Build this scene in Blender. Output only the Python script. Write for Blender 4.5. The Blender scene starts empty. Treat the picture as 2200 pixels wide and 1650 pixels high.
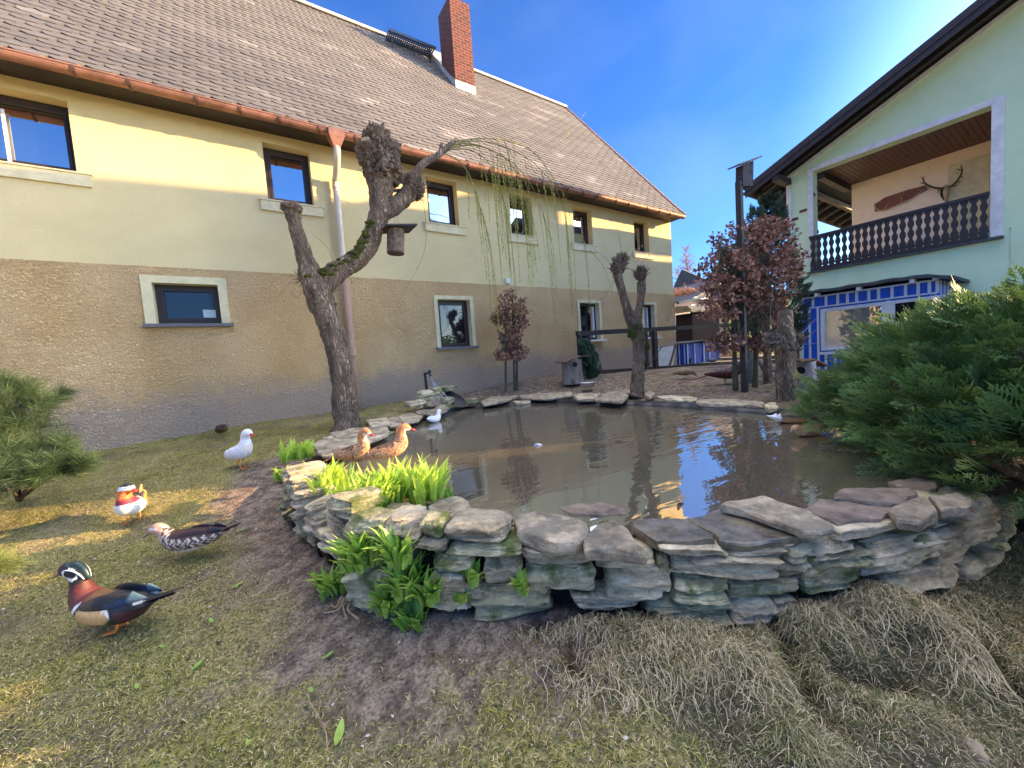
import bpy, math, random
import numpy as np
from mathutils import Vector, noise
# ------------------------------------------------------------------ camera, sky, sun
SC = bpy.context.scene
COL = SC.collection
FPX, CAMH = 826.0, 1.3
YAW, PIT, ROL = math.radians(33.22), math.radians(-3.89), math.radians(-4.01)
_f = np.array([math.sin(YAW)*math.cos(PIT), math.cos(YAW)*math.cos(PIT), math.sin(PIT)])
_r0 = np.array([math.cos(YAW), -math.sin(YAW), 0.0]); _u0 = np.cross(_r0, _f)
_r = math.cos(ROL)*_r0 + math.sin(ROL)*_u0
_u = -math.sin(ROL)*_r0 + math.cos(ROL)*_u0
from mathutils import Matrix
cd = bpy.data.cameras.new('camera'); cam = bpy.data.objects.new('camera', cd); COL.objects.link(cam)
cd.sensor_width = 36; cd.lens = FPX/2200*36; cd.clip_start = .02; cd.clip_end = 2000
cam.matrix_world = Matrix(((_r[0], _u[0], -_f[0], 0), (_r[1], _u[1], -_f[1], 0), (_r[2], _u[2], -_f[2], CAMH), (0, 0, 0, 1)))
SC.camera = cam
SUN_EL, SUN_AZ = math.radians(14.3), math.atan2(.865, -.50)      # azimuth clockwise from +Y
w = bpy.data.worlds.new('World'); SC.world = w; w.use_nodes = True
nt = w.node_tree; nt.nodes.clear()
sky = nt.nodes.new('ShaderNodeTexSky'); sky.sky_type = 'NISHITA'; sky.sun_disc = False
sky.sun_elevation = SUN_EL; sky.sun_rotation = SUN_AZ; sky.air_density = 1.0; sky.dust_density = .6; sky.ozone_density = 2.2; sky.altitude = 300
bg = nt.nodes.new('ShaderNodeBackground'); bg.inputs[1].default_value = .13
wo = nt.nodes.new('ShaderNodeOutputWorld')
# thin high cloud
tc = nt.nodes.new('ShaderNodeTexCoord'); mp = nt.nodes.new('ShaderNodeMapping'); mp.inputs['Scale'].default_value = (1.0, 1.6, 3.2); mp.inputs['Rotation'].default_value = (.3, .5, .9)
ns = nt.nodes.new('ShaderNodeTexNoise'); ns.inputs['Scale'].default_value = 1.25; ns.inputs['Detail'].default_value = 7; ns.inputs['Roughness'].default_value = .5; ns.inputs['Distortion'].default_value = .4
cr = nt.nodes.new('ShaderNodeValToRGB'); cr.color_ramp.elements[0].position = .46; cr.color_ramp.elements[0].color = (0, 0, 0, 1); cr.color_ramp.elements[1].position = .78; cr.color_ramp.elements[1].color = (.10, .10, .10, 1)
mx = nt.nodes.new('ShaderNodeMixRGB'); mx.inputs[2].default_value = (3.4, 3.9, 4.6, 1)
L = nt.links.new
L(tc.outputs['Generated'], mp.inputs[0]); L(mp.outputs[0], ns.inputs['Vector']); L(ns.outputs[0], cr.inputs[0]); L(cr.outputs[0], mx.inputs[0])
tint = nt.nodes.new('ShaderNodeMixRGB'); tint.blend_type = 'MULTIPLY'; tint.inputs[0].default_value = 1; tint.inputs[2].default_value = (.36, .62, 1.05, 1); L(sky.outputs[0], tint.inputs[1])
# the sky pales towards the sun, with extra glow added to light the walls
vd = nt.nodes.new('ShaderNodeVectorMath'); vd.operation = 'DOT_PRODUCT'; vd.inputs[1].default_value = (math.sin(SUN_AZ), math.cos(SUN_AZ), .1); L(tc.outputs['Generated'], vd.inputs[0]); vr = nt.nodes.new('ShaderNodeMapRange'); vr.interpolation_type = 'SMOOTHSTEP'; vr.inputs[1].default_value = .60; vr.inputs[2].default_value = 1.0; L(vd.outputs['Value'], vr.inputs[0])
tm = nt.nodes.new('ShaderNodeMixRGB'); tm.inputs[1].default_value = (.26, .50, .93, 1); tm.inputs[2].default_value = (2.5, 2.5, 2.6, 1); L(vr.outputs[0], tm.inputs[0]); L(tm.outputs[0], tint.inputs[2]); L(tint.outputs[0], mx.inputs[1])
# bright cloud veil added overhead, out of view, to brighten ground and walls
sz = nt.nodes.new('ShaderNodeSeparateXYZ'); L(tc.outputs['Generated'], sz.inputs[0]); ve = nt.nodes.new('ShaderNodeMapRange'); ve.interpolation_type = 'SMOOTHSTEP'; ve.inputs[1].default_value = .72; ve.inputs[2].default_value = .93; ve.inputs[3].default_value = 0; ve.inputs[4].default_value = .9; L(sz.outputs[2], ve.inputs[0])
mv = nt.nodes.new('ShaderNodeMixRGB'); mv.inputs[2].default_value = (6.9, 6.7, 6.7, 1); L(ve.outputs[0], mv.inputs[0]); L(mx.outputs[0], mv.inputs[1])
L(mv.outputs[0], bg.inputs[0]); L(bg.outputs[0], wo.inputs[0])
sd = bpy.data.lights.new('sun', 'SUN'); sd.energy = 5.0; sd.angle = math.radians(.53); sd.color = (1, .66, .31)
so = bpy.data.objects.new('sun', sd); COL.objects.link(so)
_sd = Vector((math.sin(SUN_AZ)*math.cos(SUN_EL), math.cos(SUN_AZ)*math.cos(SUN_EL), math.sin(SUN_EL)))
so.rotation_euler = _sd.to_track_quat('Z', 'Y').to_euler()
SC.view_settings.view_transform = 'Standard'; SC.view_settings.look = 'None'; SC.view_settings.exposure = 1.78; SC.view_settings.gamma = 1
SC.render.engine = 'CYCLES'
# ------------------------------------------------------------------ helpers
rng = random.Random(7); nrs = np.random.RandomState(11)
def at(px, py, x=None, y=None, z=None):
    """world point where the sight line of a photo pixel meets a plane of the place"""
    d = _r*(px-1100)/FPX + _u*(825-py)/FPX + _f
    t = y/d[1] if y is not None else x/d[0] if x is not None else (z-CAMH)/d[2]
    return np.array([d[0]*t, d[1]*t, CAMH+d[2]*t])
def depth(p): return float(np.dot(np.array(p)-np.array([0, 0, CAMH]), _f))
def lin(r, g, b, k=1.0):
    f = lambda c: (c/12.92 if c <= .04045 else ((c+.055)/1.055)**2.4)
    return (f(r/255)*k, f(g/255)*k, f(b/255)*k, 1)
def sstep(a, b, x): t = np.clip((x-a)/(b-a), 0, 1); return t*t*(3-2*t)
def vnoise(x, y, s=0):
    x = np.asarray(x, float); y = np.asarray(y, float); xi = np.floor(x); yi = np.floor(y); fx = x-xi; fy = y-yi
    h = lambda a, b: np.modf(np.abs(np.sin(a*127.1+b*311.7+s*74.7)*43758.5453))[0]
    fx = fx*fx*(3-2*fx); fy = fy*fy*(3-2*fy)
    return (h(xi, yi)*(1-fx)+h(xi+1, yi)*fx)*(1-fy)+(h(xi, yi+1)*(1-fx)+h(xi+1, yi+1)*fx)*fy
def fbm(x, y, s=0, o=4): return sum(vnoise(np.asarray(x)*2**i, np.asarray(y)*2**i, s+i)/2**i for i in range(o))/sum(1/2**i for i in range(o))
class MB:
    def __init__(s): s.v = []; s.f = []; s.c = []; s.cur = None
    def add(s, vs, fs, col=None):
        n = len(s.v); s.v += [tuple(map(float, p)) for p in vs]; s.f += [tuple(n+i for i in f) for f in fs]
        c = col if col is not None else s.cur
        if c is not None: s.c += [c]*len(vs)
        return s
    def box(s, a, b, col=None):
        x0, y0, z0 = a; x1, y1, z1 = b
        s.add([(x0,y0,z0),(x1,y0,z0),(x1,y1,z0),(x0,y1,z0),(x0,y0,z1),(x1,y0,z1),(x1,y1,z1),(x0,y1,z1)],
              [(0,3,2,1),(4,5,6,7),(0,1,5,4),(1,2,6,5),(2,3,7,6),(3,0,4,7)], col); return s
    def beam(s, p, q, w, h, up=(0, 0, 1), col=None):
        p = np.array(p, float); q = np.array(q, float); t = q-p; t /= np.linalg.norm(t); a = np.cross(t, up); a /= max(1e-9, np.linalg.norm(a)); b = np.cross(a, t)
        vs = [c+a*i*w/2+b*j*h/2 for c in (p, q) for i, j in ((-1,-1),(1,-1),(1,1),(-1,1))]
        s.add(vs, [(0,1,2,3),(7,6,5,4),(0,4,5,1),(1,5,6,2),(2,6,7,3),(3,7,4,0)], col); return s
    def prism(s, poly, ax, a, b, col=None):
        """polygon in the two other axes, extruded along ax from a to b"""
        n = len(poly); o = [i for i in range(3) if i != ax]; vs = []
        for t in (a, b):
            for p in poly:
                v = [0, 0, 0]; v[ax] = t; v[o[0]] = p[0]; v[o[1]] = p[1]; vs.append(v)
        s.add(vs, [tuple(range(n-1, -1, -1)), tuple(range(n, 2*n))]+[(i, (i+1) % n, n+(i+1) % n, n+i) for i in range(n)], col); return s
    def tube(s, pts, rad, sides=8, wob=0, seed=0, cap=True, flat=1.0, step=None, col=None, ridge=0):
        P = np.array(pts, float); R_ = np.array(rad, float) if hasattr(rad, '__len__') else np.full(len(P), float(rad))
        if step and len(P) > 1: P, R_ = resample(P, R_, step)
        n = len(P); T = np.gradient(P, axis=0); T /= np.maximum(1e-9, np.linalg.norm(T, axis=1))[:, None]
        a = np.cross(T[0], (0.3, .2, 1)); a /= np.linalg.norm(a); vs = []
        for i in range(n):
            a = a-T[i]*np.dot(a, T[i]); a /= max(1e-9, np.linalg.norm(a)); b = np.cross(T[i], a)
            for k in range(sides):
                th = 2*math.pi*k/sides; r = R_[i]
                if wob:
                    q = P[i]+(a*math.cos(th)+b*math.sin(th))*r
                    r *= 1+wob*noise.noise(Vector(q*9)+Vector((seed, 0, 0)))+wob*.6*noise.noise(Vector(q*28)+Vector((0, seed, 0)))
                if ridge: r *= 1+ridge*noise.noise(Vector((math.cos(th)*4.5+seed, math.sin(th)*4.5, P[i][2]*3.5)))+ridge*.5*noise.noise(Vector((math.cos(th)*9+seed, math.sin(th)*9, P[i][2]*9)))
                vs.append(P[i]+(a*math.cos(th)+b*math.sin(th)*flat)*r)
        fs = [(i*sides+k, i*sides+(k+1) % sides, (i+1)*sides+(k+1) % sides, (i+1)*sides+k) for i in range(n-1) for k in range(sides)]
        if cap: fs += [tuple(range(sides-1, -1, -1)), tuple((n-1)*sides+k for k in range(sides))]
        s.add(vs, fs, col); return s
    def build(s, name, m, parent=None, smooth=False):
        return link(name, s.v, s.f, m, parent, smooth, s.c if len(s.c) == len(s.v) and s.c else None)
def resample(P, R_, step):
    out = []; rr = []; n = len(P)
    for i in range(n-1):
        p0 = P[max(0, i-1)]; p1 = P[i]; p2 = P[i+1]; p3 = P[min(n-1, i+2)]
        k = max(1, int(np.linalg.norm(p2-p1)/step))
        for j in range(k):
            t = j/k; out.append(.5*((2*p1)+(-p0+p2)*t+(2*p0-5*p1+4*p2-p3)*t*t+(-p0+3*p1-3*p2+p3)*t**3)); rr.append(R_[i]*(1-t)+R_[i+1]*t)
    out.append(P[-1]); rr.append(R_[-1]); return np.array(out), np.array(rr)
def wloc(o):
    v = Vector((0, 0, 0))
    while o: v += o.location; o = o.parent
    return v
def link(name, V, F, m, parent=None, smooth=False, cols=None):
    me = bpy.data.meshes.new(name); V = np.asarray(V, float)
    if parent is not None: V = V-np.array(wloc(parent))
    if isinstance(F, np.ndarray):
        k = F.shape[1]; me.vertices.add(len(V)); me.vertices.foreach_set('co', V.ravel()); me.loops.add(F.size); me.loops.foreach_set('vertex_index', F.ravel().astype(np.int32))
        me.polygons.add(len(F)); me.polygons.foreach_set('loop_start', np.arange(0, F.size, k, dtype=np.int32)); me.update(calc_edges=True); me.validate()
    else: me.from_pydata([tuple(p) for p in V], [], F); me.update()
    if cols is not None:
        at_ = me.color_attributes.new('Col', 'FLOAT_COLOR', 'POINT'); C = np.ones((len(V), 4)); C[:, :3] = np.asarray(cols, float)[:, :3]; at_.data.foreach_set('color', C.ravel())
    if smooth: me.polygons.foreach_set('use_smooth', [True]*len(me.polygons))
    me.materials.append(m); o = bpy.data.objects.new(name, me); COL.objects.link(o)
    if parent is not None: o.parent = parent
    return o
def tag(o, label=None, cat=None, group=None, kind=None):
    if label: o['label'] = label
    if cat: o['category'] = cat
    if group: o['group'] = group
    if kind: o['kind'] = kind
    return o
def thing(name, loc, label, cat, group=None):
    o = bpy.data.objects.new(name, None); o.empty_display_size = .1; COL.objects.link(o); o.location = tuple(map(float, loc)); return tag(o, label, cat, group)
# ------------------------------------------------------------------ materials
def node(t, k, **kw):
    n = t.nodes.new(k)
    for a, b in kw.items(): setattr(n, a, b)
    return n
def mat(name, c1, c2=None, rough=.85, scale=6, bump=.3, bscale=40, bdist=.01, metal=0, attr=False, spec=.5, c3=None, s3=2.5, t3=.55, stretch=(1, 1, 1), detail=6, trans=0, coat=0, w3=.12, bkind='noise', bst=(1, 1, .22), bdark=.55, bw=.25, objvar=0):
    m = bpy.data.materials.new(name); m.use_nodes = True; t = m.node_tree; b = t.nodes['Principled BSDF']; l = t.links.new
    b.inputs['Roughness'].default_value = rough; b.inputs['Metallic'].default_value = metal; b.inputs['Specular IOR Level'].default_value = spec; b.inputs['Coat Weight'].default_value = coat
    tc = node(t, 'ShaderNodeTexCoord'); mp = node(t, 'ShaderNodeMapping'); mp.inputs['Scale'].default_value = stretch; l(tc.outputs['Object'], mp.inputs[0]); V = mp.outputs[0]
    if attr:
        a = node(t, 'ShaderNodeAttribute', attribute_name='Col'); base = a.outputs['Color']
        if c2 is not None:
            n1 = node(t, 'ShaderNodeTexNoise'); n1.inputs['Scale'].default_value = scale; n1.inputs['Detail'].default_value = detail; l(V, n1.inputs['Vector'])
            r = node(t, 'ShaderNodeValToRGB'); r.color_ramp.elements[0].position = .3; r.color_ramp.elements[1].position = .7; r.color_ramp.elements[0].color = c1; r.color_ramp.elements[1].color = c2; l(n1.outputs[0], r.inputs[0])
            x = node(t, 'ShaderNodeMixRGB', blend_type='MULTIPLY'); x.inputs[0].default_value = 1; l(base, x.inputs[1]); l(r.outputs[0], x.inputs[2]); base = x.outputs[0]
    else:
        if c2 is None: c2 = tuple(c*.78 for c in c1[:3])+(1,)
        n1 = node(t, 'ShaderNodeTexNoise'); n1.inputs['Scale'].default_value = scale; n1.inputs['Detail'].default_value = detail; n1.inputs['Roughness'].default_value = .7; l(V, n1.inputs['Vector'])
        r = node(t, 'ShaderNodeValToRGB'); r.color_ramp.elements[0].position = .37; r.color_ramp.elements[1].position = .63; r.color_ramp.elements[0].color = c1; r.color_ramp.elements[1].color = c2; l(n1.outputs[0], r.inputs[0]); base = r.outputs[0]
        if c3 is not None:
            n3 = node(t, 'ShaderNodeTexNoise'); n3.inputs['Scale'].default_value = s3; n3.inputs['Detail'].default_value = 8; n3.inputs['Roughness'].default_value = .65; mp3 = node(t, 'ShaderNodeMapping'); mp3.inputs['Location'].default_value = (3.1, 1.7, 5.3); l(tc.outputs['Object'], mp3.inputs[0]); l(mp3.outputs[0], n3.inputs['Vector'])
            r3 = node(t, 'ShaderNodeValToRGB'); r3.color_ramp.elements[0].position = t3; r3.color_ramp.elements[1].position = t3+w3; l(n3.outputs[0], r3.inputs[0])
            x = node(t, 'ShaderNodeMixRGB'); l(r3.outputs[0], x.inputs[0]); l(base, x.inputs[1]); x.inputs[2].default_value = c3; base = x.outputs[0]
    if objvar:
        oi = node(t, 'ShaderNodeObjectInfo'); mo = node(t, 'ShaderNodeMapRange'); mo.inputs[3].default_value = 1-objvar; mo.inputs[4].default_value = 1+objvar*.6; l(oi.outputs['Random'], mo.inputs[0]); xo_ = node(t, 'ShaderNodeMixRGB', blend_type='MULTIPLY'); xo_.inputs[0].default_value = 1; l(base, xo_.inputs[1]); l(mo.outputs[0], xo_.inputs[2]); base = xo_.outputs[0]
    l(base, b.inputs['Base Color'])
    if bump:
        if bkind == 'bark':
            n2 = node(t, 'ShaderNodeTexVoronoi', feature='DISTANCE_TO_EDGE'); n2.inputs['Scale'].default_value = bscale
            nd = node(t, 'ShaderNodeTexNoise'); nd.inputs['Scale'].default_value = 7; nd.inputs['Detail'].default_value = 5; l(V, nd.inputs['Vector'])
            ad = node(t, 'ShaderNodeMixRGB', blend_type='ADD'); ad.inputs[0].default_value = .22; mpb = node(t, 'ShaderNodeMapping'); mpb.inputs['Scale'].default_value = bst; l(tc.outputs['Object'], mpb.inputs[0]); l(mpb.outputs[0], ad.inputs[1]); l(nd.outputs['Color'], ad.inputs[2]); l(ad.outputs[0], n2.inputs['Vector']); h = n2.outputs[0]
            rr = node(t, 'ShaderNodeValToRGB'); rr.color_ramp.elements[0].position = 0; rr.color_ramp.elements[1].position = bw; l(h, rr.inputs[0]); h = rr.outputs[0]
            x = node(t, 'ShaderNodeMixRGB', blend_type='MULTIPLY'); x.inputs[0].default_value = bdark; rc = node(t, 'ShaderNodeValToRGB'); rc.color_ramp.elements[0].color = (.28, .26, .24, 1); rc.color_ramp.elements[1].position = bw*1.2; l(n2.outputs[0], rc.inputs[0]); l(base, x.inputs[1]); l(rc.outputs[0], x.inputs[2]); l(x.outputs[0], b.inputs['Base Color'])
        else:
            n2 = node(t, 'ShaderNodeTexNoise'); n2.inputs['Scale'].default_value = bscale; n2.inputs['Detail'].default_value = 8; n2.inputs['Roughness'].default_value = .65; l(V, n2.inputs['Vector']); h = n2.outputs[0]
        bp = node(t, 'ShaderNodeBump'); bp.inputs['Strength'].default_value = bump; bp.inputs['Distance'].default_value = bdist; l(h, bp.inputs['Height']); l(bp.outputs[0], b.inputs['Normal'])
    if trans:
        tr = node(t, 'ShaderNodeBsdfTranslucent'); l(base, tr.inputs[0]); mxs = node(t, 'ShaderNodeMixShader'); mxs.inputs[0].default_value = trans
        l(b.outputs[0], mxs.inputs[1]); l(tr.outputs[0], mxs.inputs[2]); l(mxs.outputs[0], t.nodes['Material Output'].inputs[0])
    return m
m_plaster = mat('upper_plaster', lin(214, 198, 152), lin(205, 189, 143), rough=.92, scale=1.2, bump=.35, bscale=34, bdist=.012, c3=lin(190, 176, 136), s3=.8, t3=.6, w3=.25, stretch=(1, 1, 1.6))
def render_mat():
    m = bpy.data.materials.new('rough_render'); m.use_nodes = True; t = m.node_tree; l = t.links.new; b = t.nodes['Principled BSDF']; b.inputs['Roughness'].default_value = .93
    tc = node(t, 'ShaderNodeTexCoord'); mp = node(t, 'ShaderNodeMapping'); mp.inputs['Scale'].default_value = (1, 1, 2.0); mp.inputs['Rotation'].default_value = (0, .25, 0); l(tc.outputs['Object'], mp.inputs[0])
    n = node(t, 'ShaderNodeTexNoise'); n.inputs['Scale'].default_value = 17; n.inputs['Detail'].default_value = 4; n.inputs['Roughness'].default_value = .55; n.inputs['Distortion'].default_value = 1.6; l(mp.outputs[0], n.inputs['Vector'])
    n2 = node(t, 'ShaderNodeTexNoise'); n2.inputs['Scale'].default_value = 1.3; n2.inputs['Detail'].default_value = 6; l(tc.outputs['Object'], n2.inputs['Vector'])
    r = node(t, 'ShaderNodeValToRGB'); r.color_ramp.elements[0].position = .3; r.color_ramp.elements[1].position = .72; r.color_ramp.elements[0].color = lin(228, 190, 134); r.color_ramp.elements[1].color = lin(252, 218, 166); l(n2.outputs[0], r.inputs[0])
    # grey dirty splash zone where the render has fallen away at the foot
    sx = node(t, 'ShaderNodeSeparateXYZ'); l(tc.outputs['Object'], sx.inputs[0]); n3 = node(t, 'ShaderNodeTexNoise'); n3.inputs['Scale'].default_value = 2.2; n3.inputs['Detail'].default_value = 9; n3.inputs['Roughness'].default_value = .7; l(tc.outputs['Object'], n3.inputs['Vector'])
    k = node(t, 'ShaderNodeMath', operation='MULTIPLY_ADD'); k.inputs[1].default_value = .9; l(n3.outputs[0], k.inputs[0]); l(sx.outputs[2], k.inputs[2])
    k1 = node(t, 'ShaderNodeMath', operation='MULTIPLY_ADD'); k1.inputs[1].default_value = -.03; l(sx.outputs[0], k1.inputs[0]); l(k.outputs[0], k1.inputs[2])
    r2 = node(t, 'ShaderNodeValToRGB'); r2.color_ramp.elements[0].position = .68; r2.color_ramp.elements[1].position = .94; r2.color_ramp.elements[0].color = (1, 1, 1, 1); r2.color_ramp.elements[1].color = (0, 0, 0, 1)
    k2 = node(t, 'ShaderNodeMath', operation='MULTIPLY'); k2.inputs[1].default_value = .80; l(k1.outputs[0], k2.inputs[0]); l(k2.outputs[0], r2.inputs[0])
    x = node(t, 'ShaderNodeMixRGB'); l(r2.outputs[0], x.inputs[0]); l(r.outputs[0], x.inputs[1]); x.inputs[2].default_value = lin(204, 180, 158); l(x.outputs[0], b.inputs['Base Color'])
    bp = node(t, 'ShaderNodeBump'); bp.inputs['Strength'].default_value = 1; bp.inputs['Distance'].default_value = .11; l(n.outputs[0], bp.inputs['Height']); l(bp.outputs[0], b.inputs['Normal']); return m
m_render = render_mat()
m_cream = mat('cream_trim', lin(224, 212, 172), rough=.85, bump=.15)
m_white = mat('white_paint', lin(222, 224, 228), lin(205, 208, 214), rough=.5, bump=.05)
m_frame = mat('dark_brown_frame', lin(50, 36, 30), lin(36, 26, 24), rough=.45, bump=.1, stretch=(1, 1, .2))
m_granite = mat('granite', lin(120, 120, 124), lin(70, 70, 76), scale=90, rough=.5)
m_copper = mat('weathered_copper', lin(158, 114, 98), lin(120, 86, 74), rough=.5, metal=.35, scale=5, bump=.1, c3=lin(112, 78, 66), s3=4, t3=.62)
m_zinc = mat('light_zinc_pipe', lin(214, 202, 184), lin(196, 184, 168), rough=.5, metal=.1, scale=3, bump=.05)
m_pinkpipe = mat('painted_pipe', lin(176, 142, 120), lin(158, 128, 108), rough=.6, scale=3, bump=.05)
m_tile = mat('bitumen_shingle', (.50, .49, .50, 1), (.72, .71, .70, 1), attr=True, rough=.86, scale=14, bump=.35, bscale=160, bdist=.004)
m_ridge = mat('pale_ridge', lin(196, 188, 176), rough=.7)
m_lead = mat('flashing', lin(206, 204, 200), lin(170, 168, 166), rough=.55, metal=.3)
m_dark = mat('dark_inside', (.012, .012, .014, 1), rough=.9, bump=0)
def glass_mat(name, k, base=(.012, .014, .018, 1), tint=(1, 1, 1, 1)):
    m = bpy.data.materials.new(name); m.use_nodes = True; t = m.node_tree; l = t.links.new; b = t.nodes['Principled BSDF']; b.inputs['Base Color'].default_value = base; b.inputs['Roughness'].default_value = .06
    g = node(t, 'ShaderNodeBsdfGlossy'); g.inputs['Roughness'].default_value = .012; g.inputs[0].default_value = tint; mx_ = node(t, 'ShaderNodeMixShader'); mx_.inputs[0].default_value = k
    n = node(t, 'ShaderNodeTexNoise'); n.inputs['Scale'].default_value = 1.5; bp = node(t, 'ShaderNodeBump'); bp.inputs['Strength'].default_value = .04; tc = node(t, 'ShaderNodeTexCoord'); l(tc.outputs['Object'], n.inputs['Vector']); l(n.outputs[0], bp.inputs['Height']); l(bp.outputs[0], g.inputs['Normal'])
    l(b.outputs[0], mx_.inputs[1]); l(g.outputs[0], mx_.inputs[2]); l(mx_.outputs[0], t.nodes['Material Output'].inputs[0]); return m
m_glass = glass_mat('window_glass', .55); m_glassd = glass_mat('dark_window_glass', .04); m_glassd.node_tree.nodes['Principled BSDF'].inputs['Specular IOR Level'].default_value = .25
m_green = mat('mint_plaster', lin(214, 234, 194), lin(205, 226, 186), rough=.9, scale=2, bump=.3, bscale=60, bdist=.008)
m_bwhite = mat('bluish_white_trim', lin(232, 232, 230), rough=.7, bump=.08)
m_bwood = mat('black_brown_wood', lin(50, 42, 44), lin(34, 28, 30), rough=.6, bump=.25, stretch=(1, 1, 1), scale=9)
m_ceil = mat('ceiling_boards', lin(112, 76, 58), lin(86, 58, 44), rough=.6, bump=.2)
m_apricot = mat('apricot_plaster', lin(248, 228, 204), lin(242, 220, 194), rough=.9, bump=.1)
m_blue = mat('blue_boards', lin(24, 92, 206), lin(18, 74, 180), rough=.6, scale=14, bump=.15, stretch=(1, 1, .15), c3=lin(44, 112, 214), s3=9, t3=.62)
m_felt = mat('roofing_felt', lin(78, 84, 88), lin(58, 64, 68), rough=.9, bump=.3, bscale=120)
m_bark = mat('willow_bark', lin(180, 156, 132), lin(120, 102, 86), scale=10, rough=.95, bump=1, bscale=34, bdist=.03, c3=lin(112, 112, 66), s3=2.4, t3=.6, bkind='bark', stretch=(1, 1, .3))
m_moss = mat('moss', lin(86, 92, 26), lin(48, 56, 18), scale=30, rough=1, bump=.9, bscale=80, bdist=.02)
m_knob = mat('pollard_knob_bark', lin(140, 120, 102), lin(78, 66, 56), scale=18, rough=.95, bump=.9, bscale=30, bdist=.03)
m_cut = mat('cut_wood', lin(178, 150, 116), lin(132, 108, 84), scale=18, rough=.9)
m_twig = mat('willow_twig', lin(140, 130, 76), lin(112, 100, 60), rough=.7, bump=0)
m_bud = mat('young_willow_leaf', lin(204, 210, 104), lin(168, 182, 84), rough=.6, bump=0, trans=.35)
m_beech = mat('dry_beech_leaf', lin(200, 152, 132), lin(122, 78, 68), scale=7, rough=.7, bump=0, trans=.25, c3=lin(80, 48, 46), s3=9, t3=.56, w3=.05)
m_trunk = mat('smooth_grey_trunk', lin(96, 90, 70), lin(72, 70, 54), rough=.9, bump=.4, scale=12, stretch=(1, 1, .3), c3=lin(70, 92, 50), s3=3, t3=.6)
m_jun = mat('juniper_needles', (1, 1, 1, 1), None, attr=True, rough=.6, bump=0, trans=.22)
m_pine = mat('pine_needles', (1, 1, 1, 1), None, attr=True, rough=.55, bump=0, trans=.15)
m_leaf = mat('bulb_leaf', lin(184, 208, 104), lin(134, 178, 74), scale=9, rough=.42, bump=.05, trans=.3)
m_stone = mat('wall_stone', lin(240, 222, 188), lin(152, 138, 112), scale=11, rough=.9, bump=1, bscale=30, bdist=.035, c3=lin(116, 116, 78), s3=5, t3=.54, w3=.12, detail=12, objvar=.35, stretch=(.7, .7, 2.2))
m_stone2 = mat('mossy_stone', lin(222, 210, 172), lin(128, 124, 94), scale=12, rough=.95, bump=1, bscale=30, bdist=.035, c3=lin(100, 112, 60), s3=6, t3=.49, w3=.12, detail=12, objvar=.35, stretch=(.7, .7, 2.2))
m_slab = mat('flagstone', lin(216, 196, 166), lin(124, 112, 94), scale=8, rough=.8, bump=1, bscale=34, bdist=.03, objvar=.22, c3=lin(136, 128, 112), s3=6, t3=.54, detail=12)
m_wet = mat('wet_flagstone', lin(132, 122, 104), lin(80, 74, 64), scale=8, rough=.25, bump=.5, bscale=14, bdist=.01, c3=lin(120, 112, 108), s3=3, t3=.6)
m_red = mat('reddish_flagstone', lin(156, 136, 118), lin(94, 82, 72), scale=8, rough=.5, bump=1, bscale=20, bdist=.02, detail=12, c3=lin(190, 176, 158), s3=5, t3=.62)
m_liner = mat('pond_liner', (.012, .014, .02, 1), (.02, .023, .032, 1), rough=.3, bump=.5, bscale=12, bdist=.02)
m_soil = mat('dark_soil', lin(60, 52, 48), lin(36, 31, 28), scale=12, rough=1, bump=.8, bscale=30, bdist=.03)
m_grey = mat('grey_weathered_wood', lin(142, 132, 124), lin(98, 90, 84), scale=8, rough=.9, bump=.5, stretch=(1, 1, .25), bscale=30)
m_brownw = mat('brown_board', lin(112, 84, 64), lin(82, 60, 46), scale=8, rough=.85, bump=.4, stretch=(1, 1, .3))
m_metal = mat('dull_metal', lin(150, 152, 156), lin(110, 112, 118), rough=.35, metal=.8, bump=.05)
m_black = mat('black_rubber', (.012, .012, .014, 1), rough=.7, bump=.1)
m_feather = mat('feathers', (.86, .86, .86, 1), (1.1, 1.1, 1.1, 1), attr=True, rough=.62, scale=60, bump=.35, bscale=110, bdist=.003)
m_orange = mat('orange_leg', lin(226, 132, 60), rough=.6, bump=.1)
m_darkleg = mat('dull_leg', lin(150, 138, 90), rough=.6, bump=.1)
m_eye = mat('bird_eye', (.01, .01, .01, 1), rough=.1, bump=0)
# ------------------------------------------------------------------ terrain
ZW = .50                                                                # water level
WB = [at(*q[:2], z=q[2])[:2] for q in [(640, 985, .42), (590, 1030, .36), (592, 1090, .3), (625, 1150, .27), (700, 1225, .24), (785, 1312, .2), (940, 1330, .2), (1060, 1332, .2), (1220, 1330, .2), (1400, 1335, .2), (1560, 1338, .2), (1700, 1328, .2), (1860, 1300, .2), (2010, 1262, .2), (2150, 1195, .22)]]
WB += [np.array([3.6, .1]), np.array([4.3, .2])]                        # foot of the retaining wall, seen from outside
WP = [at(*q, z=ZW)[:2] for q in [(730, 1000), (905, 905), (965, 880), (1030, 868), (1150, 862), (1300, 864), (1400, 872), (1500, 878), (1620, 884), (1740, 896)]]
WP += [np.array([4.75, 1.0]), np.array([4.4, .6])]+[at(*q, z=ZW)[:2] for q in [(1960, 1062), (1800, 1086), (1560, 1105), (1350, 1128), (1180, 1118), (1000, 1094), (900, 1075), (820, 1050)]]
WP = np.array(WP); WBa = np.array(WB)
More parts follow.
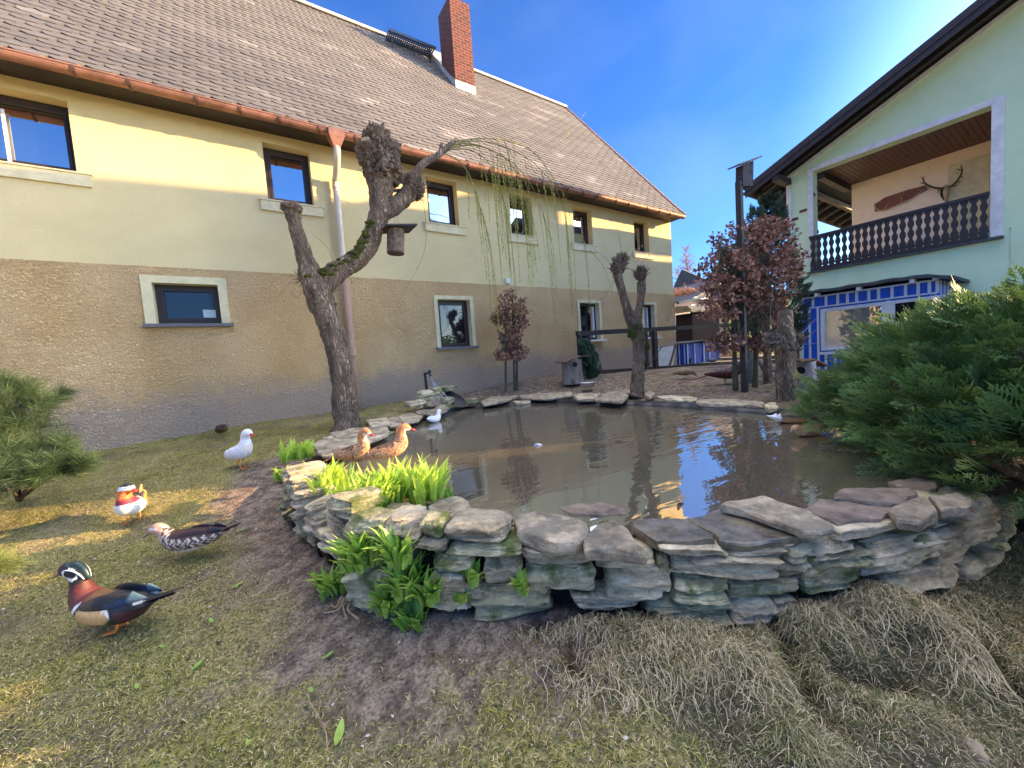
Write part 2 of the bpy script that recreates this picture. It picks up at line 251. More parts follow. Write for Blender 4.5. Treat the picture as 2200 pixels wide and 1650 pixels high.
def sdist(x, y, P):
    x = np.asarray(x, float); y = np.asarray(y, float); d = np.full(x.shape, 1e9); ins = np.zeros(x.shape, bool); n = len(P)
    for i in range(n):
        a = P[i]; b = P[(i+1) % n]; e = b-a; t = np.clip(((x-a[0])*e[0]+(y-a[1])*e[1])/(e@e), 0, 1)
        d = np.minimum(d, np.hypot(x-a[0]-t*e[0], y-a[1]-t*e[1]))
        c = ((a[1] > y) != (b[1] > y)) & (x < (b[0]-a[0])*(y-a[1])/((b[1]-a[1]) or 1e-12)+a[0]); ins ^= c
    return np.where(ins, -d, d)
CP = [(0, 1650, .12), (265, 1360, .2), (410, 1200, .27), (290, 1122, .32), (517, 1012, .42), (585, 1075, .33), (625, 1150, .27), (700, 1225, .24), (785, 1312, .2), (1050, 1332, .2), (1400, 1332, .2), (1700, 1328, .2), (2000, 1262, .19), (2150, 1195, .2), (1100, 1650, .14), (1650, 1650, .14), (2200, 1650, .1), (600, 1650, .12), (600, 1400, .18), (60, 1075, .34), (2195, 1300, .15)]
CPW = [tuple(at(a, b, z=c)) for a, b, c in CP]+[(-3.5, 6.8, .45), (-1.8, 6.8, .50), (-.4, 6.8, .60), (1, 6.8, .63), (2.2, 6.8, .66), (3.8, 6.8, .74), (5.75, 6.8, .86), (8, 6.8, .82), (10, 6.8, .76),
       (.92, 5.48, .55), (1.7, 5.6, .56), (2.6, 6.2, .56), (3.3, 6.3, .60), (4.4, 5.5, .56), (5.1, 4.4, .56), (5.3, 3.3, .57), (5.4, 2.2, .57), (5.6, 1.2, .57), (7, 4.5, .66), (6.6, 2.8, .61), (9.2, 6, .77), (7.5, 5.9, .80), (5.6, 5.9, .80), (10.4, 3.6, .56), (10.4, 1.6, .56), (14, 5, .6), (20, 10, .6), (14, -2, .5), (6, -1, .4), (3.8, -.6, .15), (1.5, -1.5, .05), (-1, -1, .0), (-4, 1, .05), (-5, 5, .35),
       (25, -5, .5), (-12, -5, 0), (-12, 6, .4), (10, 14, .7), (-10, 14, .6), (25, 20, .8), (0, -12, 0), (12, -12, .2)]
CPW = np.array(CPW)
def tps(r): return np.where(r > 1e-9, r*r*np.log(np.maximum(r, 1e-9)), 0)
_D = tps(np.hypot(CPW[:, None, 0]-CPW[None, :, 0], CPW[:, None, 1]-CPW[None, :, 1]))+np.eye(len(CPW))*.02
_Q = np.c_[np.ones(len(CPW)), CPW[:, :2]]; _A = np.block([[_D, _Q], [_Q.T, np.zeros((3, 3))]])
_W = np.linalg.solve(_A, np.r_[CPW[:, 2], 0, 0, 0])
MOUND = [(1290, 1420, .26, .05), (1480, 1420, .22, .05), (1640, 1500, .22, .05), (1760, 1370, .12, .07), (1900, 1330, .15, .09), (2060, 1380, .15, .05), (1250, 1600, .2, .03), (1980, 1560, .15, .05)]
MOUND = [(*at(a, b, z=.2)[:2], s, h) for a, b, s, h in MOUND]
GULLY = [[(1655, 1335), (1690, 1400), (1720, 1460), (1760, 1530)], [(1800, 1430), (1860, 1440), (1930, 1430)], [(2060, 1330), (2130, 1380), (2200, 1450)], [(1225, 1400), (1235, 1450)], [(1150, 1345), (1290, 1335)], [(1450, 1350), (1600, 1348)]]
def ground(x, y, fine=True):
    x = np.asarray(x, float); y = np.asarray(y, float); sh = x.shape; X = x.ravel(); Y = y.ravel(); z = np.empty(len(X))
    for i in range(0, len(X), 20000):
        a = X[i:i+20000]; b = Y[i:i+20000]; K = tps(np.hypot(a[:, None]-CPW[:, 0], b[:, None]-CPW[:, 1])); z[i:i+20000] = K@_W[:len(CPW)]+_W[-3]+_W[-2]*a+_W[-1]*b
    far = sstep(16, 30, np.hypot(X-5, Y-3)); z = z*(1-far)+.5*far
    z = np.clip(z, -.1, 1.0)
    if fine:
        d = np.hypot(X, Y); k = 1-sstep(7, 12, d)
        z += k*((fbm(X*1.7, Y*1.7, 3)-.5)*.05+(fbm(X*9, Y*9, 5, 3)-.5)*.026+(fbm(X*30, Y*30, 8, 3)-.5)*.012)
        for mx_, my_, s, h in MOUND:
            g = np.exp(-((X-mx_)**2+(Y-my_)**2)/(2*(s*.62)**2)); z += h*np.minimum(1, g*1.35)*(.8+.4*vnoise(X*14, Y*14, 4))
        for gl in GULLY:
            P = [at(a, b, z=.2)[:2] for a, b in gl]
            for p, q in zip(P[:-1], P[1:]):
                e = q-p; t = np.clip(((X-p[0])*e[0]+(Y-p[1])*e[1])/(e@e), 0, 1); dd = np.hypot(X-p[0]-t*e[0], Y-p[1]-t*e[1]); z -= .09*np.exp(-(dd/.035)**2)
    s = sdist(X, Y, WP); z = np.where(s < .06, np.minimum(z, ZW-.03-.4*sstep(-.06, .5, -s)), z)
    # below the wall core
    rim = (sdist(X, Y, np.array(list(WB)+[WP[10], WP[9], WP[5], WP[1]])) < -.05) & (s < .5) & (np.hypot(X-1, Y) < 5) & (Y < 3.2); z = np.where(rim, np.minimum(z, .2), z)
    return z.reshape(sh)
def gully(x, y):
    x = np.asarray(x, float); y = np.asarray(y, float); m_ = np.zeros(x.shape)
    for gl in GULLY:
        P = [at(a, b, z=.2)[:2] for a, b in gl]
        for p, q in zip(P[:-1], P[1:]):
            e = q-p; t = np.clip(((x-p[0])*e[0]+(y-p[1])*e[1])/(e@e), 0, 1); m_ = np.maximum(m_, np.exp(-(np.hypot(x-p[0]-t*e[0], y-p[1]-t*e[1])/.032)**2))
    return m_
def gz(x, y): return float(ground(np.array([x]), np.array([y]))[0])
def axis(a, b, c, d, s, g=1.18):
    v = list(np.arange(b, c, s)); k = s; p = v[-1]
    while p < d: k *= g; p += k; v.append(p)
    k = s; p = b; u = []
    while p > a: k *= g; p -= k; u.append(p)
    return np.array(u[::-1]+v)
def mask_grass(x, y):
    """how much moss and turf covers the soil"""
    p = np.stack([x, y, np.full_like(x, .22)], -1)-np.array([0, 0, CAMH]); dd = p@_f; px = 1100+FPX*(p@_r)/np.maximum(dd, .05); py = 825-FPX*(p@_u)/np.maximum(dd, .05)
    return px, py
def soil_amount(x, y):
    # bare earth: band along the foot of the wall and the trodden patch in front of it
    dw = np.full(np.shape(x), 9.0)
    for a, b in zip(WB[:-4], WB[1:-3]):
        e = b-a; t = np.clip(((x-a[0])*e[0]+(y-a[1])*e[1])/(e@e), 0, 1); dw = np.minimum(dw, np.hypot(x-a[0]-t*e[0], y-a[1]-t*e[1]))
    n = fbm(x*2.3, y*2.3, 21); band = 1-sstep(.18, .55, dw+(.5-n)*.35)
    c = at(850, 1430, z=.18); patch = 1-sstep(.18, .5, np.hypot((x-c[0])*1.0, (y-c[1])*.8)+(.5-n)*.4)
    right = sstep(.75, 1.0, x-.35*y+.2*n)          # the thatch mounds start here
    s = np.maximum(band*(1-right*.8), patch*(1-right)); back = np.maximum(sstep(4.6, 5.3, y)*sstep(2.2, 4, x), sstep(4.3, 4.9, x)*sstep(.6, 1.2, y))*.85
    return np.clip(np.maximum(s, back)+.55*sstep(.55, .68, fbm(x*4, y*4, 33))*.8, 0, 1)
xs = axis(-600, -3.2, 5.8, 700, .03); ys = axis(-500, -.3, 6.9, 800, .03)
GX, GY = np.meshgrid(xs, ys, indexing='ij'); GZ = ground(GX, GY); nx, ny = GX.shape
idx = np.arange(nx*ny).reshape(nx, ny); F = np.stack([idx[:-1, :-1], idx[1:, :-1], idx[1:, 1:], idx[:-1, 1:]], -1).reshape(-1, 4)
S = soil_amount(GX, GY).ravel(); n1 = fbm(GX*7, GY*7, 40).ravel(); n2 = fbm(GX*26, GY*26, 44, 3).ravel(); n3 = fbm(GX*1.6, GY*1.6, 48).ravel()
cs = np.array(lin(164, 146, 130)[:3]); cs2 = np.array(lin(112, 96, 86)[:3]); cg = np.array(lin(162, 158, 84)[:3]); cg2 = np.array(lin(126, 118, 74)[:3]); ct = np.array(lin(192, 172, 128)[:3])
mixc = lambda a, b, t: a[None]*(1-t[:, None])+b[None]*t[:, None] if a.ndim == 1 else a*(1-t[:, None])+b*t[:, None]
soilc = mixc(cs, cs2, sstep(.35, .6, n2)); gc = mixc(cg, cg2, sstep(.35, .65, n1)); gc = gc*(1-sstep(.5, .75, n2)[:, None]*.6)+ct*sstep(.5, .75, n2)[:, None]*.6
gc = gc*(1-.5*sstep(.45, .65, n3)[:, None])+ct*.5*sstep(.45, .65, n3)[:, None]
GC = gc*(1-S[:, None])+soilc*S[:, None]
RS = (sstep(.60, .85, GX-.30*GY)*(1-sstep(1.8, 2.6, GY))).ravel()[:, None]; GC = GC*(1-RS)+RS*np.array(lin(104, 94, 72)[:3])*(.4+1.2*n1[:, None])
GU = gully(GX, GY).ravel()[:, None]; GC = GC*(1-.85*GU)+.85*GU*np.array(lin(46, 38, 34)[:3])
m_ground = mat('soil_and_turf', (.38, .37, .36, 1), (1.55, 1.52, 1.45, 1), attr=True, rough=1, scale=75, bump=1, bscale=90, bdist=.025, detail=12)
tag(link('ground', np.stack([GX, GY, GZ], -1).reshape(-1, 3), F, m_ground, None, True, GC), kind='structure')
# water
m_water = bpy.data.materials.new('pond_water'); m_water.use_nodes = True; t = m_water.node_tree; b = t.nodes['Principled BSDF']; l = t.links.new
b.inputs['Base Color'].default_value = (.11, .095, .066, 1); b.inputs['Roughness'].default_value = .015; b.inputs['IOR'].default_value = 4.5; b.inputs['Specular IOR Level'].default_value = .5
tc = node(t, 'ShaderNodeTexCoord'); mp = node(t, 'ShaderNodeMapping'); mp.inputs['Rotation'].default_value = (0, 0, math.radians(-33)); mp.inputs['Scale'].default_value = (.8, 2.6, 1); l(tc.outputs['Object'], mp.inputs[0])
n1_ = node(t, 'ShaderNodeTexNoise'); n1_.inputs['Scale'].default_value = 3.2; n1_.inputs['Detail'].default_value = 2.5; n1_.inputs['Distortion'].default_value = .5; l(mp.outputs[0], n1_.inputs['Vector'])
# stronger ripples towards the back right corner
sx = node(t, 'ShaderNodeSeparateXYZ'); l(tc.outputs['Object'], sx.inputs[0]); mr = node(t, 'ShaderNodeMapRange'); mr.inputs[1].default_value = 1.8; mr.inputs[2].default_value = 4.6; mr.inputs[3].default_value = .05; mr.inputs[4].default_value = .16; l(sx.outputs[0], mr.inputs[0])
bp = node(t, 'ShaderNodeBump'); bp.inputs['Distance'].default_value = .05; l(mr.outputs[0], bp.inputs['Strength']); l(n1_.outputs[0], bp.inputs['Height']); l(bp.outputs[0], b.inputs['Normal'])
WI = [p+(p-WP.mean(0))/np.linalg.norm(p-WP.mean(0))*.10 for p in WP]
tag(link('pond_water', [(p[0], p[1], ZW) for p in WI], [tuple(range(len(WI)))[::-1]], m_water), kind='structure')
# ------------------------------------------------------------------ farmhouse
A = thing('farmhouse', (4, 6.8, .7), 'long ochre farmhouse with a steep brown shingle roof and a red brick chimney', 'house')
YA = 6.8; XL, XR = -9.0, 10.27
UP = [(-2.62, -1.585), (.37, .985), (2.885, 3.5), (4.71, 5.29), (6.49, 7.1), (8.65, 9.26)]; UZ = (3.875, 4.715)
LO = [(-1.04, -.355, 2.065, 2.60), (2.906, 3.58, 1.585, 2.485), (6.505, 7.15, 1.60, 2.49), (8.84, 9.33, 1.60, 2.49)]
def facade(mb, y, x0, x1, z0, z1, holes, dep, ax='y', sgn=1):
    xs_ = sorted({x0, x1, *[h[0] for h in holes], *[h[1] for h in holes]}); zs_ = sorted({z0, z1, *[h[2] for h in holes], *[h[3] for h in holes]})
    P = (lambda a, b, d=0: (a, y+d, b)) if ax == 'y' else (lambda a, b, d=0: (y+d, a, b))
    for a, b_ in zip(xs_[:-1], xs_[1:]):
        for c, d in zip(zs_[:-1], zs_[1:]):
            if any(h[0] <= a+1e-6 and b_ <= h[1]+1e-6 and h[2] <= c+1e-6 and d <= h[3]+1e-6 for h in holes): continue
            mb.add([P(a, c), P(b_, c), P(b_, d), P(a, d)], [(0, 1, 2, 3)])
    for h in holes:
        a, b_, c, d = h[:4]
        for q in (((a, c), (a, d)), ((b_, d), (b_, c)), ((a, d), (b_, d)), ((b_, c), (a, c))):
            mb.add([P(*q[0]), P(*q[1]), P(*q[1], dep), P(*q[0], dep)], [(0, 1, 2, 3)])
ZB = 2.81
mb = MB(); facade(mb, YA, XL, XR, ZB, 4.97, [(a, b_, *UZ) for a, b_ in UP], .3)
yr, zr = 10.918, 10.32
mb.add([(XR, YA, ZB), (XR, 15.0, ZB), (XR, 15.0, 4.9), (XR, yr, zr-.15), (XR, YA, 5.1)], [(0, 1, 2, 3, 4)]); mb.add([(XL, YA, 0), (XL, 15, 0), (XL, 15, 4.9), (XL, yr, zr-.15), (XL, YA, 5.1)], [(4, 3, 2, 1, 0)])
mb.add([(XL, 15, 0), (XR, 15, 0), (XR, 15, 4.97), (XL, 15, 4.97)], [(0, 1, 2, 3)])
mb.build('upper_wall', m_plaster, A)
mb = MB(); yl = YA-.018; facade(mb, yl, XL, XR+.015, .2, ZB, LO, .3)
mb.add([(XL, yl, ZB), (XR+.015, yl, ZB), (XR+.015, YA+.01, ZB), (XL, YA+.01, ZB)], [(0, 1, 2, 3)]); mb.add([(XR+.015, yl, .2), (XR+.015, 15, .2), (XR+.015, 15, ZB), (XR+.015, yl, ZB)], [(0, 1, 2, 3)])
mb.build('lower_wall', m_render, A)
def frame_mb(a, b_, c, d, y, wf, th=.05, mull=None):
    m = MB(); m.box((a, y, c), (a+wf, y+th, d)); m.box((b_-wf, y, c), (b_, y+th, d)); m.box((a+wf, y+.001, d-wf), (b_-wf, y+th, d)); m.box((a+wf, y+.001, c), (b_-wf, y+th, c+wf))
    if mull: m.box((mull-wf*.6, y+.003, c+wf), (mull+wf*.6, y+th, d-wf))
    return m
for i, (a, b_) in enumerate(UP):
    y = YA+.165; f = frame_mb(a-.02, b_+.02, UZ[0], UZ[1]+.02, y, .085); fr = f.build('window_frame', m_frame, A)
    MB().box((a+.05, y+.03, UZ[0]+.06), (b_-.05, y+.045, UZ[1]-.05)).build('pane', m_glass, fr)
    s = frame_mb(a+.062, b_-.062, UZ[0]+.082, UZ[1]-.064, y-.012, .03, .03); s.build('sash', m_frame, fr)
    if i == 0: MB().box((float(at(10, 290, y=y)[0]), y-.02, UZ[0]+.08), (float(at(10, 290, y=y)[0])+.03, y-.013, UZ[1]-.17)).build('lit_sash_edge', m_white, fr)  # white strip paints the light caught by the sash edge
    s = MB(); s.box((a-.10, YA-.035, UZ[0]-.15), (b_+.12, YA+.004, UZ[0]-.012)); s.box((a-.115, YA-.05, UZ[0]-.012), (b_+.135, YA+.16, UZ[0]+.008)); s.build('window_sill', m_cream, A)
    if i in (2, 3): MB().box((a+.08, y-.016, UZ[0]+.45), (a+.12, y-.013, UZ[0]+.5)).build('sticker', m_white, fr)
for i, (a, b_, c, d) in enumerate(LO):
    wl, wr, wt = (.11, .10, .095) if i == 0 else (.075, .075, .07)
    s = MB(); s.box((a-wl, yl-.02, c), (a, yl+.003, d)); s.box((b_, yl-.02, c), (b_+wr, yl+.003, d)); s.box((a-wl, yl-.0205, d), (b_+wr, yl+.003, d+wt)); 
    s.add([(a-.0005, yl-.019, c), (a-.0005, yl-.019, d), (a+.002, yl+.15, d), (a+.002, yl+.15, c)], [(0, 1, 2, 3)]); s.add([(b_-.002, yl-.019, c), (b_-.002, yl-.019, d), (b_-.002, yl+.15, d), (b_-.002, yl+.15, c)], [(3, 2, 1, 0)]); s.add([(a, yl-.019, d-.002), (b_, yl-.019, d-.002), (b_, yl+.15, d-.002), (a, yl+.15, d-.002)], [(0, 1, 2, 3)])
    s.build('window_surround', m_cream, A)
    y = yl+.12; fr = frame_mb(a, b_, c, d, y, .06, .05).build('window_frame', m_frame, A)
    if i < 2:
        MB().box((a+.05, y+.02, c+.05), (b_-.05, y+.035, d-.05)).build('pane', m_glassd, fr)
        frame_mb(a+.055, b_-.055, c+.05, d-.05, y-.01, .035, .02).build('sash', m_frame, fr)
    else:
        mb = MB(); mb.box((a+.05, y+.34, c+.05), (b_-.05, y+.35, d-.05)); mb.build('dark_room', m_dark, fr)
        mb = MB(); hx = b_-.12 if i == 2 else b_-.2; sash = MB().box((hx, y-.02, c+.06), (hx+.05, y+.32, c+.11)).box((hx, y-.02, d-.12), (hx+.05, y+.32, d-.07)).box((hx, y-.02, c+.111), (hx+.05, y+.04, d-.121)).box((hx, y+.28, c+.111), (hx+.05, y+.32, d-.121)).build('open_sash', m_white, fr)
        if i == 3: MB().box((a+.06, y+.02, c+.05), (hx-.02, y+.03, d-.05)).build('pane', glass_mat('pinkish_reflecting_glass', .6), fr)
        else: MB().box((a+.2, y+.1, c+.06), (hx-.03, y+.11, d-.1)).build('pane', m_glassd, fr)
    MB().box((a-wl-.02, yl-.07 if i < 2 else yl-.14, c-.045), (b_+wr+.03, yl+.13, c-.002)).build('window_sill', m_granite if i < 2 else m_bwhite, A)
# things seen in the two lower windows
y = yl+.105
MB().box((-.56, y, 2.16), (-.42, y+.01, 2.27), ).build('green_rimmed_basket', mat('pale_basket', lin(170, 190, 196), bump=.1), A)
mb = MB()
for k in range(90):
    px_, pz = 2.98+rng.random()*.32, 1.66+rng.random()*.17*(1-abs(rng.random()-.5)); a_ = rng.uniform(0, 6.28); mb.add([(px_, y+.004, pz), (px_+.035*math.cos(a_), y+.002, pz+.035*math.sin(a_)), (px_+.05*math.cos(a_+.3), y+.004, pz+.05*math.sin(a_+.3)), (px_+.03*math.cos(a_+.6), y+.006, pz+.03*math.sin(a_+.6))], [(0, 1, 2, 3)])
mb.build('potted_foliage', mat('indoor_plant', lin(62, 84, 44), bump=0), A)
MB().box((4.45, YA-.045, 2.84), (4.56, YA-.002, 2.95)).box((4.468, YA-.06, 2.85), (4.542, YA-.046, 2.9)).build('wall_sensor', m_bwhite, A)
# roof of shingles
ye, ze = 6.40, 4.905; slope = math.hypot(yr-ye, zr-ze); dy, dz = (yr-ye)/slope, (zr-ze)/slope; XV = 10.36
tw, th_ = .285, .142; rows = int(slope/th_)+1; V = []; Fq = []; Cc = []
TW = np.array(lin(133, 129, 127)[:3])
for r in range(rows):
    s0 = r*th_; fl = .03*max(0, 1-s0/1.0)**2        # slight kick at the eave
    for k in range(int((XV-XL)/tw)+3):
        x0 = XL+(k-1+(.5 if r % 2 else 0))*tw; x1 = min(x0+tw-.0025, XV)
        if x0 > XV-.02 or x1 <= XL: continue
        jit = rng.uniform(-.004, .004); c_ = .06
        def P(x, s, lift): return (x, ye+dy*s-dz*lift, ze+dz*s+dy*lift+.03*max(0, 1-s/1.0)**2)
        lift = .012+rng.uniform(-.002, .004); s1 = s0+th_+.03
        if s0+th_ > slope: s1 = slope
        n = len(V); sl = s0+jit; poly = [(x0, s1, .0), (x0, sl+.05, lift*.8), (x0+c_, sl, lift), (x1-c_, sl, lift), (x1, sl+.05, lift*.8), (x1, s1, .0)]
        V += [P(*q) for q in poly]+[P(poly[1][0], poly[1][1], -.004), P(poly[2][0], poly[2][1]-.001, -.004), P(poly[3][0], poly[3][1]-.001, -.004), P(poly[4][0], poly[4][1], -.004)]
        Fq += [(n, n+1, n+2, n+3, n+4, n+5), (n+1, n+6, n+7, n+2), (n+2, n+7, n+8, n+3), (n+3, n+8, n+9, n+4)]
        xm = (x0+x1)/2; g = fbm(np.array([xm*.55]), np.array([s0*2.6]), 5)[0]; g2 = fbm(np.array([xm*.3+s0*.1]), np.array([s0*.35]), 9)[0]
        cc = TW*(.66+.45*g+.35*(g2-.5)+rng.uniform(-.07, .07)); 
        if rng.random() < .012 or (g > .70 and rng.random() < .5): cc = cc*1.45
        if xm < 1.9 and s0 < 2.4: cc = cc*np.array([.86, .87, .92])
        Cc += [tuple(cc)]*10
roof = link('roof', V, Fq, m_tile, A, False, Cc)
mb = MB(); mb.add([(XL, ye+.01, ze-.03), (XV-.02, ye+.01, ze-.03), (XV-.02, yr, zr-.04), (XL, yr, zr-.04)], [(0, 1, 2, 3)]); mb.add([(XL, yr, zr-.04), (XV, yr, zr-.04), (XV, 2*yr-ye, ze), (XL, 2*yr-ye, ze)], [(0, 1, 2, 3)])
mb.build('roof_deck', m_felt, A)
MB().beam((XL, yr, zr+.02), (XV, yr, zr+.02), .16, .07).build('ridge_cap', m_ridge, A)
mb = MB(); 
for k in range(50):
    s0 = k*slope/50; s1 = s0+slope/50; f0 = .03*max(0, 1-s0)**2; f1 = .03*max(0, 1-s1)**2
    mb.beam((XV+.02, ye+dy*s0, ze+dz*s0+.03+f0), (XV+.02, ye+dy*s1, ze+dz*s1+.012+f1), .10, .035, up=(0, -dz, dy))
mb.build('verge_tiles', mat('verge_tiles', lin(140, 112, 96), lin(112, 90, 78)), A)
mb = MB(); yg, zg, rg = 6.36, 4.86, .068; n = 9; xsg = [XL, 10.22]
for a0, a1 in ((0, 1),):
    prof = [(yg+rg*math.cos(math.pi+math.pi*k/n), zg+rg*math.sin(math.pi+math.pi*k/n)) for k in range(n+1)]; prof2 = [(yg+(rg-.008)*math.cos(math.pi+math.pi*k/n), zg+(rg-.008)*math.sin(math.pi+math.pi*k/n)) for k in range(n, -1, -1)]
    mb.prism(prof+prof2, 0, XL, 10.22); mb.tube([(XL, yg-rg, zg+.004), (10.22, yg-rg, zg+.004)], .011, 6); mb.prism(prof, 0, 10.215, 10.225)
gut = mb.build('gutter', m_copper, A, False)
MB().beam((XL, 6.395, 4.898), (10.3, 6.395, 4.898), .06, .012, up=(0, -.6, .8)).build('eave_flashing', mat('pale_copper', lin(196, 160, 136), rough=.5, metal=.3), A)
m_gb = mat('dark_copper_band', lin(96, 70, 62), rough=.5, metal=.3); x = -2.6
while x < 10.2:
    mb = MB(); mb.prism([(yg+(rg+.010)*math.cos(math.pi+math.pi*k/n), zg+(rg+.010)*math.sin(math.pi+math.pi*k/n)) for k in range(n+1)]+[(yg+(rg-.001)*math.cos(math.pi+math.pi*k/n), zg+(rg-.001)*math.sin(math.pi+math.pi*k/n)) for k in range(n, -1, -1)], 0, x, x+.03); mb.build('gutter_bracket', m_gb, gut); x += rng.choice([.5, .62, .45, .7])
MB().box((XL, ye+.03, ze-.05), (XR, YA, ze-.03)).build('soffit', m_bwood, A)
# rain pipe
hx0 = at(722, 300, y=6.36)[0]
mb = MB(); z0 = 4.88; mb.add([(hx0-.11, 6.27, z0), (hx0+.11, 6.27, z0), (hx0+.11, 6.45, z0), (hx0-.11, 6.45, z0), (hx0-.11, 6.27, z0-.1), (hx0+.11, 6.27, z0-.1), (hx0+.11, 6.45, z0-.1), (hx0-.11, 6.45, z0-.1), (hx0-.035, 6.33, z0-.27), (hx0+.035, 6.33, z0-.27), (hx0+.035, 6.4, z0-.27), (hx0-.035, 6.4, z0-.27)],
             [(0, 1, 5, 4), (1, 2, 6, 5), (2, 3, 7, 6), (3, 0, 4, 7), (4, 5, 9, 8), (5, 6, 10, 9), (6, 7, 11, 10), (7, 4, 8, 11), (0, 3, 2, 1)])
pipe = MB().tube([(hx0, 6.365, 4.66), (hx0, 6.365, 4.56), (hx0, 6.5, 4.42), (hx0-.0, 6.68, 4.3), (hx0, 6.7, 4.2), (hx0, 6.7, 2.85)], .05, 16, step=.05).build('downpipe', m_zinc, A, True)
mb.build('hopper', m_copper, pipe)
MB().tube([(hx0, 6.7, 4.22), (hx0, 6.7, 4.16)], .056, 16).build('collar', m_zinc, pipe, True)
MB().tube([(hx0, 6.68, 2.86), (hx0, 6.68, .5)], .056, 16).tube([(hx0, 6.68, 2.88), (hx0, 6.68, 2.78)], .062, 16).tube([(hx0, 6.68, 1.55), (hx0, 6.68, 1.49)], .064, 16).build('lower_pipe', m_pinkpipe, pipe, True)
# chimney
cx0, cx1, cy0 = 5.02, 5.60, 9.34; cy1 = float(at(943, 60, x=cx0)[1]); ct_ = float(at(1003, 8, y=cy0)[2])
def brick_mat():
    m = bpy.data.materials.new('red_brick'); m.use_nodes = True; t = m.node_tree; l = t.links.new; b = t.nodes['Principled BSDF']; b.inputs['Roughness'].default_value = .9
    tc = node(t, 'ShaderNodeTexCoord'); s = node(t, 'ShaderNodeSeparateXYZ'); l(tc.outputs['Object'], s.inputs[0]); ad = node(t, 'ShaderNodeMath', operation='ADD'); l(s.outputs[0], ad.inputs[0]); l(s.outputs[1], ad.inputs[1]); c = node(t, 'ShaderNodeCombineXYZ'); l(ad.outputs[0], c.inputs[0]); l(s.outputs[2], c.inputs[1])
    br = node(t, 'ShaderNodeTexBrick'); br.inputs['Scale'].default_value = 1; br.inputs['Brick Width'].default_value = .2; br.inputs['Row Height'].default_value = .075; br.inputs['Mortar Size'].default_value = .009; br.inputs['Color1'].default_value = lin(104, 46, 40); br.inputs['Color2'].default_value = lin(70, 30, 28); br.inputs['Mortar'].default_value = lin(116, 92, 84); l(c.outputs[0], br.inputs['Vector'])
    n = node(t, 'ShaderNodeTexNoise'); n.inputs['Scale'].default_value = 9; n.inputs['Detail'].default_value = 6; l(tc.outputs['Object'], n.inputs['Vector']); x = node(t, 'ShaderNodeMixRGB', blend_type='OVERLAY'); x.inputs[0].default_value = .25; l(br.outputs['Color'], x.inputs[1]); l(n.outputs[0], x.inputs[2]); l(x.outputs[0], b.inputs['Base Color'])
    bp = node(t, 'ShaderNodeBump'); bp.inputs['Strength'].default_value = .8; bp.inputs['Distance'].default_value = .012; iv = node(t, 'ShaderNodeMath', operation='SUBTRACT'); iv.inputs[0].default_value = 1; l(br.outputs['Fac'], iv.inputs[1]); ad2 = node(t, 'ShaderNodeMath', operation='MULTIPLY_ADD'); ad2.inputs[1].default_value = .6; l(n.outputs[0], ad2.inputs[0]); l(iv.outputs[0], ad2.inputs[2]); l(ad2.outputs[0], bp.inputs['Height']); l(bp.outputs[0], b.inputs['Normal']); return m
m_brick = brick_mat()
rz = lambda y: ze+(y-ye)*dz/dy if y < yr else zr-(y-yr)*dz/dy
mb = MB().box((cx0, cy0, rz(cy0)-.4), (cx1, cy1, ct_)); ch = mb.build('chimney', m_brick, A)
mb = MB(); mb.prism([(cy0-.012, rz(cy0)-.02), (cy0-.012, rz(cy0)+.2), (cy0+.3, rz(cy0)+.52), (yr-.02, zr+.16), (yr-.02, zr-.02)], 0, cx0-.012, cx1+.012); mb.build('flashing', m_lead, ch)
# ridge walkway
p0 = at(832, 72, y=10.45); p1 = at(943, 112, y=10.45); wk = None; mb = MB()
zc = float(p0[2]); xa, xb = float(p0[0]), cx0-.02; y0, y1 = 10.3, 10.62
mb.beam((xa, y0, zc), (xb, y0, zc), .03, .07); mb.beam((xa, y1, zc), (xb, y1, zc), .03, .07)
k = xa
while k < xb: mb.box((k, y0+.016, zc-.02), (k+.012, y1-.016, zc+.02)); k += .055
for yy in np.linspace(y0+.06, y1-.06, 4): mb.box((xa, yy, zc-.018), (xb, yy+.008, zc+.018))
wk = mb.build('roof_walkway', mat('galvanised_grating', lin(96, 104, 116), rough=.5, metal=.6, bump=0), A)
[MB().beam((k, y0, zc-.03), (k, y0+.02, rz(y0)), .03, .03).build('walkway_bracket', m_bwood, wk) for k in (xa+.06, (xa+xb)/2, xb-.2)]
# ------------------------------------------------------------------ mint house
XB = 11.6; B = thing('mint_house', (XB, 2, .5), 'pale mint green house with a dark overhanging roof and a recessed balcony', 'house')
yc = 4.386; yend = -2.82; rs = .42; rid = -1.3
rzB = lambda y: 5.40+rs*(4.29-y) if y > rid else 5.40+rs*(4.29-rid)-rs*(rid-y)
opn = (1.128, 3.84, 2.99, 5.27)
mb = MB(); xs_ = [yend, opn[0], opn[1], yc]
mb.prism([(yend, .2), (opn[0], .2), (opn[0], rzB(opn[0])), (rid, rzB(rid)), (yend, rzB(yend))], 0, XB, XB+.25)
mb.prism([(opn[0], .2), (opn[1], .2), (opn[1], opn[2]), (opn[0], opn[2])], 0, XB, XB+.25)
mb.prism([(opn[0], opn[3]), (opn[1], opn[3]), (opn[1], rzB(opn[1])), (opn[0], rzB(opn[0]))], 0, XB, XB+.25)
mb.prism([(opn[1], .2), (yc, .2), (yc, rzB(yc)), (opn[1], rzB(opn[1]))], 0, XB, XB+.25)
mb.prism([(XB+.25, .2), (XB+8, .2), (XB+8, 2.99), (XB+.25, 2.99)], 1, yc-.25, yc)
ybw = float(at(1830, 450, x=XB+2.1)[1]); mb.prism([(XB+2.2, 2.99), (XB+8, 2.99), (XB+8, 5.3), (XB+2.2, 5.3)], 1, ybw-.25, ybw-.002)
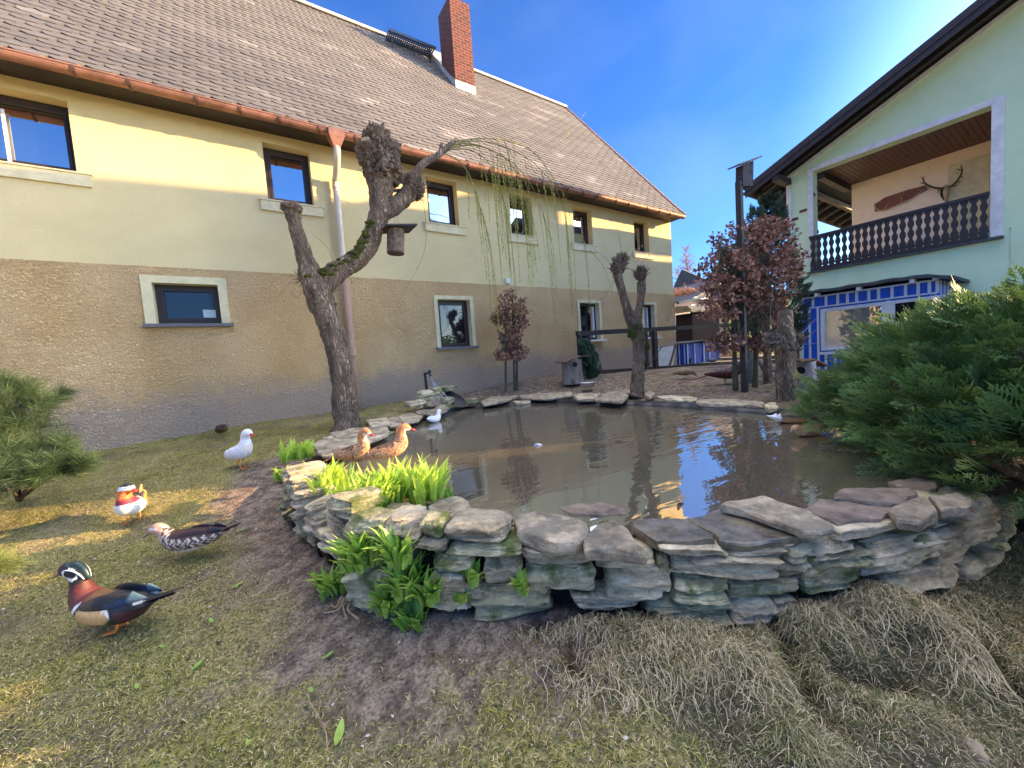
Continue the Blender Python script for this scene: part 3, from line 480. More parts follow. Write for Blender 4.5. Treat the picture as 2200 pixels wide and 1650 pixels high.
mb.prism([(yend, .2), (yc-.26, .2), (yc-.26, 5.3), (rid, rzB(rid)-.1), (yend, rzB(yend)-.1)], 0, XB+7.8, XB+8); mb.box((XB+.25, yend, .2), (XB+7.8, yend+.25, rzB(yend)-.05))
mb.build('wall', m_green, B)
tr = MB(); t_ = .03
tr.box((XB-t_, opn[1], opn[2]-.10), (XB+.001, opn[1]+.10, opn[3]+.11)); tr.box((XB-t_, opn[0]-.155, opn[2]-.08), (XB+.001, opn[0], opn[3]+.11)); tr.box((XB-t_+.002, opn[0], opn[3]), (XB+.001, opn[1], opn[3]+.11))
tr.build('balcony_trim', m_bwhite, B)
MB().beam((XB-.02, yc, rzB(yc)-.04), (XB-.02, rid, rzB(rid)-.04), .05, .07).box((XB-.025, yc-.09, 2.6), (XB+.001, yc+.012, rzB(yc)-.1)).build('verge_trim', m_bwhite, B)
MB().box((XB-.09, opn[0]-.16, opn[2]-.14), (XB+.001, opn[1]+.13, opn[2]-.10)).build('balcony_ledge', m_felt, B)
MB().box((XB+.25, .9, 2.9), (XB+2.1, yc-.01, 2.985)).build('balcony_floor', m_apricot, B)
mb = MB(); mb.box((XB+2.1, .9, 2.985), (XB+2.2, at(1830, 450, x=XB+2.1)[1], 5.3)); mb.box((XB+.25, .7, 2.985), (XB+2.1, 1.0, 5.3)); mb.build('balcony_back_wall', m_apricot, B)
mb = MB(); k = XB+.251
k = 1.0
while k < 3.82: mb.box((XB+.251, k, 5.27), (XB+2.1, min(k+.085, 3.84), 5.30)); k += .092
mb.build('balcony_ceiling', m_ceil, B)
MB().box((XB+.26, 3.70, 5.12), (XB+2.09, 3.84, 5.268)).build('ceiling_beam', m_bwood, B)
yh = 2.2; MB().box((XB+2.06, 1.35, 2.99), (XB+2.098, 1.95, 5.0)).build('balcony_door', m_cream, B)
# railing
rt = float(at(1747, 507, x=XB-.06)[2]); rb = 2.93; mb = MB(); xr_ = XB-.07
rail = MB().box((xr_-.03, opn[0]+.005, rt-.06), (xr_+.04, opn[1]+.07, rt)).box((xr_-.012, opn[0]+.005, rb+.07), (xr_+.03, opn[1]+.06, rb+.12)).build('balcony_railing', m_bwood, B)
nb = 23; ww = (opn[1]+.05-opn[0])/nb; H = rt-.06-(rb-.06)
prof = [(0, .50), (.10, .50), (.13, .42), (.17, .34), (.21, .42), (.24, .47), (.28, .47), (.31, .42), (.36, .24), (.40, .22), (.44, .30), (.47, .40), (.55, .41), (.58, .30), (.62, .20), (.66, .22), (.70, .34), (.73, .41), (.80, .41), (.83, .30), (.87, .24), (.91, .32), (.94, .46), (1, .5)]
for i in range(nb):
    y0 = opn[0]+.01+(i+.5)*ww; z0 = rb-.06; p = [(y0-q*ww*.97, z0+t*H) for t, q in prof]+[(y0+q*ww*.97, z0+t*H) for t, q in prof[::-1]]
    MB().prism(p, 0, xr_-.008, xr_+.012).build('baluster_board', m_bwood, rail)
# roof
xo = XB-.72; th = .20; ye_ = 5.05
def roof_prism(mb, x0, x1, lo, hi, ya=ye_, yb=-2.88):
    f = lambda y: 5.44+rs*(4.29-y) if y > rid else 5.44+rs*(4.29-rid)-rs*(rid-y)
    mb.prism([(ya, f(ya)+lo), (rid, f(rid)+lo), (yb, f(yb)+lo), (yb, f(yb)+hi), (rid, f(rid)+hi), (ya, f(ya)+hi)], 0, x0, x1)
mb = MB(); roof_prism(mb, xo+.03, XB+8.5, 0, .10); mb.build('roof', m_bwood, B)
mb = MB(); roof_prism(mb, xo, XB+8.5, .104, .14, 5.1); mb.build('roof_covering', mat('slate_roofing', lin(70, 68, 72), lin(50, 48, 52), rough=.6), B)
mb = MB(); roof_prism(mb, xo, xo+.03, -.14, .10, ye_-.001); roof_prism(mb, xo-.02, xo, -.02, .10, ye_-.002); roof_prism(mb, xo+.3, xo+.38, -.10, -.001, 4.8); mb.build('bargeboard', m_bwood, B)
f = lambda y: 5.44+rs*(4.29-y)
for k, xx in enumerate(np.arange(xo+.5, XB+7, .7)): MB().beam((xx, ye_-.03, f(ye_)-.07), (xx, yc+.005, f(yc)-.07), .09, .13).build('rafter', m_bwood, B)
MB().box((xo+.04, yc-.1, f(yc)-.26), (XB-.001, yc+.06, f(yc)-.12)).build('purlin', m_bwood, B)
MB().beam((XB+.4, yc+.001, 5.25), (XB+7, yc+.001, 5.25), .12, .12).build('eaves_plate', m_bwood, B)
mb = MB(); pts_ = [(ye_+.06+.055*math.cos(math.pi+math.pi*k/8), f(ye_)+.02+.055*math.sin(math.pi+math.pi*k/8)) for k in range(9)]; mb.prism(pts_, 0, xo+.02, XB+8.4); mb.build('gutter', m_bwood, B)
for q in [(1725, 453), (1707, 471), (1728, 544), (1710, 562), (1697, 487), (1712, 600)]:
    p = at(*q, x=XB-.012); MB().box((XB-.012, p[1]-.075, p[2]-.032), (XB+.001, p[1]+.075, p[2]+.032)).build('exposed_brick', m_brick, B)
for q in [(1757, 404), (1750, 418), (1758, 498)]:
    p = at(*q, y=opn[1]-.004); MB().box((p[0]-.05, opn[1]-.008, p[2]-.04), (p[0]+.03, opn[1]+.001, p[2]+.04)).build('exposed_brick', m_brick, B)
# roof lamp
p = at(2117, 20, x=XB-.15); MB().tube([(XB-.02, p[1], p[2]+.03), (XB-.15, p[1], p[2]), (XB-.19, p[1], p[2]-.02)], [.02, .045, .05], 12).build('wall_spotlight', m_metal, B, True)
# line clip on the right
p = at(2170, 490, x=XB-.03); MB().tube([(XB, p[1], p[2]), (XB-.04, p[1], p[2])], .012, 8).tube([p, at(2170, 620, x=XB-.03)], .003, 5).build('wire_hook', m_metal, B)
# chimney whose shade falls on the farmhouse eaves
CHX = 18.0
MB().box((CHX, -1.75, 7.0), (CHX+1.5, -.95, 8.75)).build('chimney', m_brick, B)
# antlers
xw = XB+2.1
def P_(a, b, d=.06): return at(a, b, x=xw-d)
tro = thing('deer_trophy', P_(2032, 418), 'mounted deer skull with wide antlers on a dark shield above the railing', 'hunting trophy')
c = P_(2034, 415, .02); sh = [(c[1]+a*.11, c[2]+b_*.19) for a, b_ in ((-.9, .75), (0, 1), (.9, .75), (.95, 0), (.6, -.6), (0, -1.1), (-.6, -.6), (-.95, 0))]
MB().prism(sh, 0, xw-.03, xw-.001).build('shield', m_bwood, tro)
m_bone = mat('bone', lin(196, 176, 140), lin(160, 138, 104), rough=.6); m_antler = mat('antler', lin(92, 66, 46), lin(66, 46, 34), rough=.6, scale=20)
MB().tube([P_(2034, 400, .05), P_(2033, 413, .09), P_(2033, 425, .08), P_(2033, 433, .06)], [.04, .055, .035, .018], 10, step=.02).build('skull', m_bone, tro, True)
for sgn, main, tines in ((1, [(2028, 405), (2012, 404), (1998, 400), (1985, 391), (1984, 378)], [((2018, 405), (2014, 416)), ((1998, 400), (1990, 408)), ((1988, 394), (1976, 392)), ((1986, 388), (1978, 380))]), (-1, [(2038, 403), (2050, 395), (2061, 382), (2067, 368), (2064, 354)], [((2045, 400), (2056, 397)), ((2056, 388), (2064, 391)), ((2062, 380), (2071, 378)), ((2066, 366), (2056, 362))])):
    mb = MB(); mb.tube([P_(a, b_, .08+.05*i) for i, (a, b_) in enumerate(main)], [.022, .02, .018, .014, .006], 8, step=.03)
    for a, b_ in tines: mb.tube([P_(*a, .16), P_((a[0]+b_[0])/2, (a[1]+b_[1])/2+1, .2), P_(*b_, .24)], [.012, .01, .004], 6)
    mb.build('antler', m_antler, tro, True)
pl = thing('carved_antler_board', P_(1930, 430), 'reddish wooden board with a pale shed antler on the balcony wall', 'wall decoration')
c = [at(a, b_, x=xw-.02) for a, b_ in ((1878, 440), (1900, 425), (1950, 408), (1990, 398), (1992, 408), (1960, 425), (1930, 438), (1905, 450), (1880, 455))]
MB().prism([(p[1], p[2]) for p in c], 0, xw-.03, xw-.002).build('board', mat('red_brown_board', lin(150, 80, 48), lin(112, 58, 36), rough=.5), pl)
mb = MB(); mb.tube([at(a, b_, x=xw-.06) for a, b_ in ((1879, 436), (1883, 449), (1900, 452), (1925, 441), (1950, 432), (1975, 415), (1990, 402))], [.008, .014, .015, .015, .013, .012, .006], 7, step=.04); mb.tube([at(a, b_, x=xw-.07) for a, b_ in ((1900, 451), (1905, 440), (1915, 432))], [.01, .009, .004], 6); mb.tube([at(a, b_, x=xw-.07) for a, b_ in ((1935, 438), (1938, 428), (1934, 420))], [.01, .009, .004], 6)
mb.build('antler', m_bone, pl, True)
# ------------------------------------------------------------------ blue striped shed
SX = 10.35; y1s = float(at(1724, 700, x=SX)[1]); y0s = float(at(2016, 640, x=SX)[1]); zt = 2.19; zb = .50
S_ = thing('garden_shed', (SX, 2.5, zb), 'blue shed with white battens and a wide window under a felt roof', 'shed')
w0_, w1_ = float(at(1905, 700, x=SX)[1]), float(at(1764, 700, x=SX)[1]); wz0, wz1 = float(at(1770, 753, x=SX)[2]), float(at(1800, 660, x=SX)[2])
mb = MB(); mb.box((SX, w1_, zb), (SX+.06, y1s, zt)).box((SX, y0s, wz1), (SX+.06, w1_, zt)).box((SX, y0s, zb), (SX+.06, w1_, wz0)); mb.box((SX+.06, y0s, zb), (XB, y0s+.06, zt)); mb.box((SX+.06, y1s-.06, zb), (XB, y1s, zt)); mb.box((SX, y0s, wz0), (SX+.06, 1.62, wz1)); mb.build('boards', m_blue, S_)
bt = lambda a, b_: MB().box(a, b_).build('batten', m_white, S_)
for px_ in (1724, 1740, 1758): y = at(px_, 700, x=SX)[1]; bt((SX-.022, y-.02, zb), (SX, y+.02, zt-.27))
for px_ in (1724, 1747, 1775, 1800, 1821, 1841, 1867, 1888, 1917, 1946, 1973, 1997, 2014):
    y = at(px_, 630, x=SX)[1]; bt((SX-.0225, y-.022, zt-.24), (SX, y+.022, zt-.04))
for px_ in (1775, 1795, 1820, 1845, 1870): y = at(px_, 780, x=SX)[1]; bt((SX-.0225, y-.02, zb), (SX, y+.02, wz0-.09))
bt((SX-.026, y0s, zt-.27), (SX, y1s+.02, zt-.24)); bt((SX-.026, y0s-.01, zt-.04), (SX, y1s+.02, zt-.01)); bt((SX-.026, y0s, wz0-.09), (SX, w1_+.04, wz0-.03))
for k in range(4): bt((SX+.1+k*.3, y0s-.02, zb), (SX+.15+k*.3, y0s, zt-.03))
fr = MB()
def yzframe(m, x0, x1, a, b_, c, d, wf): m.box((x0, a, c), (x1, a+wf, d)).box((x0, b_-wf, c), (x1, b_, d)).box((x0+.001, a+wf, d-wf), (x1, b_-wf, d)).box((x0+.001, a+wf, c), (x1, b_-wf, c+wf)); return m
yzframe(fr, SX-.03, SX+.05, w0_, w1_, wz0, wz1, .07); yzframe(fr, SX-.03, SX+.05, w0_-.95, w0_-.06, wz0, wz1, .06); fr.box((SX-.031, w0_-.06, wz0-.05), (SX+.05, w0_, wz1+.01)); fr = fr.build('window_frame', m_bwhite, S_)
MB().box((SX+.01, w0_+.07, wz0+.07), (SX+.02, w1_-.07, wz1-.07)).build('pane', glass_mat('shed_glass', .42, lin(150, 146, 136)), fr); MB().box((SX+.01, w0_-.9, wz0+.06), (SX+.02, w0_-.12, wz1-.06)).build('pane', m_glassd, fr)
mb = MB(); n = 16; top = []
for k in range(n+1):
    y = y1s+.22+(y0s-.22-y1s-.22)*k/n; top.append((y, zt+.10+.012*math.sin(k*1.9)-.10*max(0, (k-13)/3)+rng.uniform(-.004, .004)))
mb.prism(top+[(y, z-.06) for y, z in top[::-1]], 0, SX-.22, XB-.01); mb.build('roof', m_felt, S_)
for px_ in (1712, 1755, 1845, 1960, 2010): y = at(px_, 640, x=SX-.15)[1]; MB().box((SX-.20, y-.03, zt-.03), (SX-.0265, y+.03, zt+.04)).build('rafter_end', m_bwhite, S_)
# board fence beside shed
bf = thing('board_fence', (9.8, 3.9, .55), 'weathered upright boards between the beech and the blue shed', 'fence')
for k, px_ in enumerate((1690, 1700, 1711)):
    p = at(px_, 790, x=9.8); h = at(px_, 665+k*6, x=9.8)[2]; MB().box((9.8, p[1]-.055, .5), (9.83, p[1]+.055, h)).build('board', m_grey if k < 2 else m_brownw, bf)
# ------------------------------------------------------------------ coop behind the fence
yk = 6.75; kx0, kx1 = at(1476, 760, y=yk)[0], at(1546, 760, y=yk)[0]; kz = .74; kt = at(1500, 737, y=yk)[2]
K = thing('chicken_coop', (kx0, yk, kz), 'low blue and white striped coop with a grey lid and a small dark hatch', 'coop')
MB().box((kx0, yk, kz), (kx1, yk+.9, kt)).build('box', m_blue, K)
for px_ in (1476, 1491, 1511, 1523, 1542): x = at(px_, 760, y=yk)[0]; MB().box((x, yk-.02, kz), (x+.04, yk, kt)).build('batten', m_white, K)
for k in range(5): MB().box((kx0-.02, yk+.06+k*.17, kz), (kx0, yk+.09+k*.17, kt)).build('batten', m_white, K)
p = at(1483, 776, y=yk-.03); MB().box((p[0]-.09, yk-.012, p[2]-.06), (p[0]+.09, yk+.001, p[2]+.07)).build('hatch', m_dark, K)
MB().prism([(kx0-.1, kt), (kx0-.1, kt+.03), ((kx0+kx1)/2, kt+.09), (kx1+.1, kt+.02), (kx1+.1, kt-.01), ((kx0+kx1)/2, kt+.05)], 1, yk-.08, yk+1).build('lid', m_felt, K)
# ------------------------------------------------------------------ dark rail fence
FY = 5.93; Fn = thing('rail_fence', (8, FY, .75), 'low dark timber fence with a heavy top rail and a wide gate post', 'fence')
za = at(1240, 717, y=FY)[2]
xa_, xb_ = at(1238, 717, y=FY)[0], at(1640, 700, y=FY)[0]
MB().beam((xa_, FY, za+.0), (xb_, FY, at(1640, 694, y=FY)[2]), .04, .10).build('top_rail', m_bwood, Fn)
MB().beam((xa_+.2, FY, at(1275, 800, y=FY)[2]), (xb_, FY, at(1640, 776, y=FY)[2]), .06, .09).build('bottom_rail', m_bwood, Fn)
for px_, w_ in ((1246, .07), (1387, .10), (1407, .12), (1600, .08)):
    x = at(px_, 750, y=FY)[0]; MB().box((x-w_/2, FY-.045, .6), (x+w_/2, FY+.045, at(px_, 712 if px_ < 1500 else 700, y=FY)[2])).build('post', m_bwood, Fn)
x = at(1397, 750, y=FY)[0]; MB().box((x-.02, FY-.05, .7), (x-.005, FY-.046, 1.7)).build('latch_rod', m_grey, Fn)
# second, upper wire frame further back
uf = thing('aviary_frame', (10.6, 6.9, .7), 'thin dark timber frame rising at the farmhouse corner', 'frame')
q0 = at(1455, 650, y=6.5); MB().beam((q0[0], 6.5, .7), (q0[0], 6.5, q0[2]+.05), .06, .06).build('upright', m_bwood, uf)
q1 = at(1456, 651, y=6.5); q2 = at(1520, 636, x=13.5); MB().beam(q1, q2, .05, .07).build('rafter', m_bwood, uf)
MB().beam(at(1452, 740, y=6.4), at(1438, 790, y=6.1), .05, .05).build('brace', m_bwood, uf)
# leaning broomstick, board, ornament
st = MB().tube([at(1380, 806, y=5.6), at(1424, 742, y=5.8)], [.012, .01], 6).build('broomstick', m_bwood); tag(st, 'thin dark stick leaning against the wide gate post', 'stick')
bd = [at(a, b_, y=6.70-(.0))[[0, 2]] for a, b_ in ((1413, 793), (1411, 751), (1420, 748), (1451, 743), (1450, 755), (1447, 782), (1440, 790))]
tag(MB().prism([tuple(q) for q in bd], 1, 6.70, 6.76).build('leaning_board', m_bwhite), 'pale bluish white panel leaning at the farmhouse corner', 'panel')
mb = MB(); a0, a1 = at(1433, 690, y=6.6), at(1454, 640, y=6.6)
mb.tube([a0+(a1-a0)*k/60+np.array([math.sin(k*.75)*.03*(1-k/75), 0, math.cos(k*.75)*.03*(1-k/75)]) for k in range(60)], .012, 5); tag(mb.build('spiral_rod', m_metal, None, True), 'grey spiral rod hanging slanted at the farmhouse corner', 'ornament')
# ------------------------------------------------------------------ neighbours
Nx = 17.5; N = thing('neighbour_house', at(1530, 770, y=11.6), 'pinkish white outbuilding with a dark gable roof behind the beech', 'house')
def Q(a, b_, x=Nx): p = at(a, b_, x=x); return (p[1], p[2])
NY = 11.6
def QY(a, b_, y=NY): p = at(a, b_, y=y); return (p[0], p[2])
xl_, xr_n = QY(1487, 700)[0], QY(1640, 700)[0]; zz = QY(1530, 646)[1]
MB().prism([(xl_, .3), (xr_n, .3), (xr_n, zz), (xl_, zz)], 1, NY, NY+5).build('wall', mat('pinkish_plaster', lin(214, 200, 204), lin(200, 186, 190)), N)
pk = QY(1556, 596); MB().prism([(xl_-.3, zz), (xr_n, zz), (xr_n, pk[1]-.1), (pk[0], pk[1]), (pk[0]-1.6, pk[1]-.5)], 1, NY-.3, NY+5.3).build('roof', mat('dark_tiles', lin(92, 86, 92), lin(68, 62, 68), scale=20), N)
x_ = QY(1519, 700)[0]; MB().box((x_-.05, NY-.1, .4), (x_+.05, NY-.003, zz)).build('downpipe', m_metal, N)
MB().beam((xl_-.35, NY-.36, zz+.02), (xr_n, NY-.36, zz+.12), .1, .1).build('gutter', m_white, N)
N2 = thing('brick_gable_house', at(1485, 640, x=24), 'distant house with a red brown gable and dark tiled roof', 'house'); X2 = 24
MB().prism([Q(1474, 660, X2), Q(1530, 660, X2), Q(1530, 640, X2), Q(1489, 601, X2), Q(1476, 634, X2)], 0, X2, X2+4).build('wall', mat('red_brown_cladding', lin(132, 84, 72), lin(96, 62, 54)), N2)
mb = MB(); a, b_, c = Q(1470, 640, X2), Q(1490, 598, X2), Q(1540, 640, X2); mb.beam((X2+1.5, *a), (X2+1.5, *b_), 4, .18, up=(1, 0, 0)); mb.beam((X2+1.5, *b_), (X2+1.5, *c), 4, .18, up=(1, 0, 0)); mb.build('roof', m_felt, N2)
N3 = thing('lean_to_shed', at(1480, 770, x=14.5), 'dark lean-to shed with a metal roof behind the coop', 'shed'); X3 = 14.5
MB().prism([Q(1452, 775, X3), Q(1489, 775, X3), Q(1487, 672, X3), Q(1452, 676, X3)], 0, X3, X3+2).build('wall', mat('dark_boarding', lin(30, 32, 42), rough=1, bump=0, spec=0), N3)
MB().prism([Q(1450, 676, X3), Q(1494, 670, X3), Q(1494, 664, X3), Q(1486, 657, X3), Q(1450, 660, X3)], 0, X3-.3, X3+2).build('roof', m_felt, N3)
MB().prism([Q(1450, 679, X3), Q(1492, 673, X3), Q(1492, 670, X3), Q(1450, 676, X3)], 0, X3-.33, X3-.301).build('edge_trim', m_white, N3)
N4 = thing('cream_house', at(1600, 790, x=22), 'sunlit cream yellow house glimpsed between the beech stems', 'house')
MB().prism([Q(1560, 790, 22), Q(1700, 790, 22), Q(1700, 640, 22), Q(1560, 640, 22)], 0, 22, 27).build('wall', mat('cream_yellow_plaster', lin(236, 228, 160)), N4)
MB().prism([Q(1550, 640, 22), Q(1710, 640, 22), Q(1690, 622, 22), Q(1570, 622, 22)], 0, 21.6, 27).build('roof', m_felt, N4)
# logs behind the fence
for k, (a, b_, c) in enumerate(((1545, 1700, 772), (1540, 1710, 781))):
    p, q = at(a, c, y=5.6), at(b_, c-6, x=9.0); tag(MB().beam(p, q, .08, .07).build('grey_plank', m_grey), 'long grey plank lying behind the fence, the %s one' % ('upper' if k == 0 else 'lower'), 'plank', 'planks behind the fence')
# ------------------------------------------------------------------ far vegetation
def bare_tree(name, base, H, seed, m, label, cat='tree'):
    r = random.Random(seed); T = thing(name, base, label, cat); mb = MB(); tk = MB(); base = np.array(base)
    top = base+np.array([r.uniform(-.2, .2)*H*.2, r.uniform(-.2, .2)*H*.2, H*.95]); tk.tube([base, (base+top)/2+np.array([.02*H, 0, 0]), top], [H*.014, H*.008, .01], 6, step=H*.1); tk.build('trunk', m, T, True)
    for k in range(150):
        t = r.uniform(.22, .97); p = base+(top-base)*t; a = r.uniform(0, 6.28); Lb = H*.26*(1-t*.75)*r.uniform(.5, 1); d = np.array([math.cos(a), math.sin(a), r.uniform(.5, 1.3)]); d /= np.linalg.norm(d); q = p+d*Lb
        mb.tube([p, (p+q)/2+np.array([0, 0, Lb*.08]), q], [H*.0025, H*.0015, H*.0008], 3, cap=False)
        for j in range(14):
            s = r.uniform(.25, 1); u = p+(q-p)*s; e = np.array([r.gauss(0, 1), r.gauss(0, 1), r.gauss(.2, .8)]); e /= np.linalg.norm(e); mb.tube([u, u+e*Lb*.3*r.random()], [H*.0011, H*.0006], 3, cap=False)
    mb.build('crown', m, T); return T
m_birch = mat('birch_twigs', lin(176, 150, 148), lin(150, 124, 124), bump=0)
bare_tree('birch', at(1482, 660, x=33)*np.array([1, 1, 0])+np.array([0, 0, .5]), 10.2, 3, m_birch, 'bare pinkish birch far beyond the farmhouse corner, the taller of two')
bare_tree('birch', at(1462, 660, x=33)*np.array([1, 1, 0])+np.array([0, 0, .5]), 8.6, 5, m_birch, 'lower bare birch right beside the farmhouse corner')
T = thing('dry_hedge', at(1465, 650, x=20), 'orange brown dry hedge lit by the sun behind the lean-to', 'hedge')
V = []; Fq = []
for k in range(5000):
    p = at(nrs.uniform(1448, 1500), nrs.uniform(628, 700), x=20)+nrs.normal(0, .15, 3); d = nrs.normal(0, 1, 3); d /= np.linalg.norm(d); e = np.cross(d, nrs.normal(0, 1, 3)); e /= np.linalg.norm(e); n = len(V); V += [p, p+d*.12+e*.02, p+d*.2, p+d*.1-e*.03]; Fq.append((n, n+1, n+2, n+3))
link('crown', V, Fq, mat('orange_twigs', lin(206, 160, 116), lin(170, 120, 84), bump=0), T); MB().tube([at(1465, 700, x=20), at(1465, 640, x=20)], .05, 6).build('trunk', m_bark, T)
# ------------------------------------------------------------------ willows
def PX(y, *pts):
    P = [at(a, b_, y=y+(d[0] if d else 0)) for a, b_, w_, *d in pts]; R_ = [p[2]/2/FPX*depth(q) for p, q in zip(pts, P)]; return P, R_
def limb(mb, y, pts, sides=18, step=.015, ridge=.16): P, R_ = PX(y, *pts); mb.tube(P, R_, sides, step=step, seed=rng.random()*50, ridge=ridge, wob=.12)
def stubs(mb, c, r, n, seed, lo=.3, hi=.9, up=0, th=.012):
    q = random.Random(seed); c = np.array(c)
    for k in range(n):
        d = np.array([q.gauss(0, 1), q.gauss(0, 1), q.gauss(up, 1)]); d /= np.linalg.norm(d); s = c+d*np.array(r)*.82; Ln = q.uniform(lo, hi)*max(r); e = d+np.array([q.gauss(0, .45), q.gauss(0, .45), q.gauss(0, .45)]); e /= np.linalg.norm(e)
        mb.tube([s, s+e*Ln*.5, s+e*Ln*.5+(e+np.array([0, 0, .35]))*Ln*.35], [th*q.uniform(.7, 1.5), th*.8, th*q.uniform(.3, .8)], 5)
def knob(mb, c, r, seed, amp=.35, n=3):
    import bmesh
    bm = bmesh.new(); bmesh.ops.create_icosphere(bm, subdivisions=5, radius=1); c = np.array(c)
    vs = []
    for v in bm.verts:
        p = v.co; k = 1+amp*noise.noise(p*1.7+Vector((seed, 0, 0)))+amp*.7*abs(noise.noise(p*4.5+Vector((0, seed, 0))))+amp*.5*noise.noise(p*11+Vector((0, 0, seed))); vs.append(c+np.array(p)*np.array(r)*k)
    mb.add(vs, [tuple(v.index for v in f_.verts) for f_ in bm.faces]); bm.free()
T1 = thing('pollard_willow', (.92, 5.3, .55), 'tall forked pollard willow with a mossy bent limb and gnarled head before the downpipe', 'tree')
y1 = 5.3; mb = MB()
limb(mb, y1, [(742, 930, 64), (745, 905, 52), (740, 860, 46), (734, 800, 45), (724, 745, 46), (706, 690, 49), (688, 640, 53), (672, 600, 50), (658, 560, 35), (643, 515, 30), (632, 475, 28), (628, 455, 31)])
mb.build('trunk', m_bark, T1, True)
mb = MB(); limb(mb, y1, [(690, 625, 40), (715, 592, 44), (745, 570, 40), (775, 548, 40), (797, 515, 39), (808, 480, 38), (815, 450, 41), (817, 420, 48), (818, 390, 58), (818, 350, 68), (820, 320, 60)]); lm = mb.build('bent_limb', m_bark, T1, True)
mb = MB(); k = lambda a, b_, w_: (at(a, b_, y=y1), w_/2/FPX*depth(at(a, b_, y=y1)))
c, r = k(815, 343, 86); knob(mb, c, (r, r, r*1.2), 3, .42); stubs(mb, c, (r, r, r*1.25), 220, 5, .05, .22, th=.015); c, r = k(800, 312, 50); knob(mb, c, (r, r, r), 8)
mb.tube([at(826, 320, y=y1-.1), at(830, 300, y=y1-.1), at(831, 284, y=y1-.12)], [.07, .052, .055], 12, wob=.1); mb.tube([at(800, 330, y=y1-.12), at(786, 302, y=y1-.17)], [.07, .062], 12, wob=.1)
mb.build('pollard_head', m_knob, T1)
mb = MB(); p = at(831, 283.5, y=y1-.12); mb.tube([p, p+np.array([0, 0, .004])], .05, 14); p = at(786, 301.5, y=y1-.171); mb.tube([p, p+np.array([-.01, -.012, .012])], .058, 14); mb.build('cut_face', m_cut, T1)
mb = MB(); limb(mb, y1, [(815, 462, 38), (838, 448, 36), (862, 432, 34), (880, 412, 36), (893, 395, 36)], ridge=.1); limb(mb, y1, [(892, 400, 24), (893, 375, 17), (908, 353, 15), (935, 337, 14), (958, 320, 12), (977, 303, 9)], sides=12, ridge=.06); limb(mb, y1, [(945, 330, 9), (948, 315, 8), (947, 309, 7)], 8)
limb(mb, y1, [(868, 412, 12), (850, 410, 7), (838, 412, 6)], 8); mb.build('side_limb', m_bark, T1, True)
mb = MB(); c, r = k(889, 400, 42); knob(mb, c, (r, r, r*1.1), 12, .4); stubs(mb, c, (r, r, r), 110, 9, .4, 1.3, -.3, th=.007); mb.build('limb_knob', m_knob, T1)
mb = MB(); c, r = k(628, 450, 38); knob(mb, c, (r, r, r*.7), 22, .35); stubs(mb, c, (r, r, r*.6), 40, 19, .15, .4, th=.008); c, r = k(650, 597, 16); stubs(mb, c, (r, r, r*1.6), 50, 29, .5, 1.6, th=.005); mb.build('cut_end', m_knob, T1)
# moss lying on the upper side of the bent limb
mb = MB(); q = random.Random(4)
mp_ = [(672, 590), (690, 582), (705, 578), (722, 570), (738, 556), (755, 545), (770, 532), (782, 515), (790, 498), (797, 478)]
for a, b_ in mp_:
    for j in range(7):
        c = at(a+q.uniform(-10, 10), b_+q.uniform(-2, 12), y=y1-.05-q.random()*.07); r = q.uniform(.02, .045); 
        vs = []; import bmesh; bm = bmesh.new(); bmesh.ops.create_icosphere(bm, subdivisions=3, radius=1)
        for v in bm.verts: kk = 1+.35*noise.noise(v.co*4+Vector((a, j, 0))); vs.append(c+np.array(v.co)*r*kk*np.array([1.3, 1, .7]))
        mb.add(vs, [tuple(v.index for v in f_.verts) for f_ in bm.faces]); bm.free()
mb.build('moss', m_moss, lm)
# weeping whips with new leaves
def strand(tw_, lf, P, r0, q, leafy=1.0, ls=.021):
    P = np.array(P); tw_.tube(P, np.linspace(r0, .0016, len(P)), 5, step=.05, cap=False)
    Pp, _ = resample(P, np.zeros(len(P)), .024)
    for i in range(2, len(Pp)-1):
        if q.random() > leafy: continue
        for sgn in (-1, 1):
            t = Pp[i+1]-Pp[i-1]; t /= max(1e-6, np.linalg.norm(t)); d = np.array([q.gauss(0, 1), q.gauss(0, 1), q.gauss(0, .5)]); d -= t*np.dot(d, t); d /= np.linalg.norm(d); d = d*.8+t*.6; L_ = ls*q.uniform(.8, 2.0); n = np.cross(d, t); n /= np.linalg.norm(n); p = Pp[i]
            lf.add([p, p+d*L_*.5+n*L_*.2, p+d*L_, p+d*L_*.5-n*L_*.2], [(0, 1, 2, 3)])
tw_ = MB(); lf = MB(); q = random.Random(12)
arches = [[(958, 320), (990, 306), (1040, 304), (1090, 318), (1140, 345), (1180, 385), (1205, 430), (1218, 480)], [(958, 320), (1000, 308), (1050, 320), (1095, 350), (1120, 400), (1135, 450)], [(960, 322), (1010, 322), (1050, 350), (1075, 400), (1090, 470)], [(975, 304), (1030, 298), (1090, 302), (1150, 330), (1200, 400), (1240, 470), (1262, 540)],
          [(950, 328), (985, 345), (1010, 380), (1030, 440), (1040, 480)], [(960, 320), (1020, 312), (1080, 335), (1130, 380), (1160, 440), (1180, 500)]]
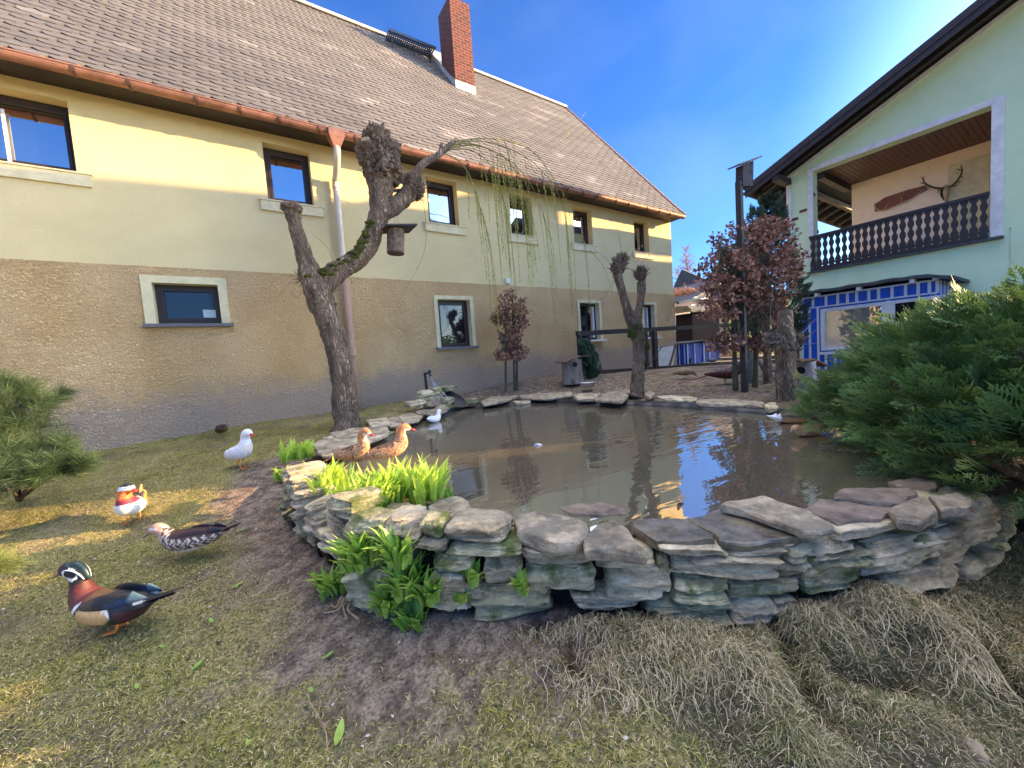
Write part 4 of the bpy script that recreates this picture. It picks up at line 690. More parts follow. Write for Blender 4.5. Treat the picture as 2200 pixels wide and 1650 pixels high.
for i, a in enumerate(arches):
    tw_ = MB(); P = [at(u, v, y=y1-.0+.08*i*(j/8)-.2*(i % 2)*(j/8)) for j, (u, v) in enumerate(a)]; strand(tw_, lf, P, .011, q, .25)
    for k in range(12):
        j = q.uniform(1.5, len(a)-1.01); j0 = int(j); f_ = j-j0; p = P[j0]*(1-f_)+P[min(j0+1, len(P)-1)]*f_
        d1 = at(0, 0, y=1)*0+np.array([q.uniform(.0, .22), q.uniform(-.1, .12), 0]); Lz = q.uniform(.55, 1.45)*(1.35 if p[0] > 3.2 else .9); Lz = min(Lz, p[2]-1.15)
        pts = [p, p+d1*.4+np.array([0, 0, -.12*Lz]), p+d1*.8+np.array([0, 0, -.45*Lz]), p+d1+np.array([q.uniform(-.03, .03), 0, -Lz])]
        strand(tw_, lf, pts, .0042, q, .95 if p[0] > 1.9 else .3)
    tw_.build('whip', m_twig, T1, True)
for a in ([(900, 395), (912, 450), (915, 520), (900, 570), (862, 640), (850, 650)], [(1150, 335), (1210, 300), (1260, 240)], [(1090, 305), (1130, 270), (1170, 225)], [(720, 575), (702, 530), (672, 505)], [(650, 600), (610, 590), (575, 620)], [(650, 605), (620, 610), (590, 650)], [(655, 610), (640, 640), (625, 625)]):
    tw_ = MB(); strand(tw_, lf, [at(u, v, y=y1-.1) for u, v in a], .0035, q, .05); tw_.build('whip', m_twig, T1, True)
lf.build('young_leaves', m_bud, T1)
# hanging log nest box
p = at(850, 515, y=5.2); NB = thing('hanging_log_box', p, 'bark covered log nest box with flat board roof hanging from the bent willow limb', 'nest box')
MB().tube([at(850, 545, y=5.2), at(850, 530, y=5.2), at(850, 494, y=5.2)], [.112, .11, .112], 24, step=.02, ridge=.07).build('log', m_knob, NB, True)
MB().beam(at(822, 492, y=5.2), at(887, 491, y=5.2), .36, .02).build('roof_board', m_bwood, NB)
MB().tube([at(848, 491, y=5.2), at(848, 462, y=5.2)], .003, 5).tube([at(858, 491, y=5.2), at(853, 462, y=5.25)], .003, 5).build('wire', m_metal, NB)
p = at(850, 545.5, y=5.2); MB().tube([p, p-np.array([0, 0, .003])], .095, 20).build('end_grain', m_brownw, NB)
# second willow, on the far bank
y2 = 3.95; T2 = thing('small_pollard_willow', (4.9, y2, .56), 'smaller forked pollard willow with a spiky head at the far rim of the pond', 'tree')
mb = MB(); limb(mb, y2, [(1366, 858, 38), (1369, 845, 31), (1371, 800, 26), (1373, 760, 25), (1372, 730, 29), (1364, 700, 32), (1350, 670, 20), (1340, 640, 17), (1331, 605, 17), (1325, 588, 20)], 16, .02); limb(mb, y2, [(1366, 712, 26), (1371, 675, 18), (1377, 640, 15), (1378, 606, 18)], 14, .02); mb.build('trunk', m_bark, T2, True)
mb = MB()
for a, b_, w_, sd_ in ((1376, 590, 25, 2), (1328, 574, 30, 1), (1337, 560, 22, 3)):
    mb = MB() if sd_ != 3 else mb; c = at(a, b_, y=y2); r = w_/2/FPX*depth(c); knob(mb, c, (r*.8, r*.8, r), sd_, .45); stubs(mb, c, (r, r, r), 110, sd_+40, .3, 1.2, .9, th=.007)
    if sd_ != 1: mb.build('pollard_head', m_knob, T2)
mb = MB(); lf = MB(); q = random.Random(5)
for a in ([(1335, 550), (1330, 500), (1326, 470)], [(1350, 560), (1362, 540), (1392, 520)], [(1322, 575), (1290, 545), (1262, 530)], [(1365, 585), (1400, 545), (1440, 548)], [(1325, 590), (1296, 640), (1262, 650)], [(1262, 530), (1300, 580), (1318, 640)]): mb = MB(); strand(mb, lf, [at(u, v, y=y2) for u, v in a], .003, q, .1); mb.build('whip', m_twig, T2, True)
lf.build('young_leaves', m_bud, T2)
mb = MB()
for a, b_, w_ in ((1385, 745, 20), (1378, 722, 22), (1358, 718, 18), (1368, 700, 20)): c = at(a, b_, y=y2-.05); r = w_/2/FPX*depth(c); knob(mb, c, (r, r*.8, r), a, .5)
mb.build('moss', m_moss, T2)
# willow stump at the right
y3 = 2.05; T3 = thing('willow_stump', (5.1, y3, .56), 'short thick willow stump with burrs and lichen at the right rim of the pond', 'tree stump')
mb = MB(); limb(mb, y3, [(1690, 872, 46), (1690, 855, 38), (1690, 810, 36), (1688, 770, 37), (1687, 740, 40), (1686, 715, 36), (1687, 690, 28), (1688, 668, 26)], 18, .015, .14); mb.build('trunk', m_bark, T3, True)
mb = MB()
for a, b_, w_, sd_ in ((1662, 732, 36, 1), (1708, 730, 34, 2), (1686, 745, 40, 3)): c = at(a, b_, y=y3); r = w_/2/FPX*depth(c)*.9; knob(mb, c, (r, r, r*.8), sd_+7, .5); stubs(mb, c, (r, r, r*.8), 45, sd_+60, .3, .8, .3, th=.004)
mb.build('burr', mat('grey_burr', lin(128, 116, 100), lin(74, 66, 58), scale=22, bump=.9, bscale=40, bdist=.02), T3)
mb = MB(); lf = MB()
for a in ([(1664, 720), (1655, 690), (1660, 620)], [(1720, 735), (1760, 705), (1800, 690)], [(1720, 740), (1770, 735), (1830, 715)], [(1716, 725), (1760, 680), (1810, 650)]): mb = MB(); strand(mb, lf, [at(u, v, y=y3) for u, v in a], .003, q, 0); mb.build('whip', m_grey, T3)
# ------------------------------------------------------------------ dry-leaved beeches
def leaf_cloud(seed, samples, size, n_each=1):
    """folded dry leaves; samples = list of centres"""
    r_ = np.random.RandomState(seed); V = []; Fq = []
    C = np.array(samples); N_ = len(C)
    d = r_.normal(0, 1, (N_, 3)); d[:, 2] -= .5; d /= np.linalg.norm(d, axis=1)[:, None]; e = np.cross(d, r_.normal(0, 1, (N_, 3))); e /= np.linalg.norm(e, axis=1)[:, None]; n = np.cross(d, e); s = (size*r_.uniform(.6, 1.25, N_))[:, None]
    v0 = C; v1 = C+d*s*.45+e*s*.34+n*s*.16; v2 = C+d*s+n*s*.25; v3 = C+d*s*.45-e*s*.34+n*s*.14; v4 = C+d*s*.5-n*s*.03
    V = np.stack([v0, v1, v2, v3, v4], 1).reshape(-1, 3); b_ = np.arange(N_)*5; F1 = np.stack([b_, b_+1, b_+2, b_+4], 1); F2 = np.stack([b_, b_+4, b_+2, b_+3], 1); return V, np.concatenate([F1, F2])
def beech(name, label, base, stems, blobs, n, size, seed, ylevel, rstem):
    T = thing(name, base, label, 'tree'); q = np.random.RandomState(seed); tk = MB(); P = []
    for st_ in stems: tk.tube([np.array(p) for p in st_], np.linspace(rstem, rstem*.35, len(st_)), 10, step=.06, ridge=.12, seed=seed)
    tk.build('trunk', m_trunk, T, True)
    W_ = np.array([b[3] for b in blobs], float); W_ /= W_.sum(); k = q.choice(len(blobs), n, p=W_)
    for i in k:
        b = blobs[i]; c, r = np.array(b[:3]), b[4]
        u = q.normal(0, 1, 3); u /= np.linalg.norm(u); rad = r*(.35+.65*q.random()**.5)
        P.append(c+u*rad*np.array([1, 1, b[5]]))
    P = np.array(P); keep = np.array([noise.noise(Vector(p*4.2)) > -.20 for p in P]); P = P[keep]
    br = MB(); 
    for i in range(0, len(P), 14):
        st_ = stems[q.randint(len(stems))]; t = q.uniform(.35, .95); j = t*(len(st_)-1); a = np.array(st_[int(j)]); a = a+(np.array(st_[min(int(j)+1, len(st_)-1)])-a)*(j-int(j)); br.tube([a, (a+P[i])/2+np.array([0, 0, .05]), P[i]], [rstem*.22, rstem*.12, .003], 4, cap=False)
    br.build('branches', m_trunk, T); V, F_ = leaf_cloud(seed, P, size); link('dry_leaves', V, F_, m_beech, T); return T
yb = 2.85
def B3(a, b_, y): return tuple(at(a, b_, y=y))
bl = [(*B3(1590, 520, yb), 3, .42, .8), (*B3(1645, 520, yb-.1), 4, .42, .9), (*B3(1560, 590, yb), 4, .42, .9), (*B3(1640, 600, yb-.15), 5, .45, 1), (*B3(1590, 640, yb), 3, .4, .8), (*B3(1545, 660, yb), 1.6, .28, .7), (*B3(1660, 670, yb-.2), 1.6, .28, .8), (*B3(1555, 735, yb+.05), 1.8, .26, .6), (*B3(1635, 733, yb-.2), 1.2, .2, .6), (*B3(1690, 560, yb-.3), 1, .25, 1)]
beech('copper_leaved_beech', 'big beech with clinging red brown dead leaves around the tall black pole', (5.8, 2.8, .57), [[B3(1580, 838, yb), B3(1578, 760, yb), B3(1575, 660, yb), B3(1585, 520, yb)], [B3(1622, 832, yb-.1), B3(1625, 740, yb-.1), B3(1630, 620, yb-.1), B3(1640, 500, yb-.1)], [B3(1600, 700, yb), B3(1560, 600, yb), B3(1545, 520, yb)]], bl, 7800, .066, 3, yb, .042)
yj = 6.15
bl = [(*B3(1097, 650, yj), 3, .28, .9), (*B3(1080, 680, yj), 2, .22, .8), (*B3(1118, 680, yj), 2, .24, 1), (*B3(1095, 720, yj), 2.5, .24, .9), (*B3(1110, 755, yj), 2.2, .24, .7), (*B3(1082, 760, yj), 1.4, .18, .7), (*B3(1068, 685, yj), .5, .13, .6)]
beech('young_beech', 'slender young beech with reddish dead leaves on three thin stems by the farmhouse wall', (4, yj, .66), [[B3(1087, 840, yj), B3(1086, 740, yj), B3(1085, 640, yj)], [B3(1106, 840, yj), B3(1103, 740, yj), B3(1100, 620, yj)], [B3(1110, 838, yj+.1), B3(1112, 740, yj), B3(1118, 640, yj)]], bl, 1700, .075, 5, yj, .028)
# dark conifer behind the beech
def sprays(seed, P, D, size, sub=9, width=.05, col=((.05, .09, .03), (.10, .14, .05))):
    """feathered conifer sprays at points P pointing along D"""
    r_ = np.random.RandomState(seed); N_ = len(P); D = D/np.linalg.norm(D, axis=1)[:, None]; E = np.cross(D, r_.normal(0, 1, (N_, 3))+np.array([0, 0, 1.2])); E /= np.linalg.norm(E, axis=1)[:, None]; Nn = np.cross(E, D); s = (size*r_.uniform(.6, 1.3, N_))[:, None]
    V = []; C = []; c0 = np.array(col[0]); c1 = np.array(col[1]); base = r_.random((N_, 1)); kind = (r_.random((N_, 1)) < .18)
    def quad(o, d, w_, L_, t):
        side = np.cross(d, Nn); side /= np.linalg.norm(side, axis=1)[:, None]
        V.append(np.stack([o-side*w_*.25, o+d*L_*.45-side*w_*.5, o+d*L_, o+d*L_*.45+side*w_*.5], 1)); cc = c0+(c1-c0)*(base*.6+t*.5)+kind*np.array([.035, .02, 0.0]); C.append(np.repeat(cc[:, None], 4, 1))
    for i in range(sub):
        t = (i+.5)/sub; o = P+D*s*t+np.array([0, 0, -.12])*s*t*t
        for sg in (-1, 1):
            a = .62+.2*r_.random(); d = D*math.cos(a)+E*sg*math.sin(a)+Nn*.10*r_.normal(0, 1, (N_, 1)); d /= np.linalg.norm(d, axis=1)[:, None]; L_ = s*(.48*(1-t)+.12); quad(o, d, s*width*1.5, L_, t)
            for u in (.35, .65):
                for s2 in (-1, 1):
                    d2 = d*.80+(E*s2*.5+D*.35)*.75+Nn*.25*r_.normal(0, 1, (N_, 1)); d2 /= np.linalg.norm(d2, axis=1)[:, None]; quad(o+d*L_*u, d2, s*width, L_*.42, t+.2)
    quad(P+D*s*.8, D, s*width, s*.35, 1)
    V = np.concatenate([v[:, None] for v in V], 1); C = np.concatenate([c[:, None] for c in C], 1); nq = V.shape[1]*N_
    return V.reshape(-1, 3), np.arange(nq*4).reshape(-1, 4), C.reshape(-1, 3)
T = thing('dark_conifer', (6.6, 2.9, .57), 'dark green conifer whose tips show above the big beech', 'tree')
MB().tube([(6.7, 2.85, .5), (6.7, 2.85, 2.6)], [.07, .02], 8).build('trunk', m_bark, T)
P = []; D = []
for k in range(1300):
    t = nrs.random(); c = at(1655, 430+t*330, y=2.9+.3); a = nrs.uniform(0, 6.28); r = .06+.46*min(1, t*1.6)*nrs.random()**.5; P.append(c+np.array([math.cos(a)*r, math.sin(a)*r, 0])); D.append([math.cos(a), math.sin(a), .9])
for a_, b_ in ((1622, 455), (1668, 438)):
    for k in range(60): t = nrs.random(); a = nrs.uniform(0, 6.28); P.append(at(a_, b_+t*70, y=3.0)+np.array([math.cos(a), math.sin(a), 0])*.12*t); D.append([math.cos(a), math.sin(a), 1.6])
V, F_, C = sprays(3, np.array(P), np.array(D), .14, 5, .09, ((.02, .045, .03), (.05, .085, .05))); link('crown', V, F_, m_jun, T, False, C)
# ------------------------------------------------------------------ juniper
JC = np.array([4.05, .02, .55]); J = thing('juniper_bush', (4.0, 0, .4), 'large spreading green juniper overhanging the right side of the pond', 'shrub')
q = nrs; P = []; D = []
lobes = [((4.0, .22, .82), (1.0, .90, .62)), ((4.35, -.3, .92), (1.0, 1.0, .58)), ((3.5, .38, .68), (.75, .48, .38)), ((4.2, .72, .70), (.70, .42, .40)), ((3.2, .05, .60), (.6, .45, .32)), ((3.6, -.6, .70), (1.0, .8, .44)), ((4.6, -.9, .82), (1.0, .8, .48)), ((3.1, -.8, .50), (.8, .6, .28)), ((4.45, .6, .85), (.55, .5, .42)), ((4.12, 1.05, .64), (.55, .34, .26))]
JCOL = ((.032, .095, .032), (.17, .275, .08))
for c, r in lobes:
    c = np.array(c); r = np.array(r); n = int(620*(r[0]*r[1]+r[0]*r[2])) 
    u = q.normal(0, 1, (n, 3)); u /= np.linalg.norm(u, axis=1)[:, None]; u[:, 2] = np.where(u[:, 2] < -.5, -u[:, 2], u[:, 2]); rad = (.55+.45*q.random(n)**.45)
    rad *= 1+.16*np.array([noise.noise(Vector(tuple(v*2.4+c))) for v in u])
    p = c+u*r*rad[:, None]; d = u*np.array([1, 1, .35])+np.array([-.12, .08, .30])+q.normal(0, .22, (n, 3)); P.append(p); D.append(d)
P = np.concatenate(P); D = np.concatenate(D); k = (P[:, 2] > .58)|(P[:, 0] < 3.0); k &= P[:, 2] > .35; P = P[k]; D = D[k]
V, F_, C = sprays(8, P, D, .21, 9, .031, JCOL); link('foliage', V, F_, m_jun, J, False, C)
mb = MB()
for k in range(26):
    a = rng.uniform(1.2, 5.2); L_ = rng.uniform(.6, 1.1); s = (3.9+rng.uniform(-.2, .2), -.2+rng.uniform(-.2, .2), .35); mb.tube([s, (s[0]+math.cos(a)*L_*.5, s[1]+math.sin(a)*L_*.5, .5+rng.random()*.3), (s[0]+math.cos(a)*L_, s[1]+math.sin(a)*L_, .65+rng.random()*.9)], [.035, .022, .008], 6, step=.08, wob=.1)
mb.build('branches', m_bark, J)
# ------------------------------------------------------------------ pine at the left
def tuft(V, C, p, d, L_, n, r_, c0, c1, w_=.0009, spread=.85):
    d = np.array(d, float); d /= np.linalg.norm(d)
    for k in range(n):
        s = r_.random(); o = p+d*L_*1.1*s; e = r_.normal(0, 1, 3); e -= d*np.dot(e, d); e /= np.linalg.norm(e); v = d*(1-spread*.55)+e*spread; v /= np.linalg.norm(v); l_ = L_*r_.uniform(.6, 1.1); sd_ = np.cross(v, r_.normal(0, 1, 3)); sd_ /= np.linalg.norm(sd_); m_ = o+v*l_*.55+d*l_*.05; t_ = o+v*l_+d*l_*.18+np.array([0, 0, -.01])
        V += [o-sd_*w_*.6, o+sd_*w_*.6, m_+sd_*w_, m_-sd_*w_, t_+sd_*w_*.2, t_-sd_*w_*.2]; c = c0+(c1-c0)*r_.random(); C += [c]*6
def pine(name, label, base, clumps, seed, c0, c1):
    T = thing(name, base, label, 'shrub'); V = []; C = []; r_ = np.random.RandomState(seed); mb = MB(); base = np.array(base)
    for (a, b_, dep, n, rad, L_) in clumps:
        dd = _r*(a-1100)/FPX+_u*(825-b_)/FPX+_f; c = np.array([0, 0, CAMH])+dd*dep; mb.tube([base, (base+c)/2+np.array([0, 0, .03]), c], [.018, .012, .005], 6, step=.05)
        for k in range(n):
            u = r_.normal(0, 1, 3); u /= np.linalg.norm(u); p = c+u*rad*r_.random()**.6; d = u*.8+np.array([0, 0, 1.0]); tuft(V, C, p, d, L_, 150, r_, np.array(c0), np.array(c1))
    mb.build('branches', m_bark, T); V = np.array(V); n = len(V)//6; b_ = np.arange(n)*6; F_ = np.concatenate([np.stack([b_, b_+1, b_+2, b_+3], 1), np.stack([b_+3, b_+2, b_+4, b_+5], 1)]); link('needles', V, F_, m_pine, T, False, C)
pine('young_pine', 'bushy young pine with long green needles at the left edge by the wall', at(40, 1075, z=.34), [(45, 870, 3.0, 34, .17, .11), (-30, 860, 3.0, 30, .22, .11), (30, 940, 3.0, 30, .20, .11), (110, 1000, 2.95, 26, .13, .11), (150, 1010, 2.9, 16, .09, .10), (40, 1010, 2.85, 34, .20, .11), (-30, 960, 2.8, 30, .20, .11), (90, 1030, 2.8, 14, .1, .10), (20, 1050, 2.7, 16, .14, .10)], 3, (.028, .055, .020), (.07, .12, .045))
pine('pine_sprig', 'sunlit yellowish pine tip poking in at the left edge in front of the wood duck', at(-60, 1290, z=.24), [(-25, 1225, 1.75, 14, .06, .07)], 6, (.11, .15, .04), (.20, .23, .06))
# ------------------------------------------------------------------ stones
def stone(mb, c, tx, L_, D_, H_, seed, pw=5, amp=.09, cuts=4, n=7):
    """angular quarry stone: centre c, long axis tx (plan), length, depth, height"""
    q = random.Random(seed); tx = np.array([tx[0], tx[1], 0.0]); tx /= np.linalg.norm(tx); ty = np.array([-tx[1], tx[0], 0]); tz = np.array([0, 0, 1.0]); vid = {}; vs = []; fs = []
    pl = []
    for k in range(cuts): v = np.array([q.gauss(0, .8), q.gauss(0, 1), q.gauss(0, .8)]); v /= np.linalg.norm(v); pl.append((v, q.uniform(.98, 1.25)))
    sh = [q.uniform(-.12, .12) for _ in range(3)]
    def vert(p):
        key = tuple(round(a, 4) for a in p)
        if key in vid: return vid[key]
        p = np.array(p); k = (abs(p)**pw).sum()**(1/pw); u = p/k
        for v, dd in pl:
            e = u@v-dd
            if e > 0: u = u-v*e*.9
        s = Vector(tuple(u*1.6))+Vector((seed*3.7, 0, 0)); s2 = Vector(tuple(u*5))+Vector((0, seed*1.3, 0)); u = u*(1+amp*noise.noise(s)+amp*.45*noise.noise(s2)+amp*.35*noise.noise(s2*2.6)+amp*.25*noise.noise(s2*6)); bed = noise.cell(Vector((seed*2.1, 0, u[2]*H_*30+.7*noise.noise(s)))); u[1] = u[1]*(1+.16*(bed-.5)); u[0] = u[0]*(1+.05*(bed-.5)); u = u+np.array([sh[0]*u[2], 0, sh[1]*u[0]*.5])
        vs.append(np.array(c)+tx*u[0]*L_/2+ty*u[1]*D_/2+tz*u[2]*H_/2); vid[key] = len(vs)-1; return len(vs)-1
    g = [-1+2*i/n for i in range(n+1)]
    for ax in range(3):
        for s in (-1, 1):
            for i in range(n):
                for j in range(n):
                    cs_ = []
                    for a, b_ in ((i, j), (i+1, j), (i+1, j+1), (i, j+1)):
                        p = [0, 0, 0]; p[ax] = s; o = [k for k in range(3) if k != ax]; p[o[0]] = g[a]; p[o[1]] = g[b_]; cs_.append(vert(p))
                    if (s > 0) != (ax == 1): fs.append(tuple(cs_))
                    else: fs.append(tuple(cs_[::-1]))
    mb.add(vs, fs); return mb
def on_wall(px, py):
    """where the sight line of a pixel meets the outer face of the retaining wall"""
    d = _r*(px-1100)/FPX+_u*(825-py)/FPX+_f; best = None
    for a, b_ in zip(WB[:-1], WB[1:]):
        e = b_-a; M = np.array([[d[0], -e[0]], [d[1], -e[1]]])
        try: t, s = np.linalg.solve(M, a)
        except np.linalg.LinAlgError: continue
        if t > 0 and -.02 <= s <= 1.02 and (best is None or t < best[0]): best = (t, e/np.linalg.norm(e))
    if best is None: return None
    return np.array([0, 0, CAMH])+d*best[0], best[1]
DW = thing('dry_stone_wall', (.8, 1.55, .2), 'low curved dry stone wall of mossy grey stones holding the raised pond', 'stone wall')
z6 = [(120,600,215,725),(150,440,260,590),(200,570,290,705),(195,705,285,780),(260,640,400,820),(225,775,290,835),(275,785,365,872),(390,700,545,840),(395,605,560,705),(360,810,520,945),(530,730,720,880),(715,745,965,890),(745,900,890,1020),(560,1035,745,1290),(705,1035,880,1300),(1035,935,1275,1043),(1030,1047,1250,1290),(965,845,1125,922),(975,740,1110,842),(1112,765,1482,866),(1130,872,1570,950),(1235,1100,1330,1185),(1340,950,1575,1118),(1262,1125,1745,1320),(1570,900,1978,1000),(1575,1003,2015,1158)]
z7 = [(-60,825,270,905),(0,897,352,1092),(272,850,338,920),(342,850,912,952),(358,960,652,1085),(282,780,642,845),(640,785,1012,882),(205,1078,672,1200),(-190,1045,172,1140),(655,965,1028,1062),(905,880,1088,962),(1060,755,1300,852),(1040,820,1405,1012),(1205,670,1560,745),(1560,655,1712,728),(1395,730,1782,950),(1722,665,1965,890),(1680,600,1870,662),(1920,540,2075,722),(1735,560,1925,610),(1512,905,1870,1020),(1855,835,2130,970),(2010,720,2140,825),(2070,560,2190,740),(960,780,1080,870),(665,1065,890,1205),(885,1065,1025,1200),(1590,730,1700,800),(1880,640,2040,790)]
rects = [(a/2.75+550, b/2.75+850, c/2.75+550, d/2.75+850) for a, b, c, d in z6]+[(a/2.444+1300, b/2.444+850, c/2.444+1300, d/2.444+850) for a, b, c, d in z7]
for i, (a, b_, c, d) in enumerate(rects):
    if a < 1253 < c and i == 26: a = 1262
    m_ = on_wall((a+c)/2, (b_+d)/2)
    if m_ is None: continue
    pc, tx = m_; l_, r_ = on_wall(a, (b_+d)/2), on_wall(c, (b_+d)/2); t_, u_ = on_wall((a+c)/2, b_), on_wall((a+c)/2, d)
    if l_ is None or r_ is None: Lw = (c-a)/FPX*depth(pc)
    else:
        Lw = np.linalg.norm((r_[0]-l_[0])[:2])
        Lw = min(Lw, (c-a)/FPX*depth(pc)*1.6)
    Hw = abs(t_[0][2]-u_[0][2]); Hw = min(Hw, .3); nrm = np.array([-tx[1], tx[0], 0]); nrm *= np.sign(nrm@(np.array([2.5, 2.8, 0])-pc)*np.array(1.0)) if abs(nrm@(np.array([2.5, 2.8, 0])-pc)) > 0 else 1
    Dp = .22 if Lw > .12 else .16; pc2 = pc+nrm*(Dp/2-.02); tt = np.array([tx[0], tx[1], 0])
    mb = MB(); stone(mb, pc2, tt, Lw*.98, Dp, Hw*.97, i+1, 14, .07, 7, 15); mb.build('stone', m_stone2 if (i*7) % 5 < 2 else m_stone, DW)
# earth and rubble behind the faces
core = MB(); cen = np.array([2.6, 2.6]); ring = []
for k, p in enumerate(WB):
    v = (cen-p)/np.linalg.norm(cen-p); zg = .46 if 2 < k else .44; a = p+v*.10; b_ = p+v*.62; ring.append([(*a, 0.0), (*(p+v*.11), zg-.06), (*(p+v*.17), zg), (*b_, zg), (*b_, 0)])
n = len(ring[0]); core.add([p for r in ring for p in r], [(i*n+j, (i+1)*n+j, (i+1)*n+j+1, i*n+j+1) for i in range(len(ring)-1) for j in range(n-1)]); core.build('earth_core', m_soil, DW)
def slab(name, poly, z, th, m, seed, label=None, group=None, tilt=(0, 0), step=.02, cat='stone slab', rough_=.012):
    """flat stone from an outline in pixels lying at height z"""
    P = np.array([at(a, b_, z=z)[:2] for a, b_ in poly]); q = random.Random(seed); out = []
    for i in range(len(P)):
        a, b_ = P[i], P[(i+1) % len(P)]; k = max(1, int(np.linalg.norm(b_-a)/step))
        for j in range(k): p = a+(b_-a)*j/k; nn = noise.noise(Vector((p[0]*9, p[1]*9, seed))); out.append(p+np.array([nn, noise.noise(Vector((p[1]*9, p[0]*9, seed+5)))])*.020)
    out = np.array(out); c = out.mean(0); n = len(out); V = []; levels = [(.93, -th), (.985, -th*.75), (1.0, -th*.35), (.985, -th*.08), (.94, 0), (.8, 0), (.6, 0), (.35, 0), (.12, 0)]
    for s, dz_ in levels:
        for p in out:
            r_ = c+(p-c)*s; edge = noise.noise(Vector((r_[0]*14, r_[1]*14, dz_*40+seed)))*.008 if -th < dz_ < -.0001 else 0; r_ = r_+(p-c)/max(1e-6, np.linalg.norm(p-c))*edge
            zz = z+dz_+(noise.noise(Vector((r_[0]*6, r_[1]*6, seed)))*rough_+noise.noise(Vector((r_[0]*22, r_[1]*22, seed)))*rough_*.5 if dz_ > -th*.2 else 0)+(r_[0]-c[0])*tilt[0]+(r_[1]-c[1])*tilt[1]; V.append((r_[0], r_[1], zz))
    Fs = [(i*n+j, i*n+(j+1) % n, (i+1)*n+(j+1) % n, (i+1)*n+j) for i in range(len(levels)-1) for j in range(n)]+[tuple(range(n-1, -1, -1)), tuple((len(levels)-1)*n+j for j in range(n))]
    o = link(name, V, Fs, m, None)
    bm_fix(o); 
    if label: tag(o, label, cat, group)
    return o
def bm_fix(o):
    import bmesh
    bm = bmesh.new(); bm.from_mesh(o.data); bmesh.ops.recalc_face_normals(bm, faces=bm.faces); bm.to_mesh(o.data); bm.free()
f6 = lambda *p: [(a/2.75+550, b/2.75+850) for a, b in p]; f7 = lambda *p: [(a/2.444+1300, b/2.444+850) for a, b in p]
CG = 'flat capstones on the near rim of the pond'
slab('capstone', f6((1120, 690), (1250, 672), (1480, 680), (1515, 720), (1500, 760), (1400, 775), (1290, 750), (1180, 735)), .56, .035, m_slab, 1, 'long pale capstone on the near rim, first one right of the leafy clumps', CG)
slab('capstone', f6((1545, 690), (1700, 682), (1800, 690), (1960, 750), (1945, 830), (1900, 865), (1760, 860), (1640, 830), (1560, 800), (1520, 740)), .575, .06, m_slab, 2, 'thick buff block-like capstone left of the triangular one', CG)
slab('capstone', [(1310, 1110), (1322, 1112), (1358, 1150), (1393, 1184), (1390, 1190), (1320, 1180), (1252, 1178), (1250, 1160), (1272, 1135)], .565, .05, m_slab, 3, 'pale triangular capstone with its point towards the water', CG)
slab('capstone', f7((130, 655), (270, 640), (430, 645), (590, 735), (585, 755), (430, 765), (270, 760), (215, 740), (150, 690)), .535, .045, m_wet, 4, 'dark mottled capstone right of the triangular one', CG)
slab('capstone', f7((435, 640), (600, 590), (720, 605), (860, 660), (1025, 715), (1022, 745), (900, 755), (700, 765), (600, 755), (592, 738)), .53, .045, m_wet, 5, 'wet shining slab partly under a lifted one', CG)
slab('capstone', f7((605, 575), (700, 545), (820, 523), (930, 560), (1060, 600), (1195, 660), (1195, 690), (1130, 715), (1040, 705), (880, 650), (725, 600)), .575, .035, m_slab, 6, 'large light slab lying slanted on top of a wet one', CG)
slab('capstone', f7((1050, 600), (1120, 540), (1200, 545), (1380, 560), (1530, 570), (1535, 600), (1440, 640), (1210, 672), (1130, 640)), .55, .05, m_red, 7, 'reddish wet slab with a white streak right of the slanted slab', CG)
slab('capstone', f7((1190, 510), (1310, 478), (1480, 480), (1600, 480), (1640, 500), (1560, 560), (1380, 552), (1210, 540)), .57, .03, m_red, 8, 'reddish slab lying over the one with the white streak', CG)
slab('capstone', f7((1490, 600), (1560, 560), (1690, 525), (1740, 580), (1748, 610), (1640, 650), (1520, 640)), .565, .05, m_slab, 9, 'brownish grey capstone under the juniper tips, right of the red slabs', CG)
slab('capstone', f7((1700, 520), (1830, 510), (1930, 560), (1900, 595), (1760, 595)), .565, .04, m_slab, 10, 'rounded capstone right of the brownish grey one in the bush shade', CG)
slab('capstone', f7((1500, 440), (1620, 430), (1760, 450), (1700, 500), (1610, 500)), .55, .04, m_red, 11, 'dark reddish slab at the water under the juniper', CG)
slab('sunken_slab', [(1200, 1092), (1235, 1080), (1290, 1077), (1330, 1085), (1342, 1103), (1290, 1108), (1230, 1104)], .507, .03, m_red, 12, 'reddish slab half under water behind the thick buff capstone', None)
slab('capstone', f6((1010, 650), (1080, 610), (1180, 590), (1250, 620), (1255, 650), (1130, 690), (1030, 710)), .545, .04, m_slab, 13, 'rounded grey capstone touching the right edge of the bright leaves', CG)
slab('capstone', f6((758, 665), (800, 630), (900, 625), (985, 680), (1000, 735), (950, 745), (860, 730), (780, 715)), .565, .05, m_slab, 14, 'brown layered capstone below the bright leaf clumps', CG)
slab('capstone', f6((405, 640), (430, 612), (540, 605), (560, 640), (540, 690), (450, 690)), .56, .05, m_slab, 15, 'angular sunlit capstone under the left bright leaf clump', CG)
slab('capstone', f6((160, 470), (200, 410), (300, 410), (320, 440), (250, 500), (250, 560), (165, 520)), .575, .04, m_slab, 16, 'layered grey capstone at the left end of the wall', CG)
slab('capstone', f6((255, 545), (300, 440), (370, 440), (345, 520), (335, 570), (260, 590)), .58, .04, m_slab, 17, 'sunlit flat capstone between the leaf clumps at the left end', CG)
slab('capstone', f6((700, 740), (830, 740), (960, 780), (930, 850), (830, 840), (720, 800)), .52, .05, m_slab, 18, 'brown flat stone between the two hanging leaf clumps', CG)
LG = 'flat stones on the left and far rim of the pond'
